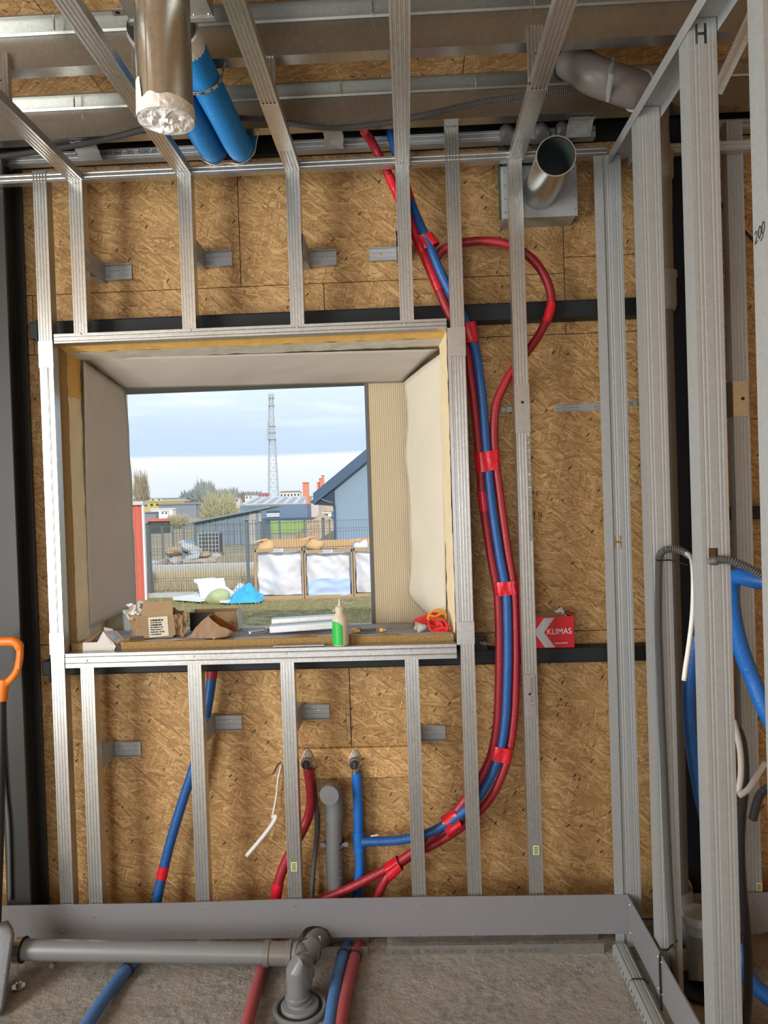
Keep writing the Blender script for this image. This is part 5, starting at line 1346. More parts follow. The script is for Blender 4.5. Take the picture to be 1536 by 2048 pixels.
def crum(c0, c1, c2, c3, s, am=.008):
    c0, c1, c2, c3 = map(Vector, (c0, c1, c2, c3))
    def fn(a, b):
        p = c0.lerp(c1, a).lerp(c3.lerp(c2, a), b)
        return p + Vector((noise.noise((a * 4, b * 4, s)), noise.noise((a * 4, b * 4, s + 9)), noise.noise((a * 5, b * 5, s + 20)))) * am * 2
    return MB().grid(fn, 10, 8)
def thick(o, t_=.0012):
    m_ = o.modifiers.new('thick', 'SOLIDIFY'); m_.thickness = t_; return o
thick(obj('flap', crum((T1.x, yb, zt), (T1.x + .05, yb + .02, zt + .005), P(372, 1278, Y=yb + .02), (x1 - .002, yb, z0 + .016), 2.2, .005), M_card, t))
thick(obj('flap', crum((x0 - .002, yb, z0 + .01), P(262, 1272, Y=yb + .03), P(258, 1226, Y=yb + .02), (T0.x, yb, zt), 4.1, .005), M_card, t))
thick(obj('wrapping', crum(P(262, 1238, Y=yb + .02), P(285, 1240, Y=yb + .02), P(290, 1205, Y=yb + .07), P(256, 1212, Y=yb + .06), 7.3, .016), M_foil, t, label='crumpled silvery wrapping inside the box'))
thick(obj('wrapping', crum(P(345, 1233, Y=yb + .03), P(371, 1240, Y=yb + .03), P(366, 1228, Y=yb + .08), P(343, 1212, Y=yb + .08), 8.3, .012), M_paper, t))
la, lb2 = P(296, 1236, Y=yb - .002), P(336, 1273, Y=yb - .002)
lab = obj('paper_label', quad_sheet((P(296, 1235, Y=yb - .003), P(299, 1275, Y=yb - .003), P(338, 1271, Y=yb - .003), P(335, 1232, Y=yb - .003)), .0004), M_label, t)
pm_ = MB(); rk = random.Random(4)
for i in range(7):
    p = P(301, 1241 + i * 4.7, Y=yb - .004); x = p.x; xe = x + rk.uniform(.038, .050)
    while x < xe:
        w_ = rk.uniform(.0015, .006); hh = rk.uniform(.0016, .0026) * (1.4 if i in (0, 2) else 1)
        zz = p.z + (x - p.x) * .03; pm_.box(x, x + w_, yb - .0050, yb - .0042, zz - hh, zz + hh); x += w_ + rk.choice((.0008, .0012, .003))
obj('print', pm_, M_ink, lab, kind='stuff')
# small opened white carton
yc = 2.775
z0 = zs_ - .026
t = thing('white_carton', 'small opened white carton with blue print at the left end of the sill', 'box', (P(210, 1298, Y=yc).x, yc, WZB))
zb_ = P(210, 1299, Y=2.752).z
q = [P(165, 1301, Y=2.752), P(190, 1301, Y=2.752), P(190, 1283, Y=2.752), P(166, 1284, Y=2.752)]
yw = 2.752
def PW(u, v, y=yw): return P(u, v, Y=y)
obj('side_wall', quad_sheet((PW(166, 1302), PW(228, 1301), PW(228, 1284), PW(166, 1285))), M_white_card, t)
obj('end_face', quad_sheet((PW(186, 1300, 2.748), PW(206, 1263, 2.748), PW(232, 1292, 2.748), PW(228, 1301, 2.748))), M_white_card, t)
lid = obj('lid', quad_sheet((PW(206, 1263, 2.747), PW(224, 1290, 2.746), PW(250, 1281, 2.79), PW(232, 1261, 2.80))), M_white_card, t)
for uu, vv, ww in ((211, 1272, .020), (222, 1268.5, .024), (229, 1275.5, .016)):
    p = PW(uu, vv, 2.757 + (.006 if vv > 1274 else 0))
    obj('print', MB().obox(p, (ww / 2, 0, ww * .09), (0, .0016, .0016), (0, -.0003, .0003)), M_ink_blue, lid)
obj('emblem', MB().lathe([(.006, 0), (.006, .0006), (.001, .0006)], PW(227, 1277, 2.7625), (0, -.7, .7), n=14), M_ink_blue, lid)
obj('flap', quad_sheet((PW(166, 1285, 2.754), PW(182, 1283, 2.754), PW(206, 1262, 2.82), PW(190, 1266, 2.82))), M_card, t)
obj('flap', quad_sheet((PW(208, 1254, 2.84), PW(226, 1258, 2.84), PW(226, 1264, 2.83), PW(208, 1262, 2.83))), M_white_card, t)
obj('flap', quad_sheet((PW(232, 1291, 2.76), PW(262, 1288, 2.78), PW(258, 1275, 2.79), PW(240, 1281, 2.77))), M_card, t)
obj('lining', quad_sheet((PW(232, 1301), PW(244, 1300, 2.76), PW(250, 1283, 2.77), PW(236, 1286))), M_trim_grey, t)
# dark and brown box at the outer edge of the sill
y1 = 2.93
t = thing('open_box', 'open black and brown box standing behind the paper bag', 'box', (P(430, 1263, Y=y1).x, y1, zs_))
a0, a1 = P(381, 1258, Y=y1).x, P(476, 1258, Y=y1).x; am_ = P(429, 1240, Y=y1).x
zt1 = P(430, 1224, Y=y1).z; dz = .07
obj('front_wall', MB().box(a0, a1, y1, y1 + .002, zs_, zt1), M_card, t)
obj('black_print', MB().box(a0, am_, y1 - .0012, y1 - .0001, zs_, zt1), M_black, t)
obj('back_wall', MB().box(a0, a1, y1 + dz, y1 + dz + .002, zs_, zt1 + .004), M_card_in, t)
obj('side_wall', MB().box(a0 - .002, a0, y1, y1 + dz, zs_, zt1 + .004), M_white_card, t)
obj('side_wall', MB().box(a1, a1 + .002, y1, y1 + dz, zs_, zt1 + .006), M_white_card, t)
pt_ = P(458, 1248, Y=y1)
text('lettering', 'OL', .016, (pt_.x, y1 - .0005, pt_.z), M_ink, t)
# kraft paper bag lying open
t = thing('paper_bag', 'crumpled kraft paper bag lying open on the sill', 'bag', P(415, 1293, Y=2.77))
secs = [((357, 1295), (364, 1288), 2.765, .004), ((372, 1296), (388, 1262), 2.78, .020), ((400, 1295), (405, 1243), 2.795, .034), ((440, 1291), (418, 1231), 2.80, .042), ((474, 1263), (417, 1229), 2.80, .045)]
rings = []
for lo_, hi_, yy, wd in secs:
    a_, b_ = P(*lo_, Y=yy), P(*hi_, Y=yy); c_ = (a_ + b_) / 2; hv = (b_ - a_) / 2
    rings.append([c_ + hv * (1.0 * math.copysign(abs(math.sin(th)) ** .6, math.sin(th))) + Vector((0, math.copysign(abs(math.cos(th)) ** .7, math.cos(th)) * wd, 0)) for th in [2 * math.pi * k / 24 for k in range(24)]])
def bagp(a, b):
    f_ = b * (len(rings) - 1); i = min(int(f_), len(rings) - 2); k = int(round(a * 24)) % 24
    p = rings[i][k].lerp(rings[i + 1][k], f_ - i)
    n3 = Vector((noise.noise(p * 38), noise.noise(p * 38 + Vector((5, 0, 0))), noise.noise(p * 38 + Vector((0, 9, 0)))))
    p = p + n3 * .009
    return (p.x, max(p.y, 2.747), max(p.z, WZB + .002 if p.y < 2.755 else zs_ + .0005))
thick(obj('outside', MB().grid(bagp, 24, 24), M_paper, t), .0012)
def bagi(a, b):
    p = Vector(bagp(a, .30 + .69 * b)); c_ = sum((rings[-1][k] for k in range(24)), Vector()) / 24
    return p + (c_ - p).normalized() * .0035
obj('inside', MB().grid(bagi, 24, 14), M_paper_in, t)
# galvanised profiles
for k, (uL, vL, uR, vR, yy, hh, lb) in enumerate(((541, 1262, 668, 1251, 2.85, .022, 'front galvanised profile offcut lying on the sill behind the bottle'), (545, 1250, 672, 1240, 2.90, .030, 'rear pale profile offcut lying on the sill behind the bottle'))):
    a_, b_ = P(uL, vL, Y=yy), P(uR, vR, Y=yy + .02)
    a_.z = zs_ + .002 + .012 * k; b_.z = zs_ + .010 + .010 * k
    d = (b_ - a_).normalized(); sd = d.cross(Vector((0, 0, 1))).normalized(); up_2 = sd.cross(d)
    pl = [(-.024, 0), (-.024, hh)] + [(-.018 + .006 * i, hh + (.002 if i % 2 else 0)) for i in range(7)] + [(.024, hh), (.024, 0)]
    o = obj('profile_offcut', MB().extrude(sheet(pl, .001), a_, sd, up_2, d, (b_ - a_).length), M_galv)
    tag(o, lb, 'profile', 'profile offcuts on the sill')
a_ = P(548, 1289, Y=2.735); b_ = P(650, 1284, Y=2.735)
zr_ = zst + .0055
tag(obj('metal_strip', MB().box(a_.x, b_.x, 2.715, 2.745, zr_, zr_ + .004), M_galv_x, bevel=.001), 'flat metal strip lying on the sill rail left of the bottle', 'strip')
# combination wrench
wr_c = P(518, 1262, Y=2.85); zw = zs_ + .006
M_ = Matrix.Rotation(R(38), 3, 'Z')
t = thing('wrench', 'small chrome wrench lying on the sill left of the profile offcuts', 'wrench', (wr_c.x, wr_c.y, zs_))
wm = MB().obox((wr_c.x, wr_c.y, zw), M_ @ Vector((.028, 0, 0)), M_ @ Vector((0, .005, 0)), (0, 0, .003))
wm.lathe([(.011, -.004), (.011, .004), (.006, .004), (.006, -.004)], Vector((wr_c.x, wr_c.y, zw)) + M_ @ Vector((-.034, 0, 0)), (0, 0, 1), n=12)
obj('shank', wm, M_screw, t, bevel=.001)
jw = MB(); e_ = Vector((wr_c.x, wr_c.y, zw + .002)) + M_ @ Vector((.036, 0, 0))
for s in (-1, 1): jw.obox(e_ + M_ @ Vector((.005, s * .008, 0)), M_ @ Vector((.010, 0, 0)), M_ @ Vector((0, .0035, 0)), (0, 0, .006))
jw.obox(e_ + M_ @ Vector((-.004, 0, 0)), M_ @ Vector((.004, 0, 0)), M_ @ Vector((0, .011, 0)), (0, 0, .006))
obj('jaw', jw, M_screw, t)
# glue bottle
pb_ = P(682, 1289, Y=2.728); rb = .0300
zb0 = zst + .0052
sc_b = 1500 / 2.728
t = thing('glue_bottle', 'cream squeeze bottle with green label and pointed nozzle on the sill rail', 'bottle', (pb_.x, 2.728, zb0))
hb = .172
obj('body', MB().lathe([(rb - .003, 0), (rb, .004), (rb, .088), (rb - .0005, .094), (rb - .006, .106), (rb - .013, .116), (rb - .015, .122)], (pb_.x, 2.728, zb0), n=32), M_bottle, t, smooth=40)
obj('cap', MB().lathe([(.0165, .121), (.0175, .123), (.0175, .136), (.014, .141), (.007, .144)], (pb_.x, 2.728, zb0), n=24), M_bottle, t, smooth=30)
obj('nozzle', MB().lathe([(.0065, .143), (.0055, .150), (.003, .170), (.0028, .172)], (pb_.x, 2.728, zb0), n=14), M_bottle, t, smooth=30)
obj('tether', MB().tube([(pb_.x - .017, 2.728, zb0 + .128), (pb_.x - .024, 2.728, zb0 + .131), (pb_.x - .026, 2.728, zb0 + .125), (pb_.x - .02, 2.728, zb0 + .121)], .0022, 6), M_bottle, t)
def labf(a, b):
    th = R(178 + 112 * a); zz = .004 + .086 * b
    if b > .82: th = R(178 + (112 - 34 * (b - .82) / .18) * a)
    return (pb_.x + math.cos(th) * (rb + .0006), 2.728 + math.sin(th) * (rb + .0006), zb0 + zz)
obj('label', MB().grid(labf, 12, 16), M_green, t, smooth=True)
rib_ = MB()
for i in range(5): rib_.lathe([(rb + .0006, .020 + i * .015), (rb + .0012, .0205 + i * .015), (rb + .0006, .021 + i * .015)], (pb_.x, 2.728, zb0), n=28, cap=False)
# utility knife
kc0, kc1 = P(702, 1263, Y=2.80), P(766, 1256, Y=2.80); kz = zs_ + .008
d = (kc1 - kc0); d.z = 0; L = d.length; d.normalize(); sd = Vector((0, 0, 1)).cross(d)
t = thing('utility_knife', 'yellow and dark utility knife lying on the sill right of the bottle', 'knife', (kc0.x + .05, 2.80, zs_))
c = Vector((kc0.x, 2.80, kz))
obj('head', MB().obox(c + d * .018, d * .018, sd * .010, (0, 0, .0065)), M_yellow, t, bevel=.003)
obj('body', MB().obox(c + d * (L * .55), d * (L * .5 - .034), sd * .009, (0, 0, .0055)), M_conduit_dark, t, bevel=.002)
obj('end_cap', MB().obox(c + d * (L - .006), d * .007, sd * .0095, (0, 0, .006)), M_yellow, t, bevel=.002)
obj('slider', MB().obox(c + d * .030, d * .008, sd * .0045, (0, 0, .0085)), M_black, t, bevel=.001)
obj('blade', MB().obox(c + d * (L + .004), d * .006, sd * .004, (0, 0, .0008)), M_screw, t)
# pair of knitted work gloves
M_glove_pink = M_glove_red
def loop(uvy, r, n=8):
    ps = [P(u, v, Y=y) for u, v, y in uvy]; ps = catmull(ps + [ps[0]], .006)
    return MB().tube(ps, r, n)
def fuse(o, vs=.0028, it=3):
    m_ = o.modifiers.new('fuse', 'REMESH'); m_.mode = 'VOXEL'; m_.voxel_size = vs; m_.use_smooth_shade = True
    m_ = o.modifiers.new('soft', 'SMOOTH'); m_.iterations = it; return o
def fingers(mb, uvs, y0, y1, r):
    for a, b_, c in uvs: mb.tube(catmull([P(*a, Y=y0), P(*b_, Y=(y0 + y1) / 2), P(*c, Y=y1)], .006), [r * k for k in ([1] * 60)][:len(catmull([P(*a, Y=y0), P(*b_, Y=(y0 + y1) / 2), P(*c, Y=y1)], .006))], 10)
    return mb
t = thing('work_glove', 'red work glove with doubled orange cuff, on top of the pair on the sill', 'glove', (P(862, 1250, Y=2.84).x, 2.84, zs_), 'work gloves')
gb_ = MB().ell(P(866, 1233, Y=2.86), .030, .022, .018, 16, 10, jit=.3)
fingers(gb_, (((860, 1230), (846, 1235), (827, 1243)), ((862, 1234), (848, 1240), (832, 1246)), ((864, 1238), (852, 1246), (838, 1250))), 2.855, 2.84, .0075)
gb_.tube(catmull([P(866, 1238, Y=2.85), P(868, 1250, Y=2.845), P(872, 1258, Y=2.84)], .006), .010, 10)
fuse(obj('hand', gb_, M_glove_red, t))
obj('cuff', loop(((856, 1231, 2.83), (866, 1222, 2.835), (879, 1219, 2.84), (890, 1224, 2.845), (892, 1230, 2.84), (880, 1229, 2.825), (868, 1236, 2.82)), .0042), M_glove_orange, t, smooth=True)
obj('cuff', loop(((855, 1236, 2.815), (862, 1231, 2.82), (872, 1233, 2.82), (882, 1227, 2.82), (891, 1229, 2.825), (890, 1239, 2.815), (872, 1239, 2.805), (860, 1240, 2.805)), .0040), M_glove_orange, t, smooth=True)
t = thing('work_glove', 'red work glove with pale palm and open cuff, lying in front of the orange-cuffed one', 'glove', (P(862, 1262, Y=2.80).x, 2.80, zs_), 'work gloves')
pg = MB().ell(P(845, 1254, Y=2.80), .022, .018, .012, 14, 10, jit=.25)
fingers(pg, (((842, 1250), (834, 1247), (826, 1247)), ((842, 1253), (833, 1251), (825, 1251)), ((843, 1257), (836, 1256), (829, 1257)), ((846, 1260), (841, 1262), (836, 1263))), 2.80, 2.79, .0065)
fuse(obj('palm', pg, M_glove_grey, t))
tips = MB()
for u, v in ((826, 1247), (825, 1251)): tips.ell(P(u, v, Y=2.788), .0075, .007, .0065, 10, 8)
obj('fingertip', tips, M_conduit, t, smooth=True, kind='stuff')
obj('cuff', loop(((856, 1242, 2.785), (866, 1237, 2.79), (880, 1236, 2.79), (889, 1242, 2.79), (895, 1253, 2.785), (893, 1262, 2.78), (876, 1263, 2.775), (864, 1262, 2.775), (859, 1254, 2.78)), .0048), M_glove_red, t, smooth=True)
thick(obj('cuff_lining', crum(P(857, 1244, Y=2.80), P(891, 1243, Y=2.80), P(893, 1260, Y=2.795), P(864, 1260, Y=2.795), 5.7, .007), M_glove_red, t, smooth=True), .002)
th_g = MB(); fingers(th_g, (((866, 1260), (884, 1257), (903, 1257)),), 2.785, 2.79, .0075); th_g.tube(catmull([P(874, 1250, Y=2.79), P(881, 1246, Y=2.785), P(886, 1252, Y=2.785)], .005), .006, 8)
fuse(obj('thumb', th_g, M_glove_red, t))

# fastener carton on the steel beam
k0, k1 = P(1058, 1293, Y=BM + .004), P(1149, 1293, Y=BM + .004)
zk0, zk1 = zlT + .001, P(1110, 1233, Y=BM + .004).z
yk = BM + .004
t = thing('fastener_carton', 'red and grey open fastener carton standing on the lower steel beam', 'box', ((k0.x + k1.x) / 2, yk, zk0))
obj('front_wall', MB().box(k0.x, k1.x, yk, yk + .0015, zk0, zk1), M_boxred, t)
obj('back_wall', MB().box(k0.x, k1.x, OS - .008, OS - .0065, zk0, zk1 + .006), M_card_in, t)
obj('side_wall', MB().box(k0.x, k0.x + .0015, yk + .0015, OS - .008, zk0, zk1), M_boxred, t)
obj('side_wall', MB().box(k1.x - .0015, k1.x, yk + .0015, OS - .008, zk0, zk1 + .006), M_boxred, t)
obj('floor', MB().box(k0.x, k1.x, yk + .0015, OS - .008, zk0, zk0 + .0015), M_card, t)
def K(cx, cy): p = P(900 + cx / 3.728, 1150 + cy / 3.728, Y=yk); return (p.x, p.z)
ch = [K(626, 428), K(700, 322), K(778, 318), K(700, 428), K(785, 539), K(708, 541)]
obj('chevron', MB().extrude(ch, (0, yk - .0003, 0), (1, 0, 0), (0, 0, 1), (0, -1, 0), .0004), M_boxgrey, t)
p = K(722, 444)
text('lettering', 'KLIMAS', .0305, (p[0], yk - .0006, p[1]), M_boxwhite, t, bold=0, sx=.92, ry=-1)
p = K(782, 515)
text('lettering', 'PREMIUM FASTENERS', .0082, (p[0], yk - .0006, p[1]), M_boxwhite, t, sx=.62, ry=-1)
thick(obj('flap', quad_sheet(((k0.x + .012, yk + .01, zk1 - .004), (k1.x - .03, yk + .01, zk1 - .004), (k1.x - .035, yk + .05, zk1 + .012), (k0.x + .012, yk + .05, zk1 + .008))), M_card_in, t), .001)
thick(obj('flap', quad_sheet(((k1.x - .002, yk + .004, zk1), (k1.x - .002, OS - .01, zk1 + .004), (k1.x - .028, OS - .014, zk1 + .014), (k1.x - .024, yk + .012, zk1 + .008))), M_boxred, t), .001)
thick(obj('leaflet', crum((k1.x - .065, yk + .02, zk1 - .006), (k1.x - .02, yk + .02, zk1 - .004), (k1.x - .035, yk + .05, zk1 + .026), (k1.x - .06, yk + .05, zk1 + .010), 3.3, .004), M_white_card, t), .0008)
# ================================================================ outdoors
GZ = -.30
def gz(y):
    return GZ if y < 100 else GZ + (y - 100) / 400 * 6.4
def G(u, v): return P(u, v, Z=GZ)
def terrain(name, ys, xh, mat, dz=0):
    mb = MB(); n = 24
    for y in ys:
        for i in range(n + 1):
            x = (-1 + 2 * i / n) * xh(y)
            h = gz(y) + dz + (.05 * noise.noise((x * .35, y * .35, 0)) + .03 * noise.noise((x * 1.3, y * 1.3, 4)) if 4 < y < 60 else 0)
            mb.v.append((x, y, h))
    for j in range(len(ys) - 1):
        for i in range(n):
            a = j * (n + 1) + i; mb.f.append((a, a + 1, a + n + 2, a + n + 1))
    return struct(name, mb, mat, smooth=True)
ys_ = [-8] + [3.2 + .5 * i for i in range(46)]
mbn = MB(); nxx = 80
for y in [2.0] + ys_[1:]:
    for i in range(nxx + 1):
        x = -14 + 26 * i / nxx
        h = GZ + ((.035 * noise.noise((x * .5, y * .5, 0)) + .02 * noise.noise((x * 1.7, y * 1.7, 4))) if y > 4 else 0)
        mbn.v.append((x, y, h))
for j in range(len(ys_) - 1):
    for i in range(nxx):
        a = j * (nxx + 1) + i; mbn.f.append((a, a + 1, a + nxx + 2, a + nxx + 1))
struct('lawn', mbn, M_turf, smooth=True)
terrain('field', [25.5, 30, 40, 55, 80, 100, 150, 220, 300, 400, 500, 800], lambda y: 12 + y * .9, M_field)
lb0 = MB()
pts = [G(524, 1068), G(590, 1068), G(650, 1043), G(540, 1041)]
lb0.v = [(p.x, p.y, GZ + .03) for p in pts]; lb0.f = [(0, 1, 2, 3)]
struct('grass_field', lb0, M_lush)
gb = MB(); rg = random.Random(11)
def blade(x, y, z, h, w_, lean):
    n = len(gb.v); a = rg.uniform(0, math.pi); dx, dy = math.cos(a) * w_, math.sin(a) * w_
    gb.v += [(x - dx, y - dy, z), (x + dx, y + dy, z), (x + rg.uniform(-lean, lean), y + rg.uniform(-lean, lean), z + h)]
    gb.f.append((n, n + 1, n + 2))
for _ in range(14000):
    y = rg.uniform(10.5, 16); x = rg.uniform(-.36 * y, -.02 * y)
    blade(x, y, GZ - .01, rg.uniform(.02, .07), .006, .04)
gr_ = obj('grass', gb, M_grassblade, kind='stuff'); gr_['label'] = 'short patchy grass in front of the fence'; gr_['category'] = 'grass'
gb = MB()
for _ in range(20000):
    y = rg.uniform(16.6, 23.5); x = rg.uniform(-.36 * y, -.10 * y)
    blade(x, y, GZ - .01, rg.uniform(.08, .42) * (1 if x < -3.2 else .5), .006, .12)
gr_ = obj('dry_weeds', gb, M_dry, kind='stuff'); gr_['label'] = 'dry straw-coloured weeds behind the mesh fence'; gr_['category'] = 'weeds'

# mesh fence
YN = 16.2
zf1 = P(450, 1046, Y=YN).z
xf0, xf1 = P(298, 1100, Y=YN).x, P(760, 1100, Y=YN).x
t = thing('mesh_fence', 'grey-green wire mesh fence on a low concrete kerb across the yard', 'fence', (xf0, YN, GZ))
obj('kerb', MB().box(xf0 - .3, xf1, YN - .05, YN + .03, GZ - .05, GZ + .11), M_kerb, t)
def fpost(x, y, z1, par, w_=.03):
    o = obj('post', MB().box(x - w_, x + w_, y - w_, y + w_, GZ, z1), M_fence, par)
    obj('post_cap', MB().box(x - w_ - .004, x + w_ + .004, y - w_ - .004, y + w_ + .004, z1, z1 + .02), M_black, o)
    return o
for u, w_ in ((298, .04), (495, .028), (648, .028)): fpost(P(u, 1100, Y=YN).x, YN, zf1 + .02, t, w_)
npn = 3
edges = [P(u, 1100, Y=YN).x for u in (298, 495, 648, 760)]
for k in range(3):
    mb = MB(); a, b = edges[k] + .03, edges[k + 1] - .03
    n = int((b - a) / .055)
    for i in range(n + 1):
        x = a + (b - a) * i / n; mb.box(x - .0025, x + .0025, YN - .048, YN - .043, GZ + .12, zf1)
    for z in (GZ + .16, GZ + .36, GZ + .42, GZ + .75, GZ + .95, GZ + 1.01, zf1 - .25, zf1 - .19, zf1 - .02):
        mb.box(a, b, YN - .052, YN - .048, z - .0035, z + .0035)
    obj('wire_mesh', mb, M_wire, t, kind='stuff')
YN2 = 25.0
zf2 = P(450, 1047, Y=YN2).z
t = thing('wire_fence', 'far wire fence with dark posts behind the rubble', 'fence', (P(340, 1100, Y=YN2).x, YN2, GZ))
us2 = (276, 325, 346, 368, 390, 522, 560, 610, 660)
for u in us2: fpost(P(u, 1080, Y=YN2).x, YN2, zf2, t, .035 if u in (390, 522) else .025)
mb = MB()
xa, xb = P(276, 1080, Y=YN2).x, P(660, 1080, Y=YN2).x
for i in range(int((xb - xa) / .13)):
    x = xa + i * .13; mb.box(x - .004, x + .004, YN2 - .004, YN2 + .004, GZ, zf2)
for z in (GZ + .15, GZ + .6, zf2 - .05): mb.box(xa, xb, YN2 - .006, YN2 + .006, z - .006, z + .006)
obj('wire_mesh', mb, M_wire, t, kind='stuff')
kk = MB().box(P(300, 1130, Y=21).x, P(510, 1130, Y=21).x, 20.9, 21.1, GZ, P(400, 1128, Y=21).z)
tag(obj('concrete_upstand', kk, M_kerb, bevel=.02), 'low grey concrete upstand behind the dry weeds', 'kerb')

# big bags in timber frames
yB = P(560, 1199, Z=GZ).y
def zy(v, u=600, y=None): return P(u, v, Y=y or yB).z
for k, (u0, u1, vt, vb, lb) in enumerate(((513, 608, 1103, 1201, 'white big bag in a timber frame, left of the three'), (611, 706, 1105, 1191, 'white big bag in a timber frame, middle of the three'), (709, 800, 1100, 1193, 'white big bag in a timber frame, right one cut by the window edge'))):
    x0, x1 = P(u0, 1150, Y=yB).x, P(u1, 1150, Y=yB).x; z0 = GZ + .04; z1 = zy(vt, u0)
    t = thing('big_bag', lb, 'bag', ((x0 + x1) / 2, yB + .4, GZ), 'big bags in frames')
    D = .85
    sd_ = k * 7.7
    def bf(a, b):
        x = x0 + .03 + (x1 - x0 - .06) * a; zz = z0 + .05 + (z1 - z0 - .08) * b
        y = yB + .03 - .05 * math.sin(math.pi * a) * math.sin(math.pi * min(1, b * 1.1)) + .10 * noise.noise((a * 2.4, b * 2.0, sd_)) + .10 * abs(noise.noise((a * 3 + b * 2.4, b * 1.6 - a, sd_ + 3))) + .05 * abs(noise.noise((a * 6 - b * 3, b * 5, sd_)))
        return (x + .03 * noise.noise((b * 3, a, sd_)), y, zz)
    obj('front_cloth', MB().grid(bf, 22, 22), M_bag, t, smooth=True)
    obj('side_cloth', MB().grid(lambda a, b: (x0 + .03 + .03 * noise.noise((a * 3, b * 3, sd_)), yB + .04 + D * a, z0 + .05 + (z1 - z0 - .08) * b), 8, 8), M_bag, t, smooth=True)
    obj('side_cloth', MB().grid(lambda a, b: (x1 - .03 + .03 * noise.noise((a * 3, b * 3, sd_)), yB + .04 + D * a, z0 + .05 + (z1 - z0 - .08) * b), 8, 8), M_bag, t, smooth=True)
    obj('back_cloth', MB().box(x0 + .03, x1 - .03, yB + D, yB + D + .02, z0, z1 - .04), M_bag, t)
    if k == 1:
        obj('blue_sheet', MB().grid(lambda a, b: (x0 + .06 + (x1 - x0 - .12) * a, yB - .07 + .05 * noise.noise((a * 3, b * 3, 2)), z0 + .02 + (.30 + .08 * a + .03 * math.sin(a * 5)) * b), 16, 8), M_bag_blue, t, smooth=True)
    for x in ((x0, x1) if k < 2 else (x0,)):
        obj('frame_post', MB().box(x - .022, x + .022, yB - .10, yB - .055, GZ, z1 + .05), M_pallet, t)
        obj('frame_post', MB().box(x - .022, x + .022, yB + D, yB + D + .04, GZ, z1 + .12), M_pallet, t)
    obj('frame_rail', MB().box(x0, x1, yB - .10, yB - .06, z1 - .01, z1 + .055), M_pallet, t)
    obj('frame_rail', MB().box(x0, x1, yB + D, yB + D + .04, z1 + .02, z1 + .20), M_tan, t)
    obj('skid', MB().box(x0, x1, yB - .08, yB + .02, GZ - .01, GZ + .08), M_pallet, t)
    if k < 2:
        xm = (x0 + x1) / 2
        pt = obj('paper_tag', MB().box(xm - .10, xm + .10, yB - .108, yB - .1, z1 - .015, z1 + .05), M_white_card, t)
        text('lettering', ('PAPIER', 'PLASTIK')[k], .05, (xm - .085, yB - .109, z1 + .0), M_ink_blue, pt, sx=.8)
for k, (u0, v0, u1, v1, lb) in enumerate(((508, 1084, 534, 1078, 'tan plank lying across the left big bag frame'), (604, 1078, 630, 1073, 'tan board end on top between left and middle big bags'), (700, 1082, 722, 1078, 'pale board end on top of the right big bag'))):
    a, b = P(u0, v0, Y=yB + .3), P(u1, v1, Y=yB + .3)
    tag(obj('plank', MB().bar(a, b, .22, .035), M_tan), lb, 'plank', 'planks on the big bags')
    m_ = (a + b) / 2
    tag(obj('cloth_tip', MB().ell((m_.x + .12, yB + .25, m_.z - .14), .16, .12, .14, 10, 8, jit=.6), M_tan if k != 2 else M_bag, smooth=True), ['crumpled tan bag mouth over the left big bag', 'crumpled tan bag mouth between left and middle big bags', 'crumpled white bag mouth over the right big bag'][k], 'bag mouth', 'bag mouths')
# sheets and sacks on the grass
def slab(u0, v0, u1, v1, th, dp, mat, lb, tilt=0, nm='foam_board', cat='board', grp='foam boards on the grass'):
    a, b = P(u0, v0, Z=GZ + .03), P(u1, v1, Z=GZ + .03)
    mb = MB(); d = (b - a); L = d.length; d.normalize(); n = Vector((0, 0, 1)).cross(d)
    mb.obox((a + b) / 2 + n * dp / 2 + Vector((0, 0, th / 2 + tilt * dp / 2)), d * L / 2, n * dp / 2 + Vector((0, 0, tilt * dp / 2)), (0, 0, th / 2))
    return tag(obj(nm, mb, mat), lb, cat, grp)
slab(346, 1200, 400, 1204, .06, .9, M_poly, 'white foam board lying flat on the grass at the left')
slab(402, 1202, 458, 1198, .05, .8, M_poly, 'white foam board propped up left of the green sack', .40)
slab(430, 1196, 470, 1190, .05, .7, M_poly, 'white foam board propped up behind the blue film', .45)
slab(440, 1206, 482, 1203, .03, .5, M_poly, 'thin white foam board lying under the blue film', .02)
def heap(nm, u, v, rx, ry, rz, mat, lb, jit=.5, cat='sack'):
    p = G(u, v)
    return tag(obj(nm, MB().ell((p.x, p.y + ry * .5, GZ + rz * .75), rx, ry, rz, 22, 14, jit=jit), mat, smooth=True), lb, cat)
heap('pale_sack', 435, 1207, .25, .25, .15, M_polygreen, 'pale green sack lying between the white boards and blue film', .3)
def film(nm, u0, u1, v, hgt, mat, lb, s):
    a, b = G(u0, v), G(u1, v); L = (b.x - a.x)
    def fn(p, q):
        x = a.x + L * p; d = q - .5
        env = max(0, (1 - (2 * d) ** 2)) * (math.sin(math.pi * min(1, p * 1.05 + .02)) ** .6) * (.35 + .75 * p)
        k = 1 - 1.1 * abs(noise.noise((p * 3.0 + q, q * 2.4, s))) - .45 * abs(noise.noise((p * 8, q * 7, s + 3)))
        return (x + .06 * noise.noise((p * 5, q * 5, s + 7)), a.y + .15 + d * .9, GZ + .02 + hgt * env * max(.15, k))
    return tag(obj(nm, MB().grid(fn, 26, 20), mat), lb, 'film')
film('blue_film', 456, 524, 1205, .52, M_polyblue, 'heap of sky blue plastic film against the left big bag', 3.3)
film('white_film', 462, 490, 1190, .34, M_poly, 'white plastic film rising behind the blue heap', 6.1)
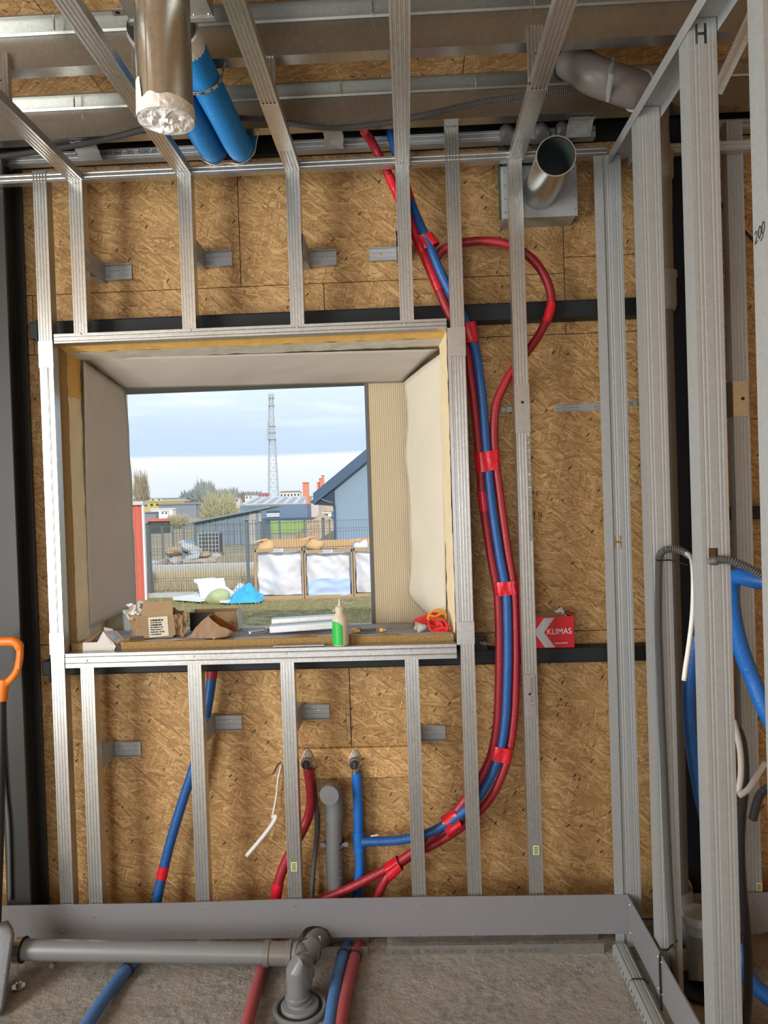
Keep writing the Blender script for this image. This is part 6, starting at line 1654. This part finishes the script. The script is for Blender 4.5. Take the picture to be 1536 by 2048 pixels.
# red steel shed edge at the left of the opening
yR = P(280, 1200, Z=GZ).y
x0, x1 = P(225, 1100, Y=yR).x, P(288, 1100, Y=yR).x
t = thing('red_container', 'red corrugated steel container edge at the left of the opening', 'container', (x1, yR, GZ))
n = 26; pl = []
zt_c = P(276, 1010, Y=yR).z
for i in range(n + 1): pl.append((x0 + (x1 - x0) * i / n, yR + (.02 if (i // 2) % 2 else 0)))
pl += [(x1, yR + .10), (x0, yR + .10)]
obj('wall', MB().extrude(pl, (0, 0, GZ), (1, 0, 0), (0, 1, 0), (0, 0, 1), zt_c - GZ), M_redsteel, t)
obj('roof_edge', MB().box(x0, x1 + .03, yR - .05, yR + .2, zt_c, zt_c + .08), M_ware_roof, t)
obj('corner_post', MB().box(x1 - .01, x1 + .025, yR - .02, yR + .06, GZ, zt_c), M_white, t)

# house with gable on the right
yH = 27.0
def H_(u, v, y=yH): return P(u, v, Y=y)
xw = H_(668, 1000).x; e0, e1 = H_(626, 984), H_(733, 896)
sl_ = (e1.z - e0.z) / (e1.x - e0.x)
xR = xw + 7.5; xm = xw + 4.0
t = thing('house', 'pale blue rendered house with dark blue eave seen at the right', 'house', (xw, yH, GZ))
zwt = e0.z + sl_ * (xw - e0.x) - .12
pl = [(xw, GZ), (xR, GZ), (xR, zwt + sl_ * (xm - xw) - sl_ * (xR - xm)), (xm, zwt + sl_ * (xm - xw)), (xw, zwt)]
obj('gable_wall', MB().extrude(pl, (0, yH + .35, 0), (1, 0, 0), (0, 0, 1), (0, 1, 0), 8), M_house, t)
th_ = H_(700, 918).z - H_(700, 944).z
pl = [(e0.x, e0.z - th_ * .1), (xm, e0.z + sl_ * (xm - e0.x)), (xm, e0.z + sl_ * (xm - e0.x) - th_), (e0.x, e0.z - th_)]
obj('roof_slope', MB().extrude(pl, (0, yH, 0), (1, 0, 0), (0, 0, 1), (0, 1, 0), 9), M_roof_blue, t)
pl = [(e0.x + .12, e0.z - th_), (xw, e0.z - th_ * 1.15), (xw, zwt), (e0.x + .12, e0.z - th_ * .9)]
obj('soffit', MB().extrude(pl, (0, yH + .15, 0), (1, 0, 0), (0, 0, 1), (0, 1, 0), 8.5), M_soffit, t)
obj('gutter', MB().tube([(e0.x - .05, yH + .05, e0.z - th_ * .75), (e0.x - .05, yH + 8, e0.z - th_ * .75)], .07, 8), M_roof_blue, t)
dpx = [H_(629, 985, yH + .1), H_(631, 993, yH + .1), H_(650, 1002, yH + .15), H_(667, 1006, yH + .2), H_(669, 1015, yH + .25), H_(671, 1090, yH + .25), (H_(671, 1090, yH + .25).x, yH + .25, GZ)]
obj('downpipe', MB().tube(dpx, .05, 8), M_roof_blue, t)
# blue shed with a slanting roof
yS = 38.0
def S_(u, v, y=yS): return P(u, v, Y=y)
a, b, c = S_(388, 1044), S_(522, 1018), S_(388, 1092)
t = thing('shed', 'weathered blue-grey plank shed with slanting roof behind the fence', 'shed', ((a.x + b.x) / 2, yS, GZ))
nB = 22
for i in range(nB):
    x0 = a.x + (b.x - a.x) * i / nB; x1 = a.x + (b.x - a.x) * (i + 1) / nB - .012
    z0 = a.z + (b.z - a.z) * i / nB
    pale = i >= 18 and i != 20
    if i == 0: mesh0 = None
    obj('plank', MB().box(x0, x1, yS + .03 * (i % 2), yS + .06 + .03 * (i % 2), GZ, z0), M_shed_b if pale else M_shed, t)
obj('side_wall', MB().box(a.x, a.x + .06, yS + .1, yS + 2.5, GZ, a.z), M_shed, t)
obj('back_wall', MB().box(a.x, b.x, yS + .1, yS + 2.5, GZ, a.z), M_shed, t)
pl = [(a.x - .35, a.z - .10), (b.x + .55, b.z + .06), (b.x + .55, b.z + .14), (a.x - .35, a.z - .02)]
obj('roof', MB().extrude(pl, (0, yS - .35, 0), (1, 0, 0), (0, 0, 1), (0, 1, 0), 3.2), M_slate, t)
d0, d1 = S_(500, 1026), S_(512, 1040)
obj('window', MB().box(d0.x, d1.x, yS - .02, yS + .02, d1.z, d0.z), M_shed_b, t)
# water tank in a wire cage
yT = 30.0
a, b = P(397, 1100, Y=yT), P(437, 1065, Y=yT)
a.z = GZ
t = thing('caged_tank', 'dark plastic tank in a wire cage before the shed', 'tank', ((a.x + b.x) / 2, yT, GZ))
obj('tank', MB().box(a.x + .03, b.x - .03, yT + .03, yT + .8, GZ + .12, b.z - .03), M_tank, t, bevel=.05)
mb = MB()
for i in range(7):
    x = a.x + (b.x - a.x) * i / 6; mb.box(x - .012, x + .012, yT - .012, yT + .012, GZ + .1, b.z)
for i in range(6):
    z = GZ + .12 + (b.z - GZ - .12) * i / 5; mb.box(a.x, b.x, yT - .014, yT + .010, z - .012, z + .012)
obj('cage', mb, M_kerb, t, kind='stuff')
obj('pallet', MB().box(a.x, b.x, yT, yT + .85, GZ, GZ + .12), M_pallet, t)
# rubble heap and a leaning board
rr_ = random.Random(5)
for k in range(60):
    u = rr_.uniform(312, 428); v = rr_.uniform(1100, 1122)
    p = P(u, v, Y=24.0 - rr_.uniform(0, 1.6)); s = rr_.uniform(.10, .26)
    zz = max(GZ + s * .4, p.z)
    zz = GZ + s * .4 + .85 * math.exp(-((u - 372) / 42) ** 2) * rr_.uniform(.05, 1)
    m3 = Matrix.Rotation(rr_.uniform(-.6, .6), 3, 'Y') @ Matrix.Rotation(rr_.uniform(0, 3), 3, 'Z')
    mb = MB().ell((p.x, p.y, zz), s * 1.5, s, s * .6, 8, 5, m3, .7)
    o = obj('rubble_chunk', mb, rr_.choice((M_rubble, M_kerb, M_pallet)))
    tag(o, 'chunk of broken concrete or timber in the rubble heap behind the fence', 'rubble', 'rubble chunks in the heap')
a, b = P(360, 1117, Y=22.6), P(382, 1082, Y=23.2)
tag(obj('leaning_board', MB().bar(a, b, .30, .04, up=(0, 1, 0)), M_shed), 'blue-grey board leaning on the rubble heap', 'board')
for k, (u, v, w_) in enumerate(((395, 1112, 1.3), (405, 1107, 1.2), (400, 1102, 1.0))):
    p = P(u, v, Y=22.4)
    tag(obj('timber', MB().box(p.x - w_ / 2, p.x + w_ / 2, 22.3, 22.5, GZ + .04 + .13 * k, GZ + .15 + .13 * k), M_rubble), ['lowest grey timber of the stack beside the leaning board', 'middle grey timber of the stack beside the leaning board', 'top grey timber of the stack beside the leaning board'][k], 'timber', 'stacked timbers')
# mounds of earth
def mound(nm, u0, u1, v1, y, h, mat, lb):
    x0, x1 = P(u0, v1, Y=y).x, P(u1, v1, Y=y).x; cx = (x0 + x1) / 2; rx = (x1 - x0) / 2
    def fn(a, b):
        th = 2 * math.pi * a; r_ = 1 - b
        z = h * (1 - r_ ** 1.6) * (1 + .25 * noise.noise((math.cos(th) * r_ * 3, math.sin(th) * r_ * 3, y)))
        return (cx + math.cos(th) * rx * r_, y + math.sin(th) * rx * .8 * r_, gz(y) - .05 + z)
    return tag(obj(nm, MB().grid(fn, 40, 14), mat, smooth=True), lb, 'mound')
mound('earth_mound', 588, 700, 1085, 42, 1.35, M_soil, 'sandy earth mound between the fence and the house')
mound('sand_heap', 620, 700, 1032, 130, 3.2, M_soil, 'sand heap far behind the house eave')
# warehouse
yW = 96.0
def W_(u, v, y=yW): return P(u, v, Y=y)
a, b = W_(480, 1040), W_(614, 1008); a.z = gz(yW)
t = thing('warehouse', 'blue-grey warehouse with pale folded roof beyond the field', 'warehouse', ((a.x + b.x) / 2, yW, gz(yW)))
obj('front_wall', MB().box(a.x, b.x, yW, yW + 8, a.z, b.z), M_ware, t)
obj('plinth', MB().box(W_(533, 1040).x, W_(668, 1040).x, yW - 1.2, yW - .6, a.z, W_(600, 1035).z), M_ware_dark, t)
ra, rb_ = W_(482, 1009), W_(612, 1007); rt0, rt1 = W_(505, 993, yW + 6), W_(612, 993, yW + 6)
obj('roof', MB().grid(lambda p, q: Vector(ra).lerp(rb_, p).lerp(Vector(rt0).lerp(rt1, p), q), 8, 2), M_ware_roof, t)
for i in range(6):
    f0 = .06 + i * .16
    pA = Vector(ra).lerp(rb_, f0).lerp(Vector(rt0).lerp(rt1, f0), .1); pB = Vector(ra).lerp(rb_, f0 + .09).lerp(Vector(rt0).lerp(rt1, f0 + .09), .1)
    pC = Vector(ra).lerp(rb_, f0 + .14).lerp(Vector(rt0).lerp(rt1, f0 + .14), .85); pD = Vector(ra).lerp(rb_, f0 + .07).lerp(Vector(rt0).lerp(rt1, f0 + .07), .85)
    mb = MB(); up3 = Vector((0, -.05, .10)); mb.v = [tuple(q + up3 * .4) for q in (pA, pB, pC, pD)] + [tuple(q - up3) for q in (pA, pB, pC, pD)]
    mb.f = [(0, 1, 2, 3), (7, 6, 5, 4), (0, 4, 5, 1), (1, 5, 6, 2), (2, 6, 7, 3), (3, 7, 4, 0)]
    obj('rooflight', mb, M_roof_grey, t)
a2, b2 = W_(534, 1035), W_(559, 1021)
dw = obj('door', MB().box(a2.x, b2.x, yW - .08, yW, a2.z, b2.z), M_ware_dark, t)
for k in range(2):
    z = W_(545, 1028 + 4 * k).z
    obj('white_stripe', MB().box(a2.x, b2.x, yW - .14, yW - .08, z - .09, z + .09), M_white, dw)
g0_, g1_ = W_(613, 1030), W_(630, 985)
tt = thing('gabled_building', 'pale pinkish gabled building at the end of the warehouse', 'building', (g0_.x, yW + 4, gz(yW)))
x0, x1 = g0_.x + .1, W_(630, 1030).x
obj('wall', MB().extrude([(x0, gz(yW)), (x1, gz(yW)), (x1, W_(630, 1000).z), ((x0 + x1) / 2 + .2, W_(623, 985).z), (x0, W_(613, 1000).z)], (0, yW + 4, 0), (1, 0, 0), (0, 0, 1), (0, 1, 0), 6), M_pink, tt)
obj('roof', MB().box(x0 - .1, x1 + .1, yW + 4.2, yW + 9.8, W_(620, 1001).z, W_(620, 1001).z + .1), M_ware_roof, tt)
# far things
def FB(name, u0, u1, v0, v1, y, mat, lb, cat='building', roof=None, wins=0, grp=None):
    a, b = P(u0, v1, Y=y), P(u1, v0, Y=y)
    t = thing(name, lb, cat, ((a.x + b.x) / 2, y, a.z), grp)
    zb_ = min(a.z, gz(y)); dp = min(8, (b.x - a.x) * .5); ov = min(.2, (b.x - a.x) * .05)
    obj('wall', MB().box(a.x, b.x, y, y + dp, zb_, b.z), mat, t)
    h = min(b.z - a.z, (b.x - a.x) * .6)
    obj('roof', MB().extrude([(a.x - ov, b.z), (b.x + ov, b.z), (b.x - (b.x - a.x) * .08, b.z + h * .28), (a.x + (b.x - a.x) * .08, b.z + h * .28)], (0, y - .2, 0), (1, 0, 0), (0, 0, 1), (0, 1, 0), dp + .4), roof or M_slate, t)
    for i in range(wins):
        x = a.x + (b.x - a.x) * (i + .3) / wins; w_ = (b.x - a.x) / wins * .4
        obj('window', MB().box(x, x + w_, y - .1, y, a.z + (b.z - a.z) * .3, a.z + (b.z - a.z) * .7), M_glass, t)
    return t
FB('chimney_tower', 606, 617, 966, 998, 170, M_brick, 'orange brick chimney tower behind the warehouse', 'tower', M_brick)
FB('orange_building', 636, 668, 985, 1005, 200, M_brick, 'orange brick building beneath the house eave', roof=M_brick, wins=5)
for k, (u, v) in enumerate(((641, 957), (646, 951), (637, 965))):
    FB('brick_chimney', u - 2, u + 2, v, v + 40, 210, M_brick, ['orange chimney stack left of the eave tip, middle one', 'orange chimney stack left of the eave tip, tallest one', 'orange chimney stack left of the eave tip, lowest one'][k], 'chimney', M_brick, grp='orange chimney stacks')
FB('ochre_hall', 286, 368, 1002, 1016, 150, M_ochre, 'long ochre hall far away at the left', wins=7, roof=M_ochre)
FB('slate_hall', 318, 392, 1008, 1024, 125, M_slate, 'dark roofed hall before the ochre one at the left', roof=M_slate)
FB('white_tent', 302, 345, 1018, 1026, 110, M_white, 'white tent roof beyond the field at the left', 'tent', M_white)
FB('parked_van', 322, 336, 1022, 1030, 92, M_white, 'white van parked beyond the field at the left', 'van', M_white, 2)
FB('pale_shed', 280, 312, 1025, 1034, 80, M_slate, 'low grey shed beyond the fence at the left', 'shed')
FB('red_roofed_hut', 296, 334, 1042, 1062, 60, M_tank, 'dark hut with red roof behind the fence at the left', 'hut', M_redsteel)
FB('cream_house', 490, 520, 990, 999, 260, M_cream, 'cream house on the skyline left of the lattice tower', wins=4)
FB('red_house', 517, 536, 988, 998, 255, M_redsteel, 'red house on the skyline just left of the lattice tower', wins=3)
FB('cream_block', 560, 600, 984, 996, 300, M_cream, 'cream block on the skyline right of the lattice tower', wins=6)
FB('blue_hall', 325, 372, 996, 1002, 320, M_house, 'pale blue hall on the skyline at the left')
FB('white_hall', 276, 324, 997, 1003, 330, M_cream, 'pale hall on the skyline at the far left', wins=4)
FB('grey_house', 440, 480, 996, 1006, 200, M_pink, 'grey-pink house half hidden behind the willow', wins=3)
FB('low_blue_store', 625, 664, 1024, 1031, 110, M_ware, 'low blue store with white van beside the sand heap', wins=2)
FB('white_van', 642, 662, 1026, 1033, 104, M_white, 'white van parked before the low blue store', 'van', M_white, 1)
# lattice tower
yL = 280.0
def L_(u, v): return P(u, v, Y=yL)
b0, b1 = L_(537.5, 1000), L_(557, 1000); t0, t1 = L_(537.8, 790), L_(544.5, 790)
tw = thing('lattice_tower', 'tall grey lattice mast with antenna platforms on the skyline', 'tower', ((b0.x + b1.x) / 2, yL, b0.z))
wb = (b1.x - b0.x) / 2; wt = (t1.x - t0.x) / 2; cb = (b0.x + b1.x) / 2; ct = (t0.x + t1.x) / 2; zb = gz(yL); zt = t0.z
def corner(f, i, j):
    w_ = wb + (wt - wb) * f
    return Vector((cb + (ct - cb) * f + i * w_, yL + j * w_, zb + (zt - zb) * f))
for i in (-1, 1):
    for j in (-1, 1): obj('leg', MB().bar(corner(0, i, j), corner(1, i, j), .22, .22, (0, 1, 0)), M_tower, tw)
mb = MB(); nS = 15
for k in range(nS):
    f0, f1 = 1 - (1 - k / nS) ** 1.12, 1 - (1 - (k + 1) / nS) ** 1.12
    for (i0, j0, i1, j1) in ((-1, -1, 1, -1), (-1, 1, 1, 1), (-1, -1, -1, 1), (1, -1, 1, 1)):
        mb.bar(corner(f0, i0, j0), corner(f1, i1, j1), .10, .10, (0, 1, .1)); mb.bar(corner(f0, i1, j1), corner(f1, i0, j0), .10, .10, (0, 1, .1))
        mb.bar(corner(f1, i0, j0), corner(f1, i1, j1), .10, .10, (0, 1, .1))
obj('bracing', mb, M_tower, tw, kind='stuff')
for v, w_ in ((879, 1.5), (866, 1.4), (853, 1.3), (812, .9), (797, .9)):
    p = L_(543.5, v)
    pf = obj('platform', MB().box(p.x - w_, p.x + w_, yL - w_, yL + w_, p.z - .1, p.z + .1), M_tower, tw)
    for s in (-1, -.35, .35, 1):
        obj('antenna', MB().box(p.x + s * w_ - .18, p.x + s * w_ + .18, yL - w_ - .25, yL - w_, p.z + .1, p.z + 1.9), M_kerb, pf)
ORD = 'first second third fourth fifth sixth seventh eighth ninth tenth eleventh twelfth thirteenth fourteenth fifteenth sixteenth'.split()
# bushes, trees and the wooded skyline
def bush(nm, u, v, rx, h, y, mat, lb, n=700, th=.03, seed=1, cat='bush', tree=False, spread=1.0):
    p = P(u, v, Y=y); z0 = gz(y); rr = random.Random(seed); mb = MB()
    for i in range(n):
        a = rr.uniform(0, 2 * math.pi); el_ = rr.uniform(.15, 1.0) ** .7
        d = Vector((math.cos(a) * (1 - el_ * .55) * rx * spread, math.sin(a) * (1 - el_ * .55) * rx * .6, h * el_ * rr.uniform(.8, 1.05)))
        s0 = rr.uniform(.25, .75); s1 = min(1, s0 + rr.uniform(.2, .45))
        base = Vector((p.x, y, z0)); q0 = base + d * s0 + Vector((rr.uniform(-1, 1), rr.uniform(-1, 1), rr.uniform(-.4, .6))) * rx * .10
        q1 = base + d * s1 + Vector((rr.uniform(-1, 1), rr.uniform(-1, 1), rr.uniform(-.2, .8))) * rx * .14
        n0 = len(mb.v); sd = Vector((th, 0, th * .3))
        mb.v += [tuple(q0 - sd), tuple(q0 + sd), tuple(q1 + Vector((0, th, 0)))]; mb.f.append((n0, n0 + 1, n0 + 2))
    t = thing(nm, lb, cat, (p.x, y, z0))
    obj('twigs', mb, mat, t, kind='stuff')
    st = MB()
    for i in range(5 if not tree else 1):
        a = i * 1.3; e_ = Vector((math.cos(a) * rx * .4, math.sin(a) * rx * .2, h * .5)) if not tree else Vector((0, 0, h * .9))
        st.tube([(p.x, y, z0 - .1), Vector((p.x, y, z0)) + e_ * .5, Vector((p.x, y, z0)) + e_], [th * 3, th * 2, th], 5)
    obj('stem', st, M_twig, t)
    return t
bush('willow_bush', 440, 1035, 2.6, 3.6, 62, M_twig_pale, 'big bare willow bush behind the shed', 2600, .030, 1)
bush('willow_bush', 356, 1035, 1.9, 1.6, 72, M_twig_pale, 'low round bare bush left of the willow', 1500, .028, 2)
bush('bare_tree', 283, 1005, 4.0, 13, 220, M_twig, 'lone bare tree on the skyline at the left', 900, .10, 3, 'tree', True)
for k in range(16):
    u = 372 + k * 6.5 + random.uniform(-3, 3)
    bush('bare_tree', u, 1000, 4.5, 7 + 3 * noise.noise((k * .7, 1, 1)) + (4 if 3 < k < 9 else 0), 330, M_farwood, ORD[k] + ' bare tree from the left on the wooded skyline above the willow', 320, .22, 20 + k, 'tree', True)['group'] = 'bare trees on the skyline'
for k in range(5):
    bush('bare_tree', 478 + k * 9, 1000, 4.5, 5.5, 335, M_farwood, ORD[k] + ' small tree from the left on the skyline beside the lattice mast', 220, .22, 50 + k, 'tree', True)['group'] = 'small trees by the lattice tower'
